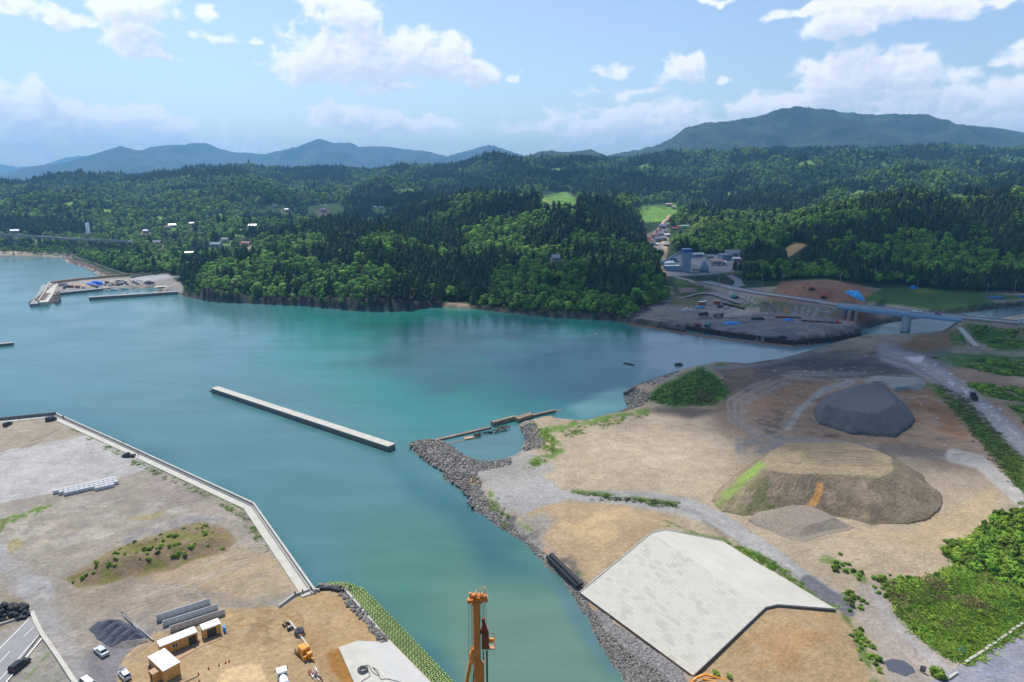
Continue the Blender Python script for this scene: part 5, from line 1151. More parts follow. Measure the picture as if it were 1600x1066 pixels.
# white lorry cab
e = empty('lorry', P(443, 1070, ZQ), heading((443, 1074), (439, 1058)), 'white lorry at the bottom edge seen from behind its cab', 'lorry')
MB().box((1.4, 0, 1.75), (1.9, 2.3, 2.2), top=.93).build('cab', M_WHITE, e); MB().box((.42, 0, 2.0), (.06, 1.6, .7)).build('rear_window', M_GLASS, e); MB().box((2.38, 0, 2.05), (.08, 1.9, .8)).build('windscreen', M_GLASS, e); MB().box((-1.4, 0, .9), (5, .9, .3)).build('chassis', M_DOOR, e)
m = MB(); m.tube([(-3.2, 0, 2.0), (-2.4, 0, 2.1), (-.6, 0, 1.9), (.0, 0, 1.75)], 1.15, 14, r2=.75); m.build('tank', M_WHITE, e); wheels(e, 6, 2.2, .45, 1.7, -2.4, .35, xs=(1.7, -1.5, -2.6))
for s in (-1, 1): MB().box((2.2, s*1.3, 2.1), (.1, .2, .45)).build('mirror', M_BLACK, e)
# ------------------------------------------------------------------ drilling rig, top of the mast in view
RB = Vector((0, 0, 0)); rtop = PY(744, 930, 96.); RB = Vector((rtop.x, rtop.y, ZQ)); HM = rtop.z-ZQ; e = empty('drilling_rig', RB, .12, 'tall orange drilling rig mast with ropes and a side work basket over the water', 'drilling rig')
def rz_(py): return float(PY(744, py, 96.).z-ZQ)
M_RORG = mat('worn orange paint', (.62, .20, .025), .45, .2, .5, spec=.5); M_RDRK = mat('dark rope', (.02, .02, .022), .6, .2, 2)
MB().box((0, 0, (HM-1)/2+.8), (1.0, 1.0, HM-1.6)).build('mast', M_RORG, e)
m = MB(); m.box((.54, 0, HM/2), (.1, .5, HM-3)); m.build('guide_rail', mat('dark guide steel', (.05, .035, .03), .5), e)
m = MB()
for k in range(60): m.box((-.56, .1, HM-2-k*.5), (.08, .3, .12))
m.build('ladder', M_RUST, e)
zt = HM-.6; m = MB(); m.box((0, 0, zt-.55), (1.5, 1.3, .35), top=1.2); m.box((.55, 0, zt-.1), (2.6, 1.3, .45)); m.box((-.9, 0, zt-.3), (.7, .9, .6)); m.box((.1, .2, zt+.3), (1.3, .9, .4)); m.box((1.3, -.2, zt+.25), (.7, .7, .6)); m.box((-.9, .4, zt+.3), (.35, .4, 1.)); m.box((.2, -.55, zt+.15), (.6, .3, .7), ry=.4); m.build('crown_block', M_RORG, e)
for k, (x, z) in enumerate(((1.45, zt-.3), (-1.1, zt-.35), (.9, zt+.35), (-.3, zt+.45))): MB().tube([(x, -.35, z), (x, .35, z)], .38, 12).build('sheave', M_RORG, e)
m = MB()
for a, b in (((.0, 0, 1.3), (1.4, 0, 1.9)), ((.0, .8, 1.3), (1.4, .8, 1.9)), ((1.4, 0, 1.9), (1.4, .8, 1.9)), ((0, 0, 1.3), (0, .8, 1.3)), ((0, 0, .5), (0, 0, 1.3)), ((1.4, 0, .4), (1.4, 0, 1.9)), ((.7, 0, .4), (.7, 0, 1.6)), ((1.4, .8, .4), (1.4, .8, 1.9)), ((-.9, 0, .8), (-.3, 0, 1.2)), ((-.9, 0, .2), (-.9, 0, .9)), ((0, 0, .9), (1.4, 0, 1.2))): m.tube([(a[0], a[1], zt+a[2]-.35), (b[0], b[1], zt+b[2]-.35)], .05, 5)
m.build('guard_rail', mat('pale orange rail', A(235, 180, 140), .5), e)
zh0, zh1 = rz_(1020), rz_(972); hz_ = (zh0+zh1)/2
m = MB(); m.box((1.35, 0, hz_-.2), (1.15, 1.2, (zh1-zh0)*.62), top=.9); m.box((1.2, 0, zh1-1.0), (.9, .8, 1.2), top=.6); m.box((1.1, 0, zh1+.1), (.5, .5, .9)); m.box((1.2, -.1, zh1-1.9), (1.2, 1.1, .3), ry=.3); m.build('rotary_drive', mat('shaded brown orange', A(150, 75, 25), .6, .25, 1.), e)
m = MB(); bx, bz = 2.35, hz_-1.2
for x in (-.5, .5):
    for y in (-.5, .5): m.tube([(bx+x, y, bz-.9), (bx+x, y, bz+1.5)], .045, 5)
for z in (-.9, -.2, .5): 
    for a, b in (((-.5, -.5), (.5, -.5)), ((.5, -.5), (.5, .5)), ((.5, .5), (-.5, .5)), ((-.5, .5), (-.5, -.5))): m.tube([(bx+a[0], a[1], bz+z), (bx+b[0], b[1], bz+z)], .04, 5)
m.tube([(bx-.5, 0, bz+1.5), (bx, 0, bz+2.), (bx+.5, 0, bz+1.4)], .05, 5); m.box((bx, 0, bz-.9), (1.1, 1.1, .06)); m.build('work_basket', mat('pale orange rail', (1, 1, 1)), e)
MB().box((bx, 0, bz+.4), (.8, .3, .7)).build('control_box', M_ORAN, e)
for x, r_ in ((1.02, .11), (1.62, .15)): MB().tube([(x, 0, zh0+.2), (x, 0, 1.5)], r_, 8).build('drill_string', mat('dark brown steel', (.09, .045, .025), .6, .3, 1), e)
for k, x in enumerate((.72, .95, 1.15, 1.3)): MB().tube([(x, 0, zt-.3), (x, 0, zh1)], .028, 4).build('rope', M_RDRK, e)
MB().tube([(1.55, 0, zt-.4), (1.6, 0, zh0+3)], .03, 4).build('rope', M_RDRK, e)
for x0, x1 in ((-1.2, -1.75), (-.85, -1.3), (-.7, -.8)): MB().tube([(x0, 0, zt-.5), (x1, -.3, 2.)], .03, 4).build('rope', M_RDRK, e)
zb = rz_(1028); m = MB(); m.tube([(-.6, -.3, zb+1.4), (-1.1, -.4, zb-.4), (-2.3, -1.4, zb-6), (-5, -4., 3.)], .3, 8); m.box((-.7, -.2, zb+1.2), (.8, .8, 1.6), ry=.3); m.build('backstay', M_RORG, e); MB().tube([(-.75, -.75, zb), (-.75, -1.0, zb)], .42, 8).build('pivot', M_ORAN, e); MB().tube([(-.3, -.4, zb-.5), (-1.1, -.5, zb-7)], .09, 6).build('hose', M_RDRK, e)
m = MB(); m.box((.05, -.25, zb-.9), (.25, .6, 1.)); m.box((.3, -.3, zb-8), (1.6, .5, 15)); m.build('mast_foot', M_RORG, e)
MB().box((-3.5, -2.6, 2.3), (7, 3.4, 2.4), rz=.68).build('upper_body', M_ORAN, e)
for s in (-1, 1): MB().box((-2.6-s*1.2, -2.+s*1.5, .55), (6, .9, 1.1), rz=.68, top=.85).build('track', M_RUB, e)
random.seed(21)
# ------------------------------------------------------------------ detached breakwater and broken walls
def slab_line(a, b, w, z0, z1, name, m, lab, cat, top=None):
    pa, pb = P(*a, z1), P(*b, z1); L = [pa[:2], pb[:2]]; e = empty(name, (0, 0, 0), 0, lab, cat)
    ribbon(MB(), L, -w/2, w/2, z0, z1-.35).build('base', m, e); ribbon(MB(), L, -w/2-.12, w/2+.12, z1-.35, z1).build('cap', top or M_CONC, e); return e
def p_mid(a, b): return ((a[0]+b[0])/2, (a[1]+b[1])/2)
e = slab_line((335, 605), (612, 695.5), 3.8, -3, 2.4, 'breakwater', M_DCONC, 'long narrow concrete breakwater standing alone in the bay', 'breakwater')
pa, pb = P(335, 605, 0), P(612, 698, 0); m = MB(); ribbon(m, [P(334, 608.5, .4)[:2], P(610, 700.5, .4)[:2]], -2.7, 2.4, -3, .45); m.build('footing', mat('weedy footing', (.16, .12, .07), .9, .4, .6), e)
m = MB(); nd = Vector((pb-pa)[:2]+(0,)) if False else (pb-pa); nd.z = 0; Lb = nd.length; nd.normalize()
for k in range(11): q = P(335, 605, 2.4).lerp(P(612, 695.5, 2.4), (k+.5)/11); m.box((q.x, q.y, 2.405), (.06, 3.9, .02), rz=math.atan2(nd.y, nd.x))
m.build('joints', M_STEEL, e)
# old broken seawall beside the pool
M_OLD = mat('old brown concrete', A(160, 140, 118), .9, .3, .5, bump=.12, bscale=1.2)
def piece(a, b, w, h, lab, z0=-1.5, tilt=0., m_=M_OLD, name='wall_fragment', cat='wall fragment', z=.8):
    pa, pb = P(*a, z), P(*b, z); d = pb-pa; o = MB().box((0, 0, 0), (d.length, w, h-z0), rx=tilt, top=.96).build(name, m_); o.location = ((pa.x+pb.x)/2, (pa.y+pb.y)/2, (h+z0)/2); o.rotation_euler = (0, 0, math.atan2(d.y, d.x)); return tag(o, lab, cat)
piece((675, 688), (768, 666), 1.5, .7, 'low thin part of the old sea wall left of the higher broken wall')
piece((768, 663), (806, 653), 1.8, 1.9, 'higher middle block of the old sea wall next to the wreck')
piece((806, 657), (830, 649), 2.6, 2.0, 'brown broken block of the old sea wall with a fallen face', tilt=.15)
piece((828, 650), (868, 641), 1.4, 1.1, 'outer thin end of the old sea wall pointing into the bay')
piece((868, 641), (878, 637), 1., .1, 'drowned tip of the old sea wall just under the surface')
piece((725, 684), (742, 681), 2.2, .5, 'flat pale slab lying in the pool left of the driftwood', m_=M_TIMB, name='slab_fragment')
piece((698, 692), (745, 681), .7, .15, 'narrow submerged sill across the pool mouth')
piece((846, 653), (864, 651), 2.0, .9, 'pinkish slab lying on the shore near the end of the old wall', m_=mat('pink slab', A(180, 140, 125), .9), name='slab_fragment')
o = empty('driftwood', P(768, 677, .2), 0, 'dark tangled wreck of driftwood lying across the pool', 'driftwood'); random.seed(31)
dirw = P(805, 668, 0)-P(752, 680, 0); L_ = dirw.length; aw = math.atan2(dirw.y, dirw.x); M_DRIFT = mat('wet dark wood', (.03, .026, .022), .7, .5, 1.5)
for k in range(22):
    t = random.uniform(-.5, .5)*L_; y = random.uniform(-1, 1.2); a = aw+random.gauss(0, .35); l = random.uniform(1.5, 5); c_ = Vector((math.cos(aw)*t-math.sin(aw)*y, math.sin(aw)*t+math.cos(aw)*y, random.uniform(.1, .9))); dv = Vector((math.cos(a), math.sin(a), random.uniform(-.15, .2)))*l/2
    MB().tube([c_-dv, c_+dv+Vector((0, 0, .1))], random.uniform(.12, .32), 6).build('log', M_DRIFT if k % 4 else M_OLD, o)
for k in range(7): # frame of planks
    x = k*.9-2; c_ = Vector((math.cos(aw)*(x+5), math.sin(aw)*(x+5)+2.0, .9)); MB().box(c_, (.25, 3.2, .2), rz=aw+.35, rx=.1).build('plank', M_DRIFT, o)
# floating things
o = MB().tube([P(975, 567.5, .1), P(985, 569.5, .2), P(991, 571, .1)], .55, 7, r2=.4).build('floating_log', M_DRIFT); tag(o, 'thin dark log floating in the bay left of the rock', 'log')
V_ = []; F_ = []; sph(V_, F_, Vector((0, 0, 0)), 2.3, squash=.6, seg=9, rings=6); o = MB().add([(x*1.2, y*.8, z) for x, y, z in V_], F_).build('rock', mat('dark sea rock', (.04, .04, .04), .8, .4, .5)); o.location = P(1060, 570.5, .2); tag(o, 'dark rock standing out of the water near the grassy mound', 'rock')
o = MB().box((0, 0, .1), (2.6, .9, .5), top=.8).build('skiff', M_WHITE); o.location = P(932, 522.5, .1); tag(o, 'tiny white float on the bay in front of the headland', 'float')
slab_line((-30, 540), (21, 534.5), 4.5, -2, 1.6, 'pontoon', M_DCONC, 'grey pontoon cut off by the left edge of the view', 'pontoon', M_CONC2)
# sea wall at the grassy mound
kk = [P(*q, 1.6) for q in ((976, 613), (1000, 600), (1025, 592), (1060, 580))]; o = ribbon(MB(), [p[:2] for p in kk], -.5, .7, -2, 1.7).build('old_quay', M_DCONC); tag(o, 'dark low quay wall curving round the water side of the grassy mound', 'quay wall')
# ------------------------------------------------------------------ riprap
def in_poly_pts(poly, n, seed, z=1.):
    rg = np.random.default_rng(seed); xs = [p[0] for p in poly]; ys = [p[1] for p in poly]; out = []
    while len(out) < n:
        x = rg.uniform(min(xs), max(xs), n*2); y = rg.uniform(min(ys), max(ys), n*2); m_ = sdist(x, y, poly) > 0; out += list(zip(x[m_], y[m_]))
    return [P(a, b, z)[:2] for a, b in out[:n]]
rp_ = []
for poly, n in (([(637, 690), (700, 690), (735, 715), (770, 728), (800, 722), (800, 735), (745, 748), (752, 762), (740, 790), (728, 772), (700, 752), (660, 716)], 3000), ([(730, 765), (752, 770), (772, 800), (812, 832), (862, 873), (900, 915), (925, 950), (945, 985), (985, 1025), (1030, 1060), (1070, 1110), (1010, 1110), (975, 1062), (948, 1020), (925, 985), (903, 945), (878, 905), (845, 878), (800, 838), (762, 812), (738, 796)], 5200),
                ([(812, 664), (830, 660), (845, 680), (850, 700), (842, 712), (818, 705), (820, 688)], 700), ([(985, 605), (1015, 620), (1010, 640), (960, 648), (975, 628)], 700), ([(1000, 600), (1060, 580), (1062, 588), (1010, 612)], 200)):
    rp_ += in_poly_pts(poly, n, n)
rp_ = np.array(rp_); zz = height(rp_[:, 0], rp_[:, 1]); ok_ = zz > -.5; rp_ = rp_[ok_]; zz = zz[ok_]
dtl = np.array([(Vector((x, y, 0))-LA0).dot(lnor) for x, y in rp_]); atl = np.array([(Vector((x, y, 0))-LA0).dot(ldir) for x, y in rp_]); ok_ = ~((dtl > .5) & (atl > -1) & (atl < (LA1-LA0).length+1)); rp_ = rp_[ok_]; zz = zz[ok_]
n = len(rp_); s_ = (RNG.uniform(.2, 1., n)**1.6*.9+.18)*np.where(rp_[:, 1] < P(800, 775, 1).y, .72, .95); gn = gn_scatter('riprap', np.column_stack([rp_, zz+s_*.12]), RNG.uniform(0, 6.28, n), np.stack([s_, s_*RNG.uniform(.7, 1.1, n), s_*RNG.uniform(.6, 1., n)], -1), RNG.integers(0, 6, n), src_collection('rock_kinds', ROCKS), tilt=RNG.normal(0, .3, (n, 2)))
tag(gn, 'loose grey stones heaped along the right shore and the rocky point', 'riprap', kind='stuff')
boulder_row([P(*q, .5) for q in ((640, 695), (665, 716), (693, 738), (715, 755), (735, 782), (742, 796))], 60, .9, 1.6, 1.2, 'large grey stone at the water edge of the rocky point', 'large stones of the rocky point', zoff=.2)
boulder_row([P(*q, .5) for q in ((842, 662), (838, 675), (835, 690), (832, 704))], 40, .7, 1.4, 2.0, 'brown stone on the shore right of the pool', 'stones right of the pool', zoff=1.)
BBL = [bag('tyre_bag', 1.5, 1., M_BBAG, False) for _ in range(3)]
for r_, (z, dx) in enumerate(((2.6, 0), (1.7, 1))):
    for k in range(18):
        t = k/18; q = P(862-dx*5+t*48, 868+dx*3+t*47, z); e = link_mesh('sandbag', BBL[k % 3]); e.location = (q.x, q.y, z-.4); e.rotation_euler = (0, 0, random.uniform(0, 3)); tag(e, 'black sandbag in the '+('upper' if r_ == 0 else 'lower')+' row along the shore left of the concrete levee', 'sandbag', 'shore sandbags, '+('upper row' if r_ == 0 else 'lower row'))
# ------------------------------------------------------------------ the concrete levee
def levee_mat():
    m, N, L, b = newmat('levee panels'); b.inputs['Roughness'].default_value = .9; tc = N.new('ShaderNodeTexCoord')
    br = N.new('ShaderNodeTexBrick'); br.inputs['Scale'].default_value = 1; br.inputs['Brick Width'].default_value = 2.0; br.inputs['Row Height'].default_value = 1.15; br.inputs['Mortar Size'].default_value = .035; br.inputs['Mortar Smooth'].default_value = .3
    br.inputs['Color1'].default_value = (*A(208, 204, 191), 1); br.inputs['Color2'].default_value = (*A(199, 195, 181), 1); br.inputs['Mortar'].default_value = (*A(182, 178, 165), 1); br.inputs['Bias'].default_value = -.45; L.new(tc.outputs['UV'], br.inputs['Vector'])
    # odd slabs of a darker pour
    n2 = N.new('ShaderNodeTexNoise'); n2.inputs['Scale'].default_value = .12; n2.inputs['Detail'].default_value = 2; L.new(tc.outputs['UV'], n2.inputs['Vector'])
    b2 = N.new('ShaderNodeTexBrick'); b2.inputs['Scale'].default_value = 1; b2.inputs['Brick Width'].default_value = 2.0; b2.inputs['Row Height'].default_value = 1.15; b2.inputs['Mortar Size'].default_value = 0.; b2.inputs['Color1'].default_value = (0, 0, 0, 1); b2.inputs['Color2'].default_value = (1, 1, 1, 1); b2.inputs['Bias'].default_value = .0; L.new(tc.outputs['UV'], b2.inputs['Vector'])
    ad = N.new('ShaderNodeMath'); ad.operation = 'MULTIPLY_ADD'; L.new(n2.outputs['Fac'], ad.inputs[0]); ad.inputs[1].default_value = 1.1; L.new(b2.outputs['Color'], ad.inputs[2])
    mr = N.new('ShaderNodeMapRange'); mr.inputs['From Min'].default_value = 1.25; mr.inputs['From Max'].default_value = 1.5; mr.inputs['To Min'].default_value = 1; mr.inputs['To Max'].default_value = .89; L.new(ad.outputs[0], mr.inputs['Value'])
    n3 = N.new('ShaderNodeTexNoise'); n3.inputs['Scale'].default_value = .5; n3.inputs['Detail'].default_value = 6; L.new(tc.outputs['Object'], n3.inputs['Vector']); m3 = N.new('ShaderNodeMapRange'); m3.inputs['To Min'].default_value = .9; m3.inputs['To Max'].default_value = 1.1; L.new(n3.outputs['Fac'], m3.inputs['Value'])
    mu = N.new('ShaderNodeMath'); mu.operation = 'MULTIPLY'; L.new(mr.outputs['Result'], mu.inputs[0]); L.new(m3.outputs['Result'], mu.inputs[1])
    v = N.new('ShaderNodeVectorMath'); v.operation = 'SCALE'; L.new(br.outputs['Color'], v.inputs[0]); L.new(mu.outputs[0], v.inputs['Scale']); L.new(v.outputs['Vector'], b.inputs['Base Color']); return m
lv = empty('levee', (0, 0, 0), 0, 'big pale concrete-faced levee with a panelled slope down to the shore', 'levee')
M_LEV = levee_mat(); M_LTOP = mat('smooth levee concrete', A(212, 208, 195), .9, .1, .12, bump=.02, detail=8)
def quad_uv(name, pts, m_, nu=40, nv=30):
    """bilinear sheet A0,A1,B1,B0 with metric uv, thickened below"""
    a0, a1, b1, b0 = pts; vs = []; uv = []
    for j in range(nv+1):
        for i in range(nu+1):
            l = a0.lerp(b0, j/nv) if callable(getattr(a0, 'lerp', None)) else None; r_ = a1.lerp(b1, j/nv); p = l.lerp(r_, i/nu); vs.append(tuple(p)); uv.append((i/nu*(a1-a0).length, j/nv*(b0-a0).length))
    fs = [(j*(nu+1)+i, j*(nu+1)+i+1, (j+1)*(nu+1)+i+1, (j+1)*(nu+1)+i) for j in range(nv) for i in range(nu)]
    o = MB().add(vs, fs).build(name, m_, lv); ul = o.data.uv_layers.new(name='UVMap')
    for l in o.data.loops: ul.data[l.index].uv = uv[l.vertex_index]
    return o
quad_uv('sea_face', (LA0, LA1, LB1, LB0), M_LEV)
quad_uv('crest', (LB0, LB1, LC1, LC0), M_LTOP, 30, 2); quad_uv('land_face', (LC0, LC1, LD1, LD0), M_LTOP, 30, 20)
def wallside(q, name):
    vs = []; 
    for p in q: vs += [tuple(p+Vector((0, 0, .02))), tuple(p-Vector((0, 0, 1.3)))]
    o_ = ldir*(.5 if name else .5); 
    fs = [(2*i, 2*i+1, 2*i+3, 2*i+2) for i in range(len(q)-1)]; return vs, fs
vs, fs = wallside([LA1, LB1, LC1, LD1], 1); MB().add(vs, fs).build('end_wall', M_DCONC, lv); vs, fs = wallside([LA0, LB0, LC0, LD0], 1); MB().add(vs, fs).build('end_wall', M_DCONC, lv)
vs, fs = wallside([LA0, LA1], 1); MB().add(vs, fs).build('toe_wall', M_DCONC, lv); 
for q in ([LA1, LB1, LC1, LD1], [LA0, LB0, LC0, LD0]):
    m = MB()
    for i in range(3): d = q[i+1]-q[i]; m.tube([q[i]+Vector((0, 0, .03)), q[i+1]+Vector((0, 0, .03))], .22, 6)
    m.build('edge_kerb', M_CONC, lv)
# gravel spread over the foot of the slope
hx = [P(*q, 1.2) for q in ((932, 945), (958, 960), (968, 978), (1000, 1000), (1018, 1010), (1040, 1035), (1068, 1052), (1075, 1075), (1020, 1060), (960, 1000))]
heap('rubble_bank', [(925, 945), (950, 962), (960, 975), (980, 994), (1002, 1004), (1012, 1018), (1040, 1042), (1066, 1062), (1082, 1090), (1030, 1090), (980, 1030), (940, 975)], 1.0, 1.7, mat('grey shore gravel', A(100, 96, 96), .95, col2=A(165, 160, 156), scale=1.8, bump=.25, bscale=2.2, contrast=(.4, .62)), 'grey gravel bank lapping over the foot of the concrete levee', 'gravel bank', top=5, n=90, seed=8, noise=.7)
# ------------------------------------------------------------------ stockpiles
def frustum(name, base, top, z0, z1, m_, lab, cat, seed=1, n=130, rough=.35, warp=1.2, colf=None):
    """pile with a flat top: height from the distances to the base and top outlines"""
    B_ = [tuple(P(*q, z0)[:2]) for q in base]; T_ = [tuple(P(*q, z1)[:2]) for q in top]; xs = [p[0] for p in B_]; ys = [p[1] for p in B_]
    X, Y = np.meshgrid(np.linspace(min(xs)-1, max(xs)+1, n), np.linspace(min(ys)-1, max(ys)+1, n))
    db = sdist(X, Y, B_)+(fbm(X/7, Y/7, seed, 4)-.5)*2.*warp; dt = -sdist(X, Y, T_)+(fbm(X/9, Y/9, seed+1, 3)-.5)*warp; f = np.where(dt <= 0, 1, np.clip(db, 0, None)/(np.clip(db, 0, None)+np.clip(dt, 0, None)+1e-6)); f = np.where(db <= 0, 0, f)
    Z = z0+(z1-z0)*f+(fbm(X/2.5, Y/2.5, seed+2, 4)-.5)*rough*2*np.clip(f*4, 0, 1)+(fbm(X/9, Y/9, seed+4, 3)-.5)*rough*2.5*f
    g = height(X, Y); Z = np.where(db > 0, np.maximum(Z, g+.05), g-.8); return tag(grid_mesh(name, X, Y, Z, colf(X, Y, Z) if colf else None, m_, mask=db > -.8), lab, cat)
def soilcol(X, Y, Z):
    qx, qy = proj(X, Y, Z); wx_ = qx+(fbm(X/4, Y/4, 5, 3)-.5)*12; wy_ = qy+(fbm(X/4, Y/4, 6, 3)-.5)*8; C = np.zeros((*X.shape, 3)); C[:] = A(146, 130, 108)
    def k_(poly, c, f, a=1., nz=None):
        k = a*sstep(-f, f, sdist(wx_, wy_, poly)); 
        if nz: k = k*sstep(nz[1], nz[2], fbm(X/nz[0], Y/nz[0], 9, 4))
        C[:] = C*(1-k[..., None])+np.array(c)*k[..., None]
    k_([(1205, 706), (1228, 692), (1340, 692), (1392, 712), (1396, 734), (1372, 746), (1240, 740), (1190, 732)], A(160, 143, 116), 4)
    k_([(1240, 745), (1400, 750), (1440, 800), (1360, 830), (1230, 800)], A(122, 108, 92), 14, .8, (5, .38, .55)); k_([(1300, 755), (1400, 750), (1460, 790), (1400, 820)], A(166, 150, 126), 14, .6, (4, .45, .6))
    k_([(1112, 790), (1150, 752), (1186, 722), (1198, 726), (1150, 772), (1120, 795)], (.16, .24, .05), 3, .9, (6, .2, .4))
    k_([(1110, 800), (1150, 758), (1200, 745), (1215, 790), (1160, 810)], A(128, 124, 84), 8, .7, (3, .38, .52))
    k_([(1164, 800), (1168, 770), (1200, 755), (1222, 780), (1205, 802)], A(92, 96, 62), 5, .7, (3, .35, .5))
    k_([(1272, 772), (1276, 754), (1286, 753), (1282, 775), (1276, 790), (1262, 792)], A(205, 150, 90), 1.5, .9)
    rng_ = random.Random(4)
    for _ in range(60):      # ruts down the flanks
        a_ = rng_.uniform(1120, 1470); b_ = rng_.uniform(742, 790); d, _q = ldist(qx, qy, [(a_, b_), (a_+(a_-1295)*.12, b_+rng_.uniform(10, 26))]); k = (.45*(1-sstep(.2, 1.6, d)))[..., None]; C[:] = C*(1-k)+np.array(rng_.choice([A(104, 92, 78), A(178, 162, 136)]))*k
    for _ in range(26):
        a_ = rng_.uniform(1200, 1350); b_ = rng_.uniform(694, 744); d, _q = ldist(qx, qy, [(a_, b_), (a_+rng_.uniform(20, 80), b_+rng_.uniform(-3, 6))]); k = (.5*(1-sstep(.2, 1.3, d)))[..., None]; C[:] = C*(1-k)+np.array(A(128, 112, 92))*k
    return C
M_SOIL = mat('excavated soil', A(120, 104, 84), .95, col2=A(182, 162, 132), scale=.11, detail=10, bump=.35, bscale=.8, contrast=(.36, .64))
frustum('soil_pile', [(1112, 782), (1122, 765), (1180, 720), (1215, 700), (1290, 695), (1385, 705), (1440, 742), (1470, 775), (1474, 790), (1455, 808), (1410, 818), (1362, 826), (1330, 812), (1240, 800), (1160, 806), (1125, 800)],
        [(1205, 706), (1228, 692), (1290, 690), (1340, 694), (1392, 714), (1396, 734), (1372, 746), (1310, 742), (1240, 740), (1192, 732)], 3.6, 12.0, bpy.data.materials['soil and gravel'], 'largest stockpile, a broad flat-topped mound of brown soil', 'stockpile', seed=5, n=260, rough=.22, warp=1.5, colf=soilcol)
frustum('gravel_pile', [(1270, 640), (1290, 618), (1340, 604), (1380, 602), (1415, 632), (1432, 655), (1424, 666), (1400, 681), (1330, 677), (1280, 660)],
        [(1335, 606), (1352, 599), (1375, 600), (1400, 628), (1372, 646), (1330, 642), (1290, 632)], 4.2, 11.2, mat('dark blue-grey gravel', A(100, 102, 108), .95, .14, .35, bump=.15, bscale=2, detail=8), 'dark blue-grey flat-topped gravel stockpile between the dirt tracks', 'stockpile', seed=7, n=130, rough=.2)
frustum('gravel_pile', [(1168, 812), (1185, 800), (1240, 786), (1270, 790), (1335, 828), (1290, 842), (1252, 851), (1220, 842)],
        [(1212, 795), (1240, 789), (1268, 792), (1304, 808), (1256, 823), (1228, 808)], 4.0, 6.6, mat('brown-grey gravel', A(150, 138, 124), .95, .25, 1.4, bump=.25, bscale=2), 'small brown-grey gravel pile with sharp edges before the largest soil mound', 'stockpile', seed=9, n=100, rough=.15)
frustum('gravel_pad', [(1345, 600), (1365, 588), (1440, 590), (1448, 598), (1442, 610), (1395, 612), (1380, 602)], [(1358, 598), (1370, 591), (1432, 593), (1438, 600), (1402, 606), (1386, 598)], 4.2, 6.2, mat('light grey gravel', A(150, 154, 150), .95, .12, .8, bump=.1), 'low pale grey gravel pad behind the dark stockpile', 'stockpile', seed=10, n=60, rough=.1)
0 and frustum('gravel_pad', [(1225, 665), (1250, 632), (1290, 606), (1300, 610), (1272, 640), (1262, 668), (1240, 675)], [(1236, 662), (1256, 634), (1285, 612), (1290, 614), (1264, 640), (1254, 664), (1244, 668)], 4.2, 4.5, mat('light grey gravel', (1, 1, 1)), 'thin pale gravel band curved against the left side of the dark stockpile', 'stockpile', seed=12, n=60, rough=.1)
heap('gravel_heap', [(1378, 1050), (1392, 1038), (1412, 1036), (1428, 1046), (1430, 1060), (1412, 1075), (1385, 1070)], 3.6, 1.4, M_DGRAV, 'small grey gravel heap by the leaning board at the lower right', top=2.5, n=50, seed=15, noise=.1)
# orange scrape on the big pile
# ------------------------------------------------------------------ bushes, tall grass
def bush_field(polys, n, s0, s1, seed, meshes, lab, cat, name='shrubs', own=0, ownlab=None, owngrp=None, cl=None, jt=.9):
    rg = np.random.default_rng(seed); P_ = []
    for poly, nn_ in zip(polys, n): P_ += in_poly_pts(poly, nn_, seed+nn_, 4.2)
    P_ = np.array(P_)+rg.normal(0, jt, (len(P_), 2))
    if cl: P_ = P_[fbm(P_[:, 0]/cl[0], P_[:, 1]/cl[0], seed, 3) > cl[1]]
    P_ = P_[ldist(P_[:, 0], P_[:, 1], ROAD)[0] > 10.5]
    z_ = height(P_[:, 0], P_[:, 1]); s_ = rg.uniform(s0, s1, len(P_)); order = np.argsort(np.hypot(P_[:, 0], P_[:, 1])/s_); P_, z_, s_ = P_[order], z_[order], s_[order]
    for k in range(min(own, len(P_))):
        e = link_mesh('bush', meshes[k % len(meshes)]); e.location = (P_[k, 0], P_[k, 1], z_[k]-.1); e.rotation_euler = (0, 0, k*1.7); e.scale = (s_[k],)*3; tag(e, ownlab, 'bush', owngrp)
    P_, z_, s_ = P_[own:], z_[own:], s_[own:]; nn_ = len(P_)
    if nn_:
        g_ = gn_scatter(name, np.column_stack([P_, z_-.1]), rg.uniform(0, 6.28, nn_), np.stack([s_, s_, s_*rg.uniform(.7, 1.2, nn_)], -1), rg.integers(0, len(meshes), nn_), src_collection(name+'_kinds', meshes)); tag(g_, lab, cat, kind='stuff')
BKU = [(1490, 885), (1488, 850), (1520, 838), (1570, 800), (1620, 780), (1800, 780), (1800, 880), (1610, 930), (1560, 905)]
bush_field([BKU], [900], .8, 1.9, 301, BUSHES, 'thick green scrub on the bank at the right edge', 'scrub', 'scrub', own=60, ownlab='leafy green bush in the thick scrub on the right bank', owngrp='bushes of the thick scrub')
def tuft(seed, h=.8, nbl=30, r=.8, w=.05):
    random.seed(seed); V = []; Fc = []
    for k in range(nbl):
        a = random.uniform(0, 6.28); q = r*math.sqrt(random.random()); b_ = Vector((math.cos(a)*q, math.sin(a)*q, -.05)); hh = h*random.uniform(.4, 1.1); ln = Vector((random.gauss(0, .8), random.gauss(0, .8), .8)); t = Vector((random.uniform(-1, 1), random.uniform(-1, 1), 0)).normalized()*w*random.uniform(.7, 1.6)
        i = len(V); V += [tuple(b_-t), tuple(b_+t), tuple(b_+ln*hh*.6+t*.8), tuple(b_+ln*hh+Vector((ln.x, ln.y, 0))*hh*.3), tuple(b_+ln*hh*.6-t*.8)]; Fc.append((i, i+1, i+2, i+3, i+4))
    return me_from('grass_tuft', V, Fc, M_GRS)
M_GRS = leaf_mat('grass blades', (.12, .23, .03), (.34, .50, .07), .25, .05); TUFTS = [tuft(70+k, .8, 30, .9, .11) for k in range(4)]; random.seed(77)
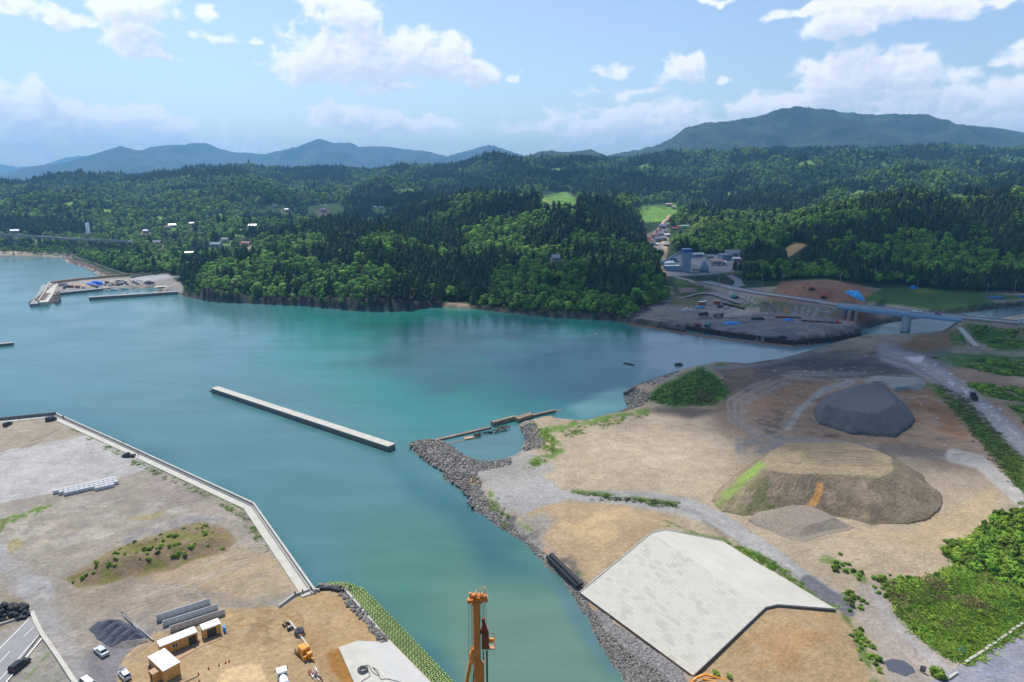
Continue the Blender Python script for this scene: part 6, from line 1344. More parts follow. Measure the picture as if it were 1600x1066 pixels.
GP = [[(1430, 925), (1500, 890), (1560, 905), (1610, 930), (1606, 966), (1508, 1029), (1480, 1016), (1440, 985), (1410, 950)], [(1390, 915), (1450, 910), (1470, 960), (1430, 970)]]
bush_field([GP[0], GP[1], BKU], [5200, 500, 1500], .7, 1.3, 311, TUFTS, 'long bright green grass covering the right bank', 'grass', 'grass')
bush_field([GP[0], [(1370, 900), (1440, 905), (1460, 960), (1480, 1000), (1440, 985), (1385, 930)]], [60, 50], .4, .9, 321, BUSHES, 'x', 'x', 'x', own=100, ownlab='small rounded bush growing in the long grass of the right bank', owngrp='small bushes on the grassy bank')
M_DRY = leaf_mat('dry stems', (.16, .12, .06), (.34, .27, .14), .25, .05); DRYT = [t.copy() for t in TUFTS[:3]]
for t in DRYT: t.materials.clear(); t.materials.append(M_DRY)
bush_field([[(1385, 915), (1450, 908), (1500, 925), (1540, 950), (1480, 985), (1430, 965)], [(1500, 880), (1600, 820), (1640, 900), (1540, 930)]], [1500, 420], .8, 1.4, 315, DRYT, 'brown dry stems among the grass of the right bank', 'dry grass', 'dry_grass', cl=(4, .45))
bush_field([[(150, 880), (190, 856), (250, 838), (310, 820), (340, 828), (360, 848), (300, 866), (200, 890), (120, 908)]], [60], .3, .8, 331, BUSHES, 'x', 'x', 'x', own=60, ownlab='small green weed clump on the brown earth mound on the quay', owngrp='weeds on the quay earth mound')
bush_field([[(1288, 868), (1300, 872), (1348, 898), (1345, 908), (1310, 895)], [(1312, 918), (1345, 925), (1352, 948), (1330, 950)], [(1340, 985), (1350, 985), (1368, 1040), (1365, 1075), (1345, 1060)], [(1362, 896), (1382, 900), (1378, 912), (1366, 908)]], [18, 18, 28, 6], .35, .8, 341, BUSHES, 'x', 'x', 'x', own=68, ownlab='low green weed clump beside the gravel roads near the levee', owngrp='weeds beside the gravel roads')
bush_field([[(838, 668), (855, 668), (872, 695), (868, 705), (850, 700)], [(870, 672), (940, 655), (1010, 643), (1010, 648), (950, 662), (890, 680)], [(766, 772), (776, 772), (800, 808), (790, 806)], [(822, 720), (855, 712), (858, 716), (826, 730)], [(1128, 842), (1200, 870), (1240, 900), (1300, 945), (1296, 950), (1235, 908), (1196, 884), (1130, 850)]], [320, 420, 90, 60, 420], .35, .8, 351, TUFTS, 'green grass tufts along the shore paths and behind the levee', 'grass', 'grass_verge', cl=(3, .42))
bush_field([[(92, 656), (140, 681), (210, 714), (300, 759), (380, 798), (400, 822), (428, 853), (424, 856), (392, 822), (374, 800), (290, 758), (200, 716), (130, 682)]], [700], .3, .7, 361, TUFTS, 'strip of green weeds between the quay footway and the gravel', 'weeds', 'weed_strip', cl=(4, .42))
M_GRD = leaf_mat('dark grass blades', (.05, .10, .02), (.15, .23, .035), .25, .05); DKT = [t.copy() for t in TUFTS]  # dark roadside grass; the shade on the mound is put into this colour too
for t in DKT: t.materials.clear(); t.materials.append(M_GRD)
bush_field([[(1012, 624), (1025, 606), (1060, 590), (1098, 572), (1122, 590), (1138, 612), (1110, 630), (1050, 632)], [(1460, 600), (1500, 615), (1540, 650), (1600, 720), (1600, 770), (1560, 720), (1500, 650)], [(895, 768), (940, 770), (1000, 778), (1060, 785), (1058, 789), (990, 782)]], [1300, 1500, 140], .4, .9, 371, DKT, 'rough green grass and weeds on the mound and roadside bank', 'grass', 'rough_grass')
bush_field([[(1450, 555), (1560, 560), (1700, 572), (1700, 588), (1560, 585)], [(1508, 598), (1600, 606), (1700, 625), (1560, 622)], [(1505, 508), (1600, 522), (1700, 545), (1540, 540)], [(1575, 632), (1700, 655), (1700, 715), (1615, 668)]], [1300, 900, 700, 900], .9, 1.7, 381, TUFTS+DKT+BUSHES[:1], 'dark green weeds on the flats behind the truck road', 'scrub', 'weeds_flat', cl=(12, .45))
# ------------------------------------------------------------------ boards, stakes, kerbs at the lower right
e = empty('notice_board', P(1441, 1054, 3.6), -.5, 'leaning dark board on legs beside the small gravel heap', 'board'); MB().box((0, 0, 1.4), (1.1, .1, 1.7), rx=.25).build('panel', M_DOOR, e); MB().box((0, -.07, 1.4), (.95, .02, 1.5), rx=.25).build('face', M_STEEL, e)
for s in (-1, 1): MB().tube([(s*.45, 0, 0), (s*.45, -.1, 2.2)], .05, 6).build('leg', M_RIM, e)
e = empty('marker_board', P(1501, 1021, 3.8), .2, 'small grey marker board on crossed teal stakes in the grass corner', 'marker'); MB().box((0, 0, 1.2), (.6, .08, .95)).build('panel', M_CONC2, e); MB().box((.15, -.05, 1.2), (.14, .02, .7)).build('stripe', mat('yellow-green stripe', (.45, .6, .05), .6), e)
M_TEAL = mat('teal stake', (.05, .35, .3), .6)
for a, b in (((-1, 0, .9), (.6, 0, 1.9)), ((-.9, 0, 0), (-.7, 0, 1.3)), ((.8, .2, 0), (1.3, .2, .9)), ((.6, 0, 0), (1.4, .1, .7))): MB().tube([a, b], .05, 5).build('stake', M_TEAL, e)
MB().tube([(-1, -.2, 0), (-.9, -.2, .9)], .06, 5).build('red_stake', M_CONE, e)
for k in range(15):
    t = k/15; q = P(1511+t*92+random.uniform(-1, 1), 1033-t*62+random.uniform(-1, 1), 3.8); q2 = HT(q.x, q.y); o = MB().box((0, 0, .25), (1.5, .6, .5), rz=heading((1511, 1033), (1603, 971))+random.uniform(-.1, .1), top=.9).build('kerb_block', M_CONC); o.location = (q.x, q.y, q2); tag(o, 'pale kerb block in the broken row between grass and asphalt corner', 'kerb block', 'kerb blocks at the lower right')
for k in range(4):
    t = k/4; q = P(1483+t*14, 1060-t*10, 3.6); o = MB().box((0, 0, .2), (1.2, .5, .4), rz=.5).build('kerb_block', M_CONC); o.location = (q.x, q.y, HT(q.x, q.y)); tag(o, 'pale kerb block at the mouth of the gravel road', 'kerb block', 'kerb blocks at the gravel road mouth')
o = MB().tube([P(1438, 1062, 3.8), P(1452, 1074, 4.2)], .09, 5).build('pipe', M_WHITE); tag(o, 'short pale pipe lying below the leaning board', 'pipe')
e = link_mesh('bush', BUSHES[0]); e.location = P(1467, 1058, 3.5); e.scale = (1.5, 1.5, 1.6); tag(e, 'bright green bush at the bottom right of the leaning board', 'bush')
for px_, py_, s, lab in ((1081, 1052, .6, 'green bush at the lower tip of the levee'), (1119, 1056, .9, 'green bush right of the levee tip on bare soil'), (1140, 1060, .7, 'green weed clump on bare soil near the bottom edge')):
    e = link_mesh('bush', BUSHES[1]); q = G(px_, py_); e.location = q; e.scale = (s,)*3; tag(e, lab, 'bush')
# orange crane hook rope bundle at the bottom
e = empty('boom_tip', G(1103, 1061), 0, 'bright orange curved machine arm lying at the bottom edge below the levee', 'machine arm')
MB().tube([(-4, -2, .3), (-2.2, -.6, .8), (0, .1, 1.0), (2., -.4, .7), (4.5, -1.2, .4), (7, -1.2, .3)], .32, 8, r2=.2).build('arm', M_ORAN, e); MB().tube([(-1, -.6, .5), (1, -1.2, .5), (3, -1.8, .3)], .2, 6).build('link', M_ORAN, e)
# ------------------------------------------------------------------ bridge and trunk road
M_BLU = mat('blue girder paint', (.26, .46, .70), .5, .12, .5); M_PIER = mat('pier concrete', A(200, 206, 214), .9, .12, .3, bump=.03); M_RAIL = mat('rail steel', (.28, .30, .34), .5, .2, 2, metal=.4)
rdz = lambda pts, dz=0: [p.z+dz for p in pts]
RD = densify(ROAD, 12.); dirb = (NB[1]-NB[0]); Lb = dirb.length; db_ = dirb.normalized(); nb_ = Vector((-db_.y, db_.x, 0)).normalized(); rzb = math.atan2(db_.y, db_.x)
o = ribbon(MB(), [p[:2] for p in RD], -5.6, 5.6, rdz(RD, -.35), rdz(RD, .02)).build('road', M_ASPH); tag(o, kind='structure')
m = MB()
for off, w_ in ((0, .2), (-4.0, .18), (4.0, .18)): ribbon(m, [p[:2] for p in RD], off-w_/2, off+w_/2, rdz(RD, .025), rdz(RD, .035))
o = m.build('road_markings', M_LINE); tag(o, kind='structure')
br = empty('road_bridge', (0, 0, 0), 0, 'long blue-edged road bridge on pale piers over the river mouth', 'bridge')
BL = [NB[0].lerp(NB[1], t) for t in np.linspace(0, 1, 9)]
ribbon(MB(), [p[:2] for p in BL], -4.4, 4.4, rdz(BL, -3.0), rdz(BL, -.95)).build('girder', M_BLU, br)
ribbon(MB(), [p[:2] for p in BL], -6.3, 6.3, rdz(BL, -.9), rdz(BL, -.36)).build('deck', M_PIER, br)
for s in (-1, 1):
    ribbon(MB(), [p[:2] for p in BL], s*6.3-.15, s*6.3+.15, rdz(BL, -1.3), rdz(BL, .55)).build('edge_beam', M_BLU if s < 0 else M_PIER, br)
    m = MB(); n_ = int(Lb/2)
    for k in range(n_+1): p = NB[0].lerp(NB[1], k/n_)+nb_*s*6.3; m.box((p.x, p.y, p.z+.95), (.12, .12, .9))
    for h_ in (.9, 1.35): m.tube([NB[0]+nb_*s*6.3+Vector((0, 0, h_)), NB[1]+nb_*s*6.3+Vector((0, 0, h_))], .06, 5)
    m.build('railing', M_RAIL, br)
tp = (P(1418, 490, 12.).x-NB[0].x)/(NB[1].x-NB[0].x); pc = NB[0].lerp(NB[1], tp)
def wallpier(c, L_, w_, z0, z1, nm, m_, cap=True):
    mb = MB(); pts = []; k = 10
    for s in (1, -1):
        for i in range(k+1): a = -PI/2+PI*i/k if s > 0 else PI/2+PI*i/k; pts.append((math.cos(a)*w_/2+ s*(L_-w_)/2, math.sin(a)*w_/2))
    R_ = Matrix.Rotation(rzb+PI/2, 2); pts = [tuple(R_ @ Vector(p)+Vector(c[:2])) for p in pts]; mb.prism(pts, z0, z1)
    o = mb.build(nm, m_, br)
    if cap: MB().box((c[0], c[1], z1+.35), (2.8, L_+.8, .9), rz=rzb).build('bearing_shelf', M_PIER, br)
wallpier(pc, 16, 5, -4, 10.2, 'pier', M_PIER)
for t in (0.015, .985):
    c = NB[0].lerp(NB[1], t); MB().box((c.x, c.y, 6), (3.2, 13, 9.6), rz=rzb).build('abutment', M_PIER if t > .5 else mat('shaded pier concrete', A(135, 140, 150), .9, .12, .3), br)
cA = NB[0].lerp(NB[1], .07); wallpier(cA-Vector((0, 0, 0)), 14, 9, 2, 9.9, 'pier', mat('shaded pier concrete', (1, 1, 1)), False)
# road guard rails as things
for s, lab in ((-1, 'white guard rail on the water side of the embanked road'), (1, 'white guard rail on the far side of the embanked road')):
    for seg_, nm in ((RD[:int(len(RD)*.42)], 'left of the bridge'), ([p for p in RD if (p-NB[0]).dot(db_) > Lb-6], 'right of the bridge')):
        if len(seg_) < 2: continue
        o = ribbon(MB(), [p[:2] for p in seg_], s*6.-.1, s*6.+.1, rdz(seg_, -.2), rdz(seg_, .75)).build('guard_rail', M_CONC2 if s < 0 else M_RAIL); tag(o, lab+', '+nm, 'guard rail')
# road up to the batching plant and side roads
def troad(name, line, w, m_=M_ASPH, z=None, dz=.15): 
    pts = [G(*q) for q in line] if z is None else [P(*q, z) for q in line]; return strip(name, [(p.x, p.y) for p in pts], w, m_, lambda x, y, cx, cy: max(HT(x, y), HT(cx, cy)), dz=dz, seg=8)
troad('road', [(1100, 446), (1085, 439), (1068, 434.5), (1054, 433)], 7)
troad('road', [(1148, 449), (1158, 443), (1150, 436), (1140, 430)], 8)
troad('road', [(1055, 465), (1080, 459), (1105, 457), (1130, 466), (1158, 474)], 5)
troad('path', [(1040, 432), (1035, 410), (1041, 395), (1036, 378), (1028, 362), (1034, 352), (1046, 336)], 5, M_TIMB)
# left shore road on its viaduct
LR = densify([PY(-300, 361, 1060), PY(0, 366.5, 1050), PY(60, 369.5, 1040), PY(110, 373, 1025), PY(160, 375.5, 1000), PY(205, 377, 985)], 15)
vd = empty('viaduct', (0, 0, 0), 0, 'long low grey road viaduct running behind the left shore trees', 'viaduct')
ribbon(MB(), [p[:2] for p in LR], -5, 5, rdz(LR, -1.6), rdz(LR, 0)).build('deck', M_CONC2, vd)
for s in (-1, 1): ribbon(MB(), [p[:2] for p in LR], s*5-.2, s*5+.2, rdz(LR, .0), rdz(LR, 1.1)).build('parapet', M_CONC2, vd)
for k in range(0, len(LR), 3): p = LR[k]; g_ = HT(p.x, p.y); MB().box((p.x, p.y, (p.z-1.6+g_)/2-1), (2, 7, max(1, p.z-1.6-g_+2))).build('pier', M_DCONC, vd)
LR2 = densify([PY(298, 381, 900), PY(330, 383, 890), PY(370, 384.5, 875)], 12)
o = strip('road', [tuple(p[:2]) for p in LR2], 6, M_ASPH, lambda x, y, cx, cy: max(HT(x, y), HT(cx, cy)), dz=.3, seg=6)
# ------------------------------------------------------------------ far vehicles
cars = [('pickup', M_WHITE, (1425, 483.5), 1, 'white pickup truck on the bridge above the tall pier', 1.15), ('hatch', mat('purple paint', (.22, .03, .20), .35), (1451, 484.2), 1, 'purple car on the bridge right of the white pickup', 1.15), ('van', M_WHITE, (1536, 492), -1, 'white van on the road right of the bridge', 1.2), ('van', M_WHITE, (1600, 502), 1, 'white vehicle at the right edge of the trunk road', 1.2)]
for kd, pm, (a, b), s, lab, sc_ in cars:
    best = min(RD, key=lambda p: abs(proj(*p)[0]-a)); i = RD.index(best); d = (RD[min(i+1, len(RD)-1)]-RD[max(0, i-1)]).normalized(); q = best+Vector((-d.y, d.x, 0))*(1.9*s); car(kd, pm, (q.x, q.y, q.z+.04), math.atan2(d.y, d.x)+(0 if s > 0 else PI), lab, 'van' if kd == 'van' else 'car' if kd != 'pickup' else 'pickup truck', scale=sc_)
M_DTRK = mat('dark dusty truck paint', (.03, .033, .04), .6, .3, 1.); M_GTRK = mat('grey truck bed', (.2, .2, .22), .6, .3, 1.)
def dump_truck(px, py, rz, cabm, bedm, lab, s=1., up=.25, z=None):
    e = empty('dump_truck', G(px, py) if z is None else P(px, py, z), rz, lab, 'dump truck'); MB().box((0, 0, .95), (7.2, .95, .35)).build('chassis', M_DTRK, e)
    c = MB().box((2.9, 0, 1.75), (1.7, 2.4, 2.0), top=.9).build('cab', cabm, e); MB().box((3.72, 0, 2.1), (.12, 2.0, .8)).build('windscreen', M_GLASS, c); [MB().box((3.0, s_*1.17, 2.1), (.9, .06, .6)).build('side_window', M_GLASS, c) for s_ in (-1, 1)]
    m = MB(); m.box((-.9, 0, 1.3), (5.0, 2.4, .15)); [m.box((-.9, s_*1.2, 1.85), (5.0, .12, 1.1)) for s_ in (-1, 1)]; m.box((-3.4, 0, 1.8), (.12, 2.4, 1.0), ry=-.2); m.box((1.6, 0, 2.1), (.15, 2.4, 1.6)); m.box((2.2, 0, 2.95), (1.4, 2.3, .1)); m.build('bed', bedm, e)
    for k, z_ in enumerate((2.1,)): MB().box((-3.6, .9, .9), (.08, .4, .25)).build('taillight', M_RED, e); MB().box((-3.6, -.9, .9), (.08, .4, .25)).build('taillight', M_RED, e)
    wheels(e, 7, 2.4, .5, 2.7, -2.5, .4, xs=(2.7, -1.3, -2.5)); e.scale = (s,)*3; return e
dump_truck(1521, 624, heading((1526, 630), (1517, 617), 4.2), mat('blue-grey truck cab', (.05, .06, .09), .5), M_DTRK, 'dark dump truck driving alone on the grey haul road', .95)
dump_truck(1099, 494, .25, mat('blue truck cab', (.03, .09, .17), .5), M_DTRK, 'dark teal dump truck on the far work site, left of the other', 1.05)
dump_truck(1122, 495.5, .1, M_DTRK, M_GTRK, 'grey dump truck with a black cab on the far work site', 1.05)
def excavator(px, py, rz, m_, lab, s=1., boom=1., z=None, hgt=None):
    e = empty('excavator', G(px, py) if z is None else P(px, py, z), rz, lab, 'excavator')
    for sd in (-1, 1): MB().box((0, sd*1.15, .45), (3.8, .55, .85), top=.82).build('track', M_RUB, e)
    h = MB().box((-.5, 0, 1.55), (3.1, 2.5, 1.15), top=.94).build('house', m_, e); c = MB().box((.75, .75, 1.95), (1.3, .95, 1.75), top=.88).build('cab', m_, e); MB().box((1.38, .75, 2.2), (.08, .8, 1.0)).build('cab_window', M_GLASS, c); MB().box((-1.7, 0, 1.55), (.7, 2.5, 1.1)).build('counterweight', M_DTRK, e)
    MB().tube([(.8, -.2, 1.5), (2.4*boom, -.2, 3.9*boom), (4.4*boom, -.2, 3.8*boom)], .28, 6).build('boom', m_, e); a = MB().tube([(4.2*boom, -.2, 4.0*boom), (5.6*boom, -.2, 1.5*boom)], .22, 6).build('arm', m_, e); MB().box((5.4*boom, -.2, 1.0*boom), (.9, 1.0, .9), ry=.5, top=.6).build('bucket', M_DTRK, e); e.scale = (s,)*3; return e
M_EXR = mat('red-orange excavator paint', (.42, .045, .02), .5, .15, 1); M_EXT = mat('teal excavator paint', (.02, .26, .27), .5, .15, 1)
excavator(1268, 452.5, 2.6, M_EXR, 'red excavator higher up on the red earth slope', 1.1)
excavator(1288, 466, .4, M_EXR, 'red excavator lower on the red earth slope close to the road', 1.1)
excavator(1105, 511, .9, M_EXT, 'teal excavator at the edge of the sheet pile wall', 1.0, z=3.8)
e = excavator(1148.5, 466, 2.4, M_EXT, 'teal crawler crane with a raised boom below the road', 1.1, .6); MB().tube([(1, -.2, 1.6), (6.5, -.2, 9.)], .22, 6).build('lattice_boom', M_WHITE, e)
e = empty('hopper', P(1090, 509, 3.8), .1, 'small dark red tank beside the teal excavator on the quay', 'tank'); MB().box((0, 0, 1.1), (4.2, 1.8, 1.4), top=.9).build('body', mat('dark red paint', (.30, .02, .04), .5), e); MB().box((0, 0, .2), (3.6, 1.6, .4)).build('skid', M_DTRK, e)
for kd, pm, a, b, rz, lab in (('suv', M_BLACK, 1126, 480.5, .2, 'black car parked at the left end of the row by the timber fence'), ('sedan', M_SILV, 1136, 482.5, .2, 'silver car parked in the middle of the row by the timber fence'), ('sedan', M_WHITE, 1147, 484.5, .15, 'white car parked at the right end of the row by the timber fence'),
        ('van', M_WHITE, 1102, 474, 2.3, 'white van parked behind the others near the orange-roofed hut'), ('hatch', M_WHITE, 1108, 477, 2.2, 'white compact car next to the white van near the far huts'), ('van', M_BLACK, 1222, 528.5, 2.9, 'black car alone near the right end of the sheet pile wall'), ('hatch', M_WHITE, 1160, 447.5, 2.4, 'white car on the side road beyond the trunk road junction')):
    car(kd, pm, G(a, b), rz, lab, 'van' if kd == 'van' and pm is M_WHITE else 'car', scale=1.2)
def shed(px, py, w_, d_, h_, rz, wm, rm, lab, name='site_hut', cat='site hut', gable=0., z=None, door=True, at=None):
    e = empty(name, at if at is not None else G(px, py) if z is None else P(px, py, z), rz, lab, cat); MB().box((0, 0, h_/2), (w_, d_, h_)).build('wall', wm, e)
    if gable: MB().xprism([(-d_/2-.4, h_-.15), (d_/2+.4, h_-.15), (0, h_+gable)], -w_/2-.4, w_/2+.4, Matrix.Rotation(PI/2, 4, 'Z')).build('roof', rm, e)
    else: MB().box((0, 0, h_+.1), (w_+.4, d_+.4, .22)).build('roof', rm, e)
    if door:
        MB().box((w_*.22, -d_/2-.02, h_*.4), (w_*.14, .06, h_*.75)).build('door', M_DOOR, e)
        for s_ in (-.2, .02): MB().box((w_*s_, -d_/2-.02, h_*.58), (w_*.14, .06, h_*.3)).build('window', M_GLASS, e)
    return e
M_ORH = mat('orange-brown hut wall', A(190, 100, 60), .7)
shed(1097, 477, 5.5, 3, 3, .2, M_ORH, M_WHITE, 'orange-brown hut with a pale roof behind the blue lorry')
shed(1120, 475.5, 5, 3, 2.8, .1, M_ORH, M_TIMB, 'orange-brown hut standing alone behind the black parked car')
e = empty('lorry', G(1094, 482), .15, 'bright blue lorry in front of the orange-brown hut', 'lorry'); MB().box((2.6, 0, 1.3), (1.5, 2., 1.7), top=.9).build('cab', mat('bright blue paint', (.03, .28, .55), .4), e); MB().box((-.9, 0, 1.2), (5, 2.1, .9)).build('bed', mat('bright blue paint', (1, 1, 1)), e); wheels(e, 6, 2, .45, 2.4, -2, .3)
e = empty('boat', G(1074, 486), .2, 'white boat hull stored on the far work site', 'boat')
def hull(e, L_, w_, h_, m_, deck=None, cab=True):
    k = 9; vs = []; 
    for i in range(k):
        t = i/(k-1); x = -L_/2+L_*t; wd = w_/2*(1-max(0, (t-.45)/.55)**2.2)*(.85+.15*min(1, t*4)); sh = h_*(1+.35*max(0, t-.5)**2*4); vs += [(x, -wd, sh), (x, -wd*.7, 0), (x, wd*.7, 0), (x, wd, sh)]
    fs = [(i*4+j, (i+1)*4+j, (i+1)*4+j+1, i*4+j+1) for i in range(k-1) for j in range(3)]+[(i*4+3, (i+1)*4+3, (i+1)*4, i*4) for i in range(k-1)]+[(0, 1, 2, 3)]
    MB().add(vs, fs).build('hull', m_, e); 
    MB().box((-L_*.05, 0, h_+.06), (L_*.6, w_*.62, .1)).build('deck', deck or M_CONC2, e)
    if cab: c = MB().box((-L_*.12, 0, h_+.65), (L_*.2, w_*.5, 1.2), top=.85).build('cabin', M_WHITE, e); MB().box((-L_*.02+.02, 0, h_+.85), (.08, w_*.4, .4)).build('cabin_window', M_GLASS, c)
hull(e, 9, 2.6, 1.2, M_WHITE)
def tarp(px, py, w_, d_, h_, rz, lab, z=None, m_=None, cat='tarpaulin', skirt=False):
    n = 16; u = np.linspace(-1, 1, n); U, V_ = np.meshgrid(u, u); p = G(px, py) if z is None else P(px, py, z); Z = h_*(1-np.maximum(np.abs(U), np.abs(V_))**3)*(.6+.6*fbm(U*2+px, V_*2+py, 5, 3)); x = U*w_/2*(1+.1*np.sin(V_*5)); y = V_*d_/2*(1+.08*np.sin(U*7)); X = p.x+x*math.cos(rz)-y*math.sin(rz); Y = p.y+x*math.sin(rz)+y*math.cos(rz)
    ZZ = p.z+Z-.02
    if skirt: e_ = np.maximum(np.abs(U), np.abs(V_)) > .99; ZZ = np.where(e_, np.minimum(height(X, Y)-.1, ZZ), ZZ)
    o = grid_mesh('tarpaulin', X, Y, ZZ, None, m_ or M_BLUE); return tag(o, lab, cat)
tarp(1142, 506, 16, 6, 1.6, .3, 'bright blue tarpaulin on grey soil in the middle of the work site')
tarp(1233, 500.5, 7, 4, 1.6, -.1, 'bright blue tarpaulin beside the rusty pipes at the right of the work site')
tarp(1329, 469, 19, 11, 8.5, -.35, 'large bright blue cover over a mound at the left end of the bridge', z=13.2, skirt=True, m_=mat('bright tarpaulin blue', (.05, .38, .75), .5, .15, .5, bump=.15, bscale=.6))
tarp(1427, 451, 5, 5, 3.5, 0, 'blue covered hut on the green slope behind the bridge')
tarp(1556, 466, 14, 5, 1.8, 0, 'dark blue sheet at the foot of the woods right of the bridge', m_=mat('dark tarpaulin blue', (.02, .10, .32), .5))
tarp(1598, 464, 8, 4, 1.5, 0, 'small dark blue sheet at the right edge below the woods', m_=mat('dark tarpaulin blue', (1, 1, 1)))
random.seed(91)
e = empty('pipe_stack', G(1231, 497), -.2, 'rusty stack of steel pipes beside the blue tarpaulin', 'pipes')
for k in range(9): MB().tube([(-8+random.uniform(-2, 2), (k % 5)*.8-1.5, .4+.6*(k//5)), (8+random.uniform(-2, 2), (k % 5)*.8-1.5, .4+.6*(k//5))], .35, 7).build('pipe', M_RUST, e)
e = empty('pipe_stack', G(1285, 504), -.35, 'dark row of steel beams with a red machine near the river mouth', 'steel beams')
for k in range(6): MB().box((-12+k*4.6, 0, .5), (4.2, 1.6, 1.)).build('beam', M_RUST if k % 2 else M_DTRK, e)
MB().box((10, 0, 1.4), (2.6, 2., 1.8), top=.8).build('machine', M_EXR, e)
e = empty('worker_post', G(1227, 490), 0, 'yellow and orange signal post at the edge of the work site', 'post'); MB().tube([(0, 0, 0), (0, 0, 4.5)], .35, 6).build('post', mat('signal yellow', (.7, .45, .03), .5), e); MB().box((.6, 0, 1.2), (1.6, 1, 2)).build('cabinet', M_ORAN, e)
o = MB().box((0, 0, .7), (1.3, 1, 1.4), top=.7).build('marker_post', mat('signal yellow', (1, 1, 1))); o.location = G(1204, 484.5); tag(o, 'small yellow marker on the curved site track', 'marker')
e = empty('container_stack', G(1184, 499.5), 0, 'black covered stack on the grey soil right of the middle', 'stack'); MB().box((0, 0, .8), (10, 3, 1.6), top=.85).build('cover', M_BBAG, e); MB().box((1, 0, 1.75), (5, 2, .3)).build('top_cover', M_DTRK, e)
e = empty('timber_fence', (0, 0, 0), 0, 'brown timber panel fence behind the parked cars on the work site', 'fence'); fl = [G(1130, 476), G(1146, 480.5), G(1163, 484.5)]
for k in range(22): p = lerpl(fl, k/21.); MB().box((p.x, p.y, p.z+.8), (1.2, .25, 2.2), rz=-.5).build('panel', M_RUST if k % 2 else M_DOOR, e)
for a, b, w_, h_, lab in ((1214, 510, 26, 5.2, 'pointed grey gravel heap at the right of the work site'), (1178, 512, 30, 2.6, 'broad low grey gravel heap in the middle of the work site'), (1083, 489, 22, 2.4, 'pale grey gravel heap at the left of the work site'), (1120, 507, 18, 1.8, 'low dark gravel heap left of the blue tarpaulin'), (1250, 512, 22, 2.4, 'dark low heap beyond the pointed one near the river mouth'), (1200, 522, 20, 2.0, 'grey low heap on the quay edge at the right')):
    p = G(a, b, 4.); q = heap('gravel_heap', [proj(p.x+w_/2*math.cos(t), p.y+w_*.38*math.sin(t), p.z) for t in np.linspace(0, 2*PI, 13)[:-1]], p.z-.1, h_, mat('work site gravel', A(140, 136, 134), .95, .25, .5, bump=.2, bscale=1), lab, top=w_*.4, n=40, seed=a, noise=.5)
# sheet pile wall, floating boom, shore rocks of the cofferdam
M_SHP = mat('rusty sheet piles', (.045, .025, .018), .85, .5, .8)
sh_ = densify([P(1071, 509, 3.4), P(1125, 517.5, 3.4), P(1180, 525, 3.4), P(1240, 533, 3.4), P(1300, 527.5, 3.2), P(1346, 520, 3.)], 1.2)
zig = [p+Vector((0, .45*(1 if (i//2) % 2 else -1), 0)) for i, p in enumerate(sh_)]
o = ribbon(MB(), [p[:2] for p in zig], -.15, .15, -3, [p.z+.25 for p in zig]).build('sheet_pile_wall', M_SHP); tag(o, 'dark rusty sheet pile wall along the edge of the work site', 'sheet pile wall')
o = ribbon(MB(), [P(*q, 1.6)[:2] for q in ((982, 499.5), (1010, 503), (1040, 509), (1071, 516))], -3, .6, -2, [1.7, 1.8, 2., 2.2]).build('rock_quay', mat('dark wet blocks', (.05, .05, .055), .85, .5, .5, bump=.4, bscale=.8)); tag(o, 'dark block revetment between the headland and the sheet pile wall', 'revetment')
bm_ = [P(*q, .25) for q in ((980, 506), (1000, 509), (1030, 514), (1060, 519), (1090, 524), (1115, 528), (1160, 533), (1200, 537), (1240, 540.5), (1270, 537), (1300, 533), (1345, 526))]
o = MB().tube(densify(bm_, 5), .42, 6).build('floating_boom', mat('faded orange float', A(205, 130, 85), .7, .25, .3)); tag(o, 'long orange floating boom on the water round the work site', 'floating boom')
# slope strips on the embankment
for ln, w_ in (([(1150, 463), (1170, 471), (1200, 477), (1260, 485), (1300, 490)], 1.2), ([(1258, 490), (1285, 486), (1310, 482)], 1.0)):
    o = MB().tube([Vector((p.x, p.y, HT(p.x, p.y)+.1)) for p in densify([G(*q) for q in ln], 5)], w_*.5, 5).build('drain_channel', M_CONC2); tag(o, 'pale concrete drain line across the '+('long grass embankment' if w_ > 1.1 else 'lower end of the embankment'), 'drain')
def slopeline(a, b, w_, lab, z0, z1):
    pa, pb = P(*a, z0), P(*b, z1); o = ribbon(MB(), [pa[:2], pb[:2]], -w_/2, w_/2, [z0-.8, z1-.8], [z0+.15, z1+.15]).build('stair', M_CONC); tag(o, lab, 'stair')
slopeline((1500, 512), (1526, 541), 3.2, 'pale concrete stair down the embankment right of the bridge', 11., 4.)
slopeline((1560, 521), (1600, 527.5), 1.2, 'thin pale drain line on the embankment at the right edge', 6, 5.5)
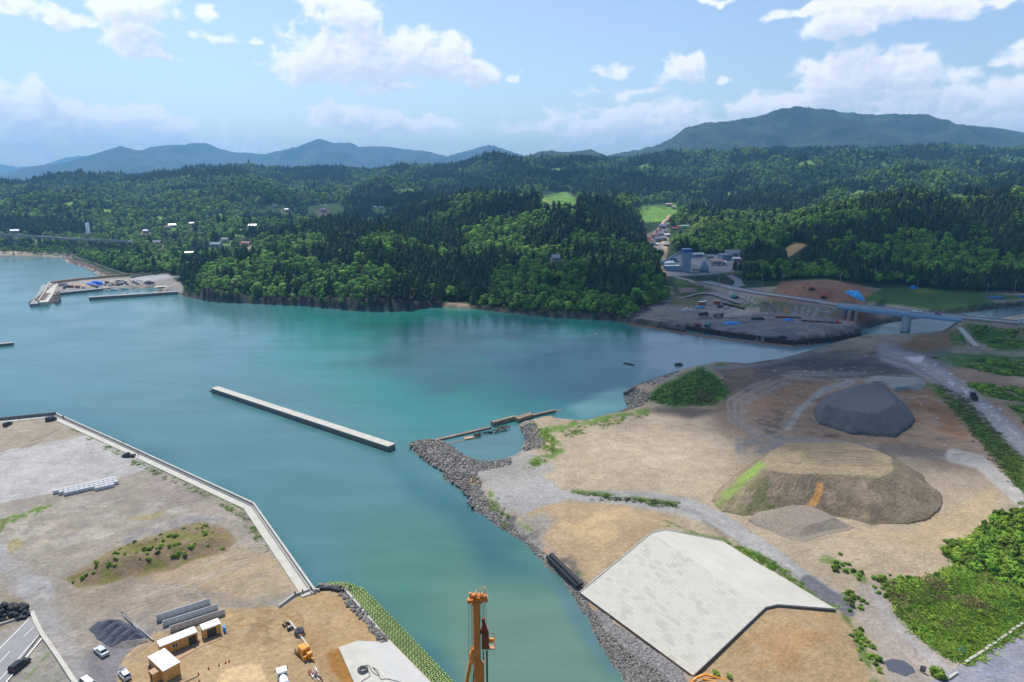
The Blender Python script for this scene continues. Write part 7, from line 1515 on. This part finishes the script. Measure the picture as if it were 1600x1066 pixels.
# utility poles and lamps
def pole(px, py, h_, lab, arm=True, name='utility_pole', grp=None):
    p = G(px, py); e = empty(name, p, random.uniform(0, 3), lab, 'pole', grp); MB().tube([(0, 0, -.5), (0, 0, h_)], .26, 6, r2=.16).build('shaft', M_CONC2, e)
    if arm:
        for z_ in (h_-.6, h_-1.7): MB().box((0, 0, z_), (2.4, .16, .16)).build('crossarm', M_STEEL, e)
        MB().tube([(.4, 0, h_-3.2), (.4, 0, h_-2.3)], .3, 7).build('transformer', M_CONC2, e)
for a, b, h_, lab in ((1541, 466, 14, 'utility pole at the foot of the woods left of the other one'), (1584, 463, 15, 'utility pole nearest the right edge below the woods'), (1190, 455, 13, 'utility pole by the junction in front of the dark cedars'), (1158, 443, 12, 'utility pole beside the road to the batching plant'), (1222, 446, 11, 'utility pole at the top left of the red earth slope'), (1312, 448, 11, 'utility pole behind the red earth slope'), (1433, 452, 9, 'utility pole next to the blue covered hut'), (1083, 457, 10, 'utility pole beside the curved side road'), (1123, 448, 10, 'utility pole near the orange patch of the junction'), (1016, 350, 14, 'utility pole on the green valley field, left of the others'), (1021, 346, 14, 'utility pole in the middle of the valley field'), (1030, 340, 13, 'utility pole at the back of the valley field')): pole(a, b, h_, lab)
pole(1360, 573 - 20, 5, 'thin white stake on the green flat by the haul road', False, 'marker_stake') if False else None
for k, (a, b, h_) in enumerate(((1306, 476, 9), (1301, 474, 9), (1250, 468, 8), (1205, 462, 8))):
    p = min(RD, key=lambda q: abs(proj(*q)[0]-a)); e = empty('lamp_post', p+nb_*(6.3 if k % 2 else -6.3), rzb, 'slim grey lamp post on the embanked road, number from its left end unclear', 'lamp post', 'lamp posts along the trunk road'); e['label'] = 'slim grey lamp post along the embanked trunk road left of the bridge'
    MB().tube([(0, 0, 0), (0, 0, h_)], .12, 6).build('shaft', M_RAIL, e); MB().tube([(0, 0, h_), (0, -1.6, h_+.3)], .08, 5).build('arm', M_RAIL, e)
# ------------------------------------------------------------------ batching plant
M_PLT = mat('pale blue-grey cladding', A(150, 170, 200), .6, .06, .4); M_PBL = mat('deep blue cladding', (.02, .07, .32), .6, .1, .4)
q = G(1071, 424.5); e = empty('batching_plant', q, .05, 'tall pale blue tower of the batching plant with a dark blue band and conveyor', 'batching plant')
MB().box((0, 0, 10.5), (8.5, 8, 21)).build('tower', M_PLT, e); MB().box((0, 0, 22.2), (8.9, 8.4, 2.6)).build('band', M_PBL, e); MB().box((0, 0, 24.1), (9.3, 8.8, 1.1)).build('roof', M_PLT, e); MB().tube([(-3.8, 0, 22.), (-20, 2, 12.5), (-36, 4, 5)], 1.1, 7).build('conveyor', M_PLT, e)
MB().box((-14, 3, 3), (16, 7, 6)).build('annex', M_PLT, e); MB().box((-14, 3, 6.2), (17, 8, .5)).build('annex_roof', M_WHITE, e)
for x in (-12, -24): MB().tube([(x, 1.2, 0), (x, 1.2, 16-x*-.35)], .25, 5).build('leg', M_RAIL, e)
m = MB(); m.tube([(4, 3, 19), (18, 3, 19), (20, 3, 16), (20, 3, 5)], .35, 6); m.build('pipe', M_WHITE, e)
MB().tube([(21, 2, 0), (21, 2, 5), (21, 2, 9), (21, 2, 11)], 5.2, 10, r2=1.8).build('silo', M_PLT, e)
for k in range(3): MB().tube([(21+1.2*(k-1), 2, 11), (21+1.2*(k-1), 2, 14)], .5, 6).build('stack', M_WHITE, e)
MB().box((12, 0, 2.2), (8, 5, 2.4)).build('tank', M_CONC2, e)
M_ROOFG = mat('grey tile roof', A(135, 140, 155), .7, .2, 1.5); M_ROOFB = mat('blue-grey tile roof', A(110, 125, 150), .7, .2, 1.5); M_ROOFR = mat('dull red roof', A(150, 80, 78), .7, .2, 1.5); M_ROOFP = mat('pink-brown roof', A(200, 165, 160), .7, .2, 1.5); M_WALL = mat('cream house wall', A(205, 200, 192), .85, .08, .8); M_GRNR = mat('pale green roof', A(140, 190, 180), .7)
hs = [(1017, 384, 12, 9, 5, M_WALL, M_ROOFG, 'grey block of a building lowest in the valley village', 0), (1012, 376, 10, 8, 5, M_WALL, M_ROOFR, 'red-roofed house at the left edge of the valley village', 2.5), (1022, 371.5, 11, 8, 5, M_WALL, M_ROOFR, 'long dull red roof in the middle of the valley village', 2), (1032, 369, 12, 9, 5, M_WALL, M_ROOFG, 'pale grey gabled house in the middle of the village', 3), (1027, 378, 11, 8, 6, M_WALL, M_ROOFB, 'blue-grey roofed house above the grey block', 2.5), (1037, 376, 10, 8, 5, M_WALL, M_ROOFG, 'grey roofed house at the right of the village', 2.5), (1035, 358, 12, 9, 6, M_WALL, M_ROOFB, 'dark blue-grey roofed house above the village', 3), (1041, 354, 9, 7, 4, M_WALL, M_ROOFB, 'small dark roofed house beside the valley road', 2),
      (1054, 359, 12, 7, 3, M_WALL, M_ROOFR, 'low red-roofed shed beside the round wooded hill', 1.5), (1062, 356, 7, 6, 3, M_WALL, M_ORH, 'small orange-roofed shed beside the round wooded hill', 1.5), (1071, 355.5, 16, 7, 3, M_WALL, M_GRNR, 'pale green-roofed long shed beside the round wooded hill', 1.2), (1045, 321.5, 16, 8, 4, M_WALL, M_ROOFP, 'pale farmhouse at the top of the green valley field', 2.5), (1052, 325, 9, 7, 3, M_WALL, M_ROOFP, 'small shed right of the farmhouse above the valley field', 1.5),
      (1133, 405, 15, 10, 6, M_PLT, M_PLT, 'pale blue box-shaped building right of the batching plant', 0), (1144, 402, 16, 9, 6, M_WALL, M_ROOFG, 'grey gabled building at the edge of the cedars', 3), (1118, 414, 14, 9, 5, M_WALL, M_ROOFP, 'brown-roofed shed between plant and cedars', 2.5), (1044, 416, 12, 8, 4, M_PLT, M_WHITE, 'white-roofed shed at the left of the batching plant', 2),
      (505, 331, 14, 9, 5, M_WALL, M_ROOFP, 'pale hipped-roof house in a clearing on the mid hills', 3), (469, 343, 10, 7, 4, M_WALL, M_ROOFG, 'small grey-roofed house just below the hill clearing', 2), (430, 324, 9, 7, 4, M_WALL, M_ROOFG, 'small house in the light green clearing on the left hills', 2), (596, 327, 10, 7, 4, M_WALL, M_ROOFG, 'grey-roofed house on the wooded hill above the headland', 2), (586, 325, 6, 5, 3, M_WALL, M_WHITE, 'small white shed left of the hilltop house', 1), (800, 335, 8, 6, 3, M_WALL, M_WHITE, 'white shed left below the terraced field', 1.5), (868, 409, 9, 7, 5, M_WALL, M_ROOFB, 'house roof showing among the trees of the second lobe', 3),
      (246, 382, 13, 9, 4, M_WALL, M_ROOFB, 'long blue-grey roofed house behind the harbour woods', 2.5), (270, 354, 14, 7, 3, M_WALL, M_WHITE, 'pale roofed farm building above the left shore', 2), (262, 358, 9, 7, 4, M_WALL, M_ROOFR, 'reddish roofed house left of the farm building', 2), (24, 364, 13, 9, 4, M_WALL, M_WHITE, 'white-roofed house above the left viaduct', 2), (58, 373, 10, 7, 3, M_WALL, M_ROOFR, 'faint red roof below the left viaduct', 2), (338, 387, 14, 9, 5, M_WALL, M_ROOFB, 'blue-grey roofed house at the right of the green meadow', 2.5), (385, 384, 12, 8, 4, M_WALL, M_ROOFR, 'red-roofed house at the upper edge of the headland', 2), (395, 356, 12, 8, 4, M_WALL, M_WHITE, 'white-roofed house among trees left of the dark cedars', 2), (375, 364, 10, 7, 4, M_WALL, M_ROOFP, 'pinkish-roofed house among trees on the left hills', 2), (296, 398, 11, 6, 3, M_WALL, M_WHITE, 'small white shed at the left end of the green meadow', 1.5)]
hs += [(1010, 372, 8, 6, 4, M_WALL, M_ROOFG, 'small grey house at the far left edge of the village', 2), (1016, 380, 9, 6, 4, M_WALL, M_ROOFR, 'red-roofed shed just left above the grey block', 2), (1038, 364, 9, 7, 4, M_WALL, M_ROOFG, 'grey-roofed house right of the valley road bend', 2), (1029, 364, 8, 6, 4, M_WALL, M_ROOFR, 'small red-roofed house above the long red roof', 2), (1042, 370, 8, 6, 4, M_WALL, M_WHITE, 'white-roofed shed at the right edge of the village', 1.5), (1024, 384, 8, 6, 3, M_WALL, M_WHITE, 'little white shed right of the grey block', 1), (1041, 385, 8, 6, 3, M_WALL, M_ROOFG, 'little grey shed below the village', 1),
      (1052, 408, 9, 7, 4, M_PLT, M_PLT, 'pale blue shed behind the conveyor', 0), (1090, 402, 14, 6, 4, M_PLT, M_WHITE, 'long white-roofed shed behind the batching plant', 1.5), (1108, 405, 10, 6, 4, M_WALL, M_ROOFG, 'grey shed behind the conical silo', 1.5), (1128, 414, 9, 6, 4, M_WALL, M_WHITE, 'small white shed below the blue box building', 1), (1150, 409, 9, 6, 4, M_WALL, M_WHITE, 'white shed at the edge of the dark trees right of the plant', 1.5),
      (448, 330, 8, 6, 4, M_WALL, M_WHITE, 'white house in the trees left of the hipped-roof house', 2), (420, 346, 9, 6, 4, M_WALL, M_ROOFP, 'pinkish house below the left hill clearing', 2), (300, 352, 9, 6, 4, M_WALL, M_WHITE, 'white house in the left hillside woods', 2), (228, 364, 9, 6, 4, M_WALL, M_WHITE, 'white house above the viaduct end', 2), (352, 378, 9, 6, 4, M_WALL, M_ROOFG, 'grey-roofed house above the green meadow', 2), (556, 316, 8, 6, 4, M_WALL, M_WHITE, 'tiny white house high on the middle hills', 2), (700, 312, 8, 6, 4, M_WALL, M_WHITE, 'tiny white house in woods left of the terraced field', 2)]
for a, b, w_, d_, h_, wm, rm, lab, gb in hs:
    p = HOUSE_AT[(a, b)]; shed(a, b, w_, d_, h_, random.uniform(-.3, .3), wm, rm, lab, 'house', 'house', gb, at=p)
p = HOUSE_AT[(138, 366)]; e = empty('white_slide', p+Vector((0, 0, 1)), 0, 'steep white roof or chute standing out of the left hillside woods', 'chute'); MB().box((0, 0, 9), (7, .8, 22), ry=-.35, rx=-.5).build('panel', M_WHITE, e); MB().box((1.5, 4, 6), (.6, .6, 16)).build('support', M_RAIL, e)
# ------------------------------------------------------------------ small harbour on the left
def hz_line(pts, z): return [P(*q, z)[:2] for q in pts]
SWf = densify([P(*q, 3.2) for q in ((-300, 382), (0, 393), (40, 394.5), (80, 395.5), (112, 397), (118, 403), (128, 407.5), (145, 411), (160, 418), (178, 424), (196, 430))], 20)
e = empty('coast_wall', (0, 0, 0), 0, 'long curved grey sea wall with a pale path behind it on the far left shore', 'sea wall'); ribbon(MB(), [p[:2] for p in SWf], -.6, .6, 0, 4.6).build('parapet', M_DCONC, e); ribbon(MB(), [p[:2] for p in SWf], .62, 5, 0, 3.7).build('path', M_TIMB, e)
rr = []; 
for k in range(3000):
    t = random.random(); p = lerpl(SWf, t); p2 = p-Vector((0, random.uniform(1, 14), 0)); rr.append((p2.x, p2.y))
tip = in_poly_pts([(46, 474), (60, 458), (80, 444), (120, 437), (200, 432), (200, 435), (125, 441), (85, 449), (70, 462), (92, 464), (88, 476), (60, 477)], 1500, 77, .5)
rr = np.array(rr+tip); zr_ = height(rr[:, 0], rr[:, 1]); okk = (zr_ > -1.2) & (zr_ < 3.4); rr = rr[okk]; zr_ = zr_[okk]; s_ = RNG.uniform(1.0, 2.4, len(rr))
M_STONE2 = mat('reddish shore stone', A(120, 98, 90), .9, col2=A(190, 172, 160), scale=.5, rnd=.3); R2 = [r_.copy() for r_ in ROCKS[:4]]
for r_ in R2: r_.materials.clear(); r_.materials.append(M_STONE2)
g_ = gn_scatter('shore_rocks', np.column_stack([rr, zr_]), RNG.uniform(0, 6, len(rr)), np.stack([s_]*3, -1), RNG.integers(0, 4, len(rr)), src_collection('far_rocks', R2)); tag(g_, 'reddish stones heaped below the far left sea wall and jetty', 'rocks', kind='stuff')
jt = [P(*q, 3.0) for q in ((79, 443), (75, 452), (70, 462), (62, 473))]
e = empty('jetty', (0, 0, 0), 0, 'pale concrete jetty with a raised spine and rocks at its tip', 'jetty'); ribbon(MB(), [p[:2] for p in jt], -1., 6, -3, 3.2).build('deck', M_CONC, e); ribbon(MB(), [p[:2] for p in jt], -7.5, -1.02, -3, 2.4).build('slope', M_CONC2, e); ribbon(MB(), [p[:2] for p in jt], -1.4, -.6, 0, 5.).build('spine', M_CONC, e)
for a, b, w_, lab, nm in (((93, 457), (168, 449.5), 5, 'low grey quay edge behind the jetty with gear on it', 'quay'), ((168, 449.5), (248, 441.5), 5, 'grey quay edge with moored boats beside it', 'quay'), ((139, 464), (278, 455), 6, 'long thin grey pier in front of the small harbour', 'pier')):
    slab_line(a, b, w_, -2, 2.3 if nm == 'quay' else 2.6, nm, M_DCONC, lab, nm, M_CONC2)
kr = hz_line(((80, 443), (130, 437), (200, 430.5), (262, 424.5)), 3.2); o = ribbon(MB(), kr, -.6, .6, 0, 5.2).build('harbour_wall', M_TIMB); tag(o, 'long pale brown wall closing the harbour off from the sea', 'sea wall')
kr = hz_line(((205, 436), (262, 428.5)), 3.2); o = ribbon(MB(), kr, -.5, .5, 0, 7.).build('retaining_wall', M_CONC2); tag(o, 'light grey retaining wall below the harbour woods', 'retaining wall')
sl = [P(*q, z) for q, z in (((240, 450), .2), ((262, 439), 3.2), ((283, 437), 3.4), ((283, 447), 1.8))]; o = MB().add([tuple(p+Vector((0, 0, .4))) for p in sl], [(0, 1, 2, 3)]).build('slipway', M_CONC); tag(o, kind='structure')
for a, b, w_, h_, lab in ((143, 445.5, 13, 2.6, 'bright blue tarpaulin on the harbour quay, left one of two'), (151, 445, 12, 4.5, 'bright blue pointed tarpaulin on the harbour quay, right one of two')): tarp(a, b, w_, 6, h_, .05, lab, z=3., m_=mat('harbour blue', (.02, .16, .75), .5))
tarp(118, 447.5, 26, 9, 2.2, .05, 'broad beige-grey covered stack on the harbour quay', z=3., m_=M_TIMB)
random.seed(123); GM = [mat('crate blue', (.05, .12, .3), .7), mat('crate rust', (.2, .08, .05), .7), mat('crate grey', (.25, .25, .27), .7), mat('crate pale', (.5, .48, .46), .7), mat('crate dark', (.04, .04, .05), .7)]
CB = []
for mm_ in GM: CB.append(MB().box((0, 0, .5), (1.4, 1.1, 1.), top=.95).box((0, 0, 1.05), (1.5, 1.2, .12)).mesh('crate', mm_))
for k in range(85):
    t = random.random(); x = 92+155*t; y = 452.5-10*t-random.random()*(7 if t < .5 else 4)
    if 106 < x < 160 and 442 < y < 447: continue
    p = P(x, y, 3.1); e = link_mesh('gear_crate', CB[k % 5]); s = random.uniform(1, 2.2); e.location = p; e.scale = (s*1.3, s, s); e.rotation_euler = (0, 0, random.uniform(-.4, .4)); tag(e, ['blue', 'rust-red', 'grey', 'pale', 'dark'][k % 5]+' fishing gear crate among the clutter on the harbour quay', 'crate', 'fishing gear on the harbour quay, '+['blue', 'rust', 'grey', 'pale', 'dark'][k % 5])
M_TEALB = mat('teal boat paint', (.08, .38, .42), .5)
for k, (a, b, mm_) in enumerate(((167, 455, M_WHITE), (178, 454, M_TEALB), (190, 452.5, M_WHITE), (194, 452.5, M_TEALB), (201, 451, M_WHITE), (217, 449.5, M_TEALB), (199, 460.5, M_WHITE))):
    e = empty('boat', P(a, b, -.1), random.uniform(-.2, .3), ['white boat moored farthest left at the harbour quay', 'teal boat second from the left at the harbour quay', 'white boat third from the left at the harbour quay', 'teal boat between two white ones at the harbour quay', 'white boat right of the middle teal one at the harbour quay', 'teal boat farthest right at the harbour quay', 'white boat behind the middle of the long thin pier'][k], 'boat'); hull(e, 7.5, 2.3, .9, mm_)
for k, (a, b, kd, mm_, lab) in enumerate(((186, 441, 'van', M_WHITE, 'white van parked left of the other on the harbour road'), (193, 440.5, 'hatch', M_WHITE, 'white car parked right of the van on the harbour road'), (218, 440, 'hatch', M_TEALB, 'teal car on the harbour road near the grey wall'), (243, 441, 'van', M_WHITE, 'white van at the right end of the harbour quay'))): car(kd, mm_, P(a, b, 3.1), .1, lab, 'car' if kd == 'hatch' else 'van', scale=1.25)
tip_m = MB(); k_ = 0
for k in range(16):
    p = P(random.uniform(50, 90), random.uniform(465, 476), .8); e = link_mesh('tetrapod', None) if False else None
def tetra():
    m = MB(); c = Vector((0, 0, .9))
    for d in ((0, 0, 1), (.94, 0, -.33), (-.47, .82, -.33), (-.47, -.82, -.33)): m.tube([c, c+Vector(d)*1.5], .55, 7, r2=.36)
    return m.mesh('tetrapod', M_DCONC)
TM = tetra()
for k in range(60):
    t = random.random(); a, b = ((48+24*t, 474+2*math.sin(t*9)) if k < 26 else (86+7*random.random(), 455+19*t)) ; p = P(a+random.uniform(-2, 2), b+random.uniform(-1.5, 1.5), .3); e = link_mesh('armour_block', TM); e.location = p; e.rotation_euler = (random.uniform(-1, 1), random.uniform(-1, 1), random.uniform(0, 6)); tag(e, 'four-legged concrete block heaped round the tip of the left jetty', 'armour block', 'armour blocks round the jetty')
# second near-left strip of trees behind the shore road stays wood
# ------------------------------------------------------------------ sun, sky, air
SUN_EL = R(60); SUN_DIR = Vector((-.50, .866, 0)).normalized()   # towards the sun, seen from above
sd_ = Vector((SUN_DIR.x*math.cos(SUN_EL), SUN_DIR.y*math.cos(SUN_EL), math.sin(SUN_EL)))
sl_ = bpy.data.lights.new('sun', 'SUN'); sl_.energy = 4.4; sl_.angle = R(.5); sl_.color = (1, .955, .88)
so = bpy.data.objects.new('sun', sl_); COL.objects.link(so); so.rotation_euler = sd_.to_track_quat('Z', 'Y').to_euler(); so.location = (0, 0, 300)
w = bpy.data.worlds.new('World'); scene.world = w; w.use_nodes = True; N = w.node_tree.nodes; L = w.node_tree.links; N.clear()
out = N.new('ShaderNodeOutputWorld'); bg = N.new('ShaderNodeBackground'); L.new(bg.outputs[0], out.inputs[0])
sk = N.new('ShaderNodeTexSky'); sk.sky_type = 'NISHITA'; sk.sun_disc = False; sk.sun_elevation = SUN_EL; sk.sun_rotation = math.atan2(SUN_DIR.x, SUN_DIR.y); sk.altitude = 100; sk.air_density = 1.; sk.dust_density = 1.0; sk.ozone_density = 2.5
tc = N.new('ShaderNodeTexCoord'); sep = N.new('ShaderNodeSeparateXYZ'); L.new(tc.outputs['Generated'], sep.inputs[0])
def M(op, a, b=None, c=None):
    n = N.new('ShaderNodeMath'); n.operation = op
    for i, v in enumerate((a, b, c)):
        if v is None: continue
        if isinstance(v, (int, float)): n.inputs[i].default_value = v
        else: L.new(v, n.inputs[i])
    return n.outputs[0]
az = M('ARCTAN2', sep.outputs['X'], sep.outputs['Y']); el = M('ARCSINE', sep.outputs['Z'])
def azel(px, py):
    u = (px-800)/F; v = (py-533)/F; d = Vector((u, cp-v*sp, -sp-v*cp)).normalized(); return math.atan2(d.x, d.y), math.asin(d.z)
# cumulus lobes: photo place, half width, half height, strength
CL = [(560, 88, 122, 56, 1.05), (545, 30, 58, 42, 1.0), (470, 95, 42, 42, .9), (660, 100, 85, 42, 1.05), (735, 118, 48, 20, .8), (600, 138, 70, 14, .55), (655, 148, 40, 8, .4),
      (560, 178, 70, 20, .8), (650, 195, 80, 18, .8), (530, 168, 40, 15, .6), (40, 175, 70, 58, .95), (120, 195, 80, 40, .95), (200, 190, 60, 32, .95), (260, 205, 60, 20, .8), (-10, 160, 50, 45, .9),
      (60, 18, 80, 20, .85), (125, 35, 20, 8, .6), (215, 12, 80, 30, 1.0), (212, 62, 52, 38, .95), (240, 90, 34, 18, .8), (318, 15, 28, 16, .7), (335, 55, 36, 10, .5), (394, 58, 9, 8, .6),
      (1068, 112, 44, 26, .95), (955, 105, 40, 12, .55), (970, 138, 60, 10, .45), (1137, 119, 14, 8, .5), (812, 120, 12, 7, .55), (1310, 42, 58, 30, .9), (1330, 12, 120, 18, .9), (1480, 14, 160, 26, .85), (1110, 2, 40, 6, .5),
      (1345, 118, 72, 40, .95), (1410, 115, 60, 38, .85), (1300, 140, 90, 40, .9), (1200, 170, 60, 36, .8), (1240, 150, 50, 26, .8), (1450, 170, 130, 50, .75), (1590, 148, 70, 34, .9), (1585, 85, 40, 26, .7), (1590, 195, 60, 34, .8),
      (990, 192, 120, 30, .5), (1040, 205, 60, 20, .55), (870, 205, 120, 34, .38), (940, 195, 60, 16, .5), (50, 228, 130, 30, .42), (700, 210, 140, 24, .3), (300, 225, 160, 24, .3), (1500, 215, 160, 30, .5)]
def billow(x, y, s, o):
    r = 0; a = .5; t = 0
    for k in range(o):
        r = r + a*np.abs(2*vnoise(x*2**k, y*2**k, s+k*13)-1); t += a; a *= .55
    return r/t
SAZ = np.linspace(-1.0, 1.0, 1250); SEL = np.concatenate([np.linspace(-.02, .30, 300), np.linspace(.30, .5, 40)[1:]]); AZ, EL = np.meshgrid(SAZ, SEL)
LB = [(*azel(px, py), azel(px+wx, py)[0]-azel(px, py)[0], azel(px, py-wy)[1]-azel(px, py)[1], st) for px, py, wx, wy, st in CL]
def cfield(a, e):
    wa = a+(fbm(a*22, e*30, 201, 4)-.5)*.045; we = e+(fbm(a*22, e*30, 211, 4)-.5)*.035; best = np.full(a.shape, -.5)
    for A0, E0, wa_, we_, st in LB:
        x = (wa-A0)/wa_; y = (we-E0)/we_; y = np.where(y < 0, -y*1.25, y); best = np.maximum(best, (1.15-np.sqrt(x*x+y*y)**1.6)*st*.8)
    return best+(.42-billow(a*30, e*38, 221, 6))*1.15+(fbm(a*12, e*26, 231, 5)-.5)*.7
D0 = cfield(AZ, EL); dens = sstep(-.05, .5, D0)
occ = np.zeros_like(D0)
for k in range(1, 8): occ += np.clip(cfield(AZ-.004*k, EL+.0065*k), 0, 1.1)
lit = np.exp(-occ*.42)*.75+.25*sstep(-.25, .3, D0-cfield(AZ-.004, EL+.006))
lit = np.clip(lit*1.45, 0, 1)
cA = np.array((.60, .66, .80)); cB = np.array((.95, .95, 1.02)); SC = cA+(cB-cA)*lit[..., None]
RS = 32000.; SX = RS*np.cos(EL)*np.sin(AZ); SY = RS*np.cos(EL)*np.cos(AZ); SZ = H+RS*np.sin(EL)
me_col = np.concatenate([SC, dens[..., None]], -1)
sm = bpy.data.materials.new('sky clouds'); sm.use_nodes = True; NN = sm.node_tree.nodes; LL = sm.node_tree.links; NN.clear()
o_ = NN.new('ShaderNodeOutputMaterial'); at = NN.new('ShaderNodeAttribute'); at.attribute_name = 'Col'; al = NN.new('ShaderNodeAttribute'); al.attribute_name = 'Thick'
em = NN.new('ShaderNodeEmission'); em.inputs['Strength'].default_value = 1.0; tr = NN.new('ShaderNodeBsdfTransparent'); mi = NN.new('ShaderNodeMixShader')
LL.new(at.outputs['Color'], em.inputs['Color']); LL.new(al.outputs['Fac'], mi.inputs[0]); LL.new(tr.outputs[0], mi.inputs[1]); LL.new(em.outputs[0], mi.inputs[2]); LL.new(mi.outputs[0], o_.inputs[0])
sm.cycles.emission_sampling = 'NONE'
sky = grid_mesh('sky', SX, SY, SZ, SC, sm); tag(sky, kind='structure')
ta = sky.data.attributes.new('Thick', 'FLOAT', 'POINT'); ta.data.foreach_set('value', (dens*.95).ravel().astype(np.float32))
L.new(sk.outputs[0], bg.inputs['Color']); bg.inputs['Strength'].default_value = .125
# clouds high above the place; their shade lies on the far bank
def cloud_mat():
    m = bpy.data.materials.new('cloud'); m.use_nodes = True; NN = m.node_tree.nodes; LL = m.node_tree.links; NN.clear()
    o = NN.new('ShaderNodeOutputMaterial'); d = NN.new('ShaderNodeBsdfDiffuse'); d.inputs[0].default_value = (.9, .92, .95, 1); t = NN.new('ShaderNodeBsdfTransparent'); t2 = NN.new('ShaderNodeBsdfTranslucent'); t2.inputs[0].default_value = (.9, .92, .95, 1)
    a = NN.new('ShaderNodeAddShader'); mi = NN.new('ShaderNodeMixShader'); mi.inputs[0].default_value = .5; LL.new(d.outputs[0], mi.inputs[1]); LL.new(t2.outputs[0], mi.inputs[2])
    tcc = NN.new('ShaderNodeTexCoord'); n = NN.new('ShaderNodeTexNoise'); n.inputs['Scale'].default_value = .011; n.inputs['Detail'].default_value = 5; LL.new(tcc.outputs['Object'], n.inputs[0])
    at = NN.new('ShaderNodeAttribute'); at.attribute_name = 'Col'; ad = NN.new('ShaderNodeMath'); ad.operation = 'MULTIPLY_ADD'; LL.new(n.outputs['Fac'], ad.inputs[0]); ad.inputs[1].default_value = 1.6; LL.new(at.outputs['Fac'], ad.inputs[2])
    r = NN.new('ShaderNodeMapRange'); r.interpolation_type = 'SMOOTHSTEP'; r.inputs['From Min'].default_value = 1.02; r.inputs['From Max'].default_value = 1.5; r.inputs['To Max'].default_value = .62; LL.new(ad.outputs[0], r.inputs['Value'])
    m2 = NN.new('ShaderNodeMixShader'); LL.new(r.outputs[0], m2.inputs[0]); LL.new(t.outputs[0], m2.inputs[1]); LL.new(mi.outputs[0], m2.inputs[2]); LL.new(m2.outputs[0], o.inputs[0]); return m
CM = cloud_mat(); CALT = 1500.
def cloud(cx, cy, rx, ry, rz=0.):
    """lens-shaped puff that shades the ground round cx, cy"""
    n = 48; u = np.linspace(-1, 1, n); U, Vv = np.meshgrid(u, u); r = np.sqrt(U*U+Vv*Vv); lx, ly = U*rx, Vv*ry
    shift = SUN_DIR*(CALT/math.tan(SUN_EL)); x0, y0 = cx+shift.x, cy+shift.y
    X = x0+lx*math.cos(rz)-ly*math.sin(rz); Y = y0+lx*math.sin(rz)+ly*math.cos(rz)
    Zt = CALT+np.clip(1-r*r, 0, 1)**.5*70*(.5+fbm(X/90., Y/90., 7, 3)); Zb = CALT-np.clip(1-r*r, 0, 1)*12
    c = np.repeat((np.clip(1.15-r, -.5, .75))[..., None], 3, -1); c[r > .99] = -1
    for Z in (Zt, Zb): 
        o = grid_mesh('cloud', X, Y, Z, np.maximum(c, 0), CM, mask=(r < 1.0)); tag(o, kind='structure')
for (px, py, z, rx, ry, rz) in ((1330, 560, 4, 330, 190, -.1), (1300, 470, 10, 420, 210, 0), (900, 425, 20, 170, 110, 0), (1400, 380, 40, 420, 260, 0), (760, 345, 45, 300, 150, 0)):
    p = P(px, py, z); cloud(p.x, p.y, rx, ry, rz)
for (px, y, rx, ry) in ((150, 2300, 500, 250), (560, 1500, 260, 180), (900, 2100, 520, 260), (1450, 1900, 600, 200), (1250, 2900, 900, 230), (560, 2800, 500, 200)):
    cloud((px-800)/F*y, y, rx, ry)
# even air round the whole place
hz = MB(); hz.add([(x, y, z) for z in (-9, 700) for x, y in ((-14000, -900), (14000, -900), (14000, 13500), (-14000, 13500))], [(3, 2, 1, 0), (4, 5, 6, 7), (0, 1, 5, 4), (1, 2, 6, 5), (2, 3, 7, 6), (3, 0, 4, 7)])
hm = bpy.data.materials.new('air'); hm.use_nodes = True; NN = hm.node_tree.nodes; NN.clear(); o_ = NN.new('ShaderNodeOutputMaterial'); pv = NN.new('ShaderNodeVolumePrincipled')
pv.inputs['Color'].default_value = (.25, .60, 1, 1); pv.inputs['Density'].default_value = 1.05e-4; pv.inputs['Anisotropy'].default_value = .2; hm.node_tree.links.new(pv.outputs[0], o_.inputs['Volume'])
ho = hz.build('haze', hm); tag(ho, kind='stuff')
vs = scene.view_settings; scene.display_settings.display_device = 'sRGB'; vs.view_transform = 'Standard'; vs.look = 'None'; vs.exposure = .36; vs.gamma = 1.; vs.use_curve_mapping = False
scene.cycles.volume_bounces = 0; scene.cycles.max_bounces = 6; scene.cycles.transparent_max_bounces = 16
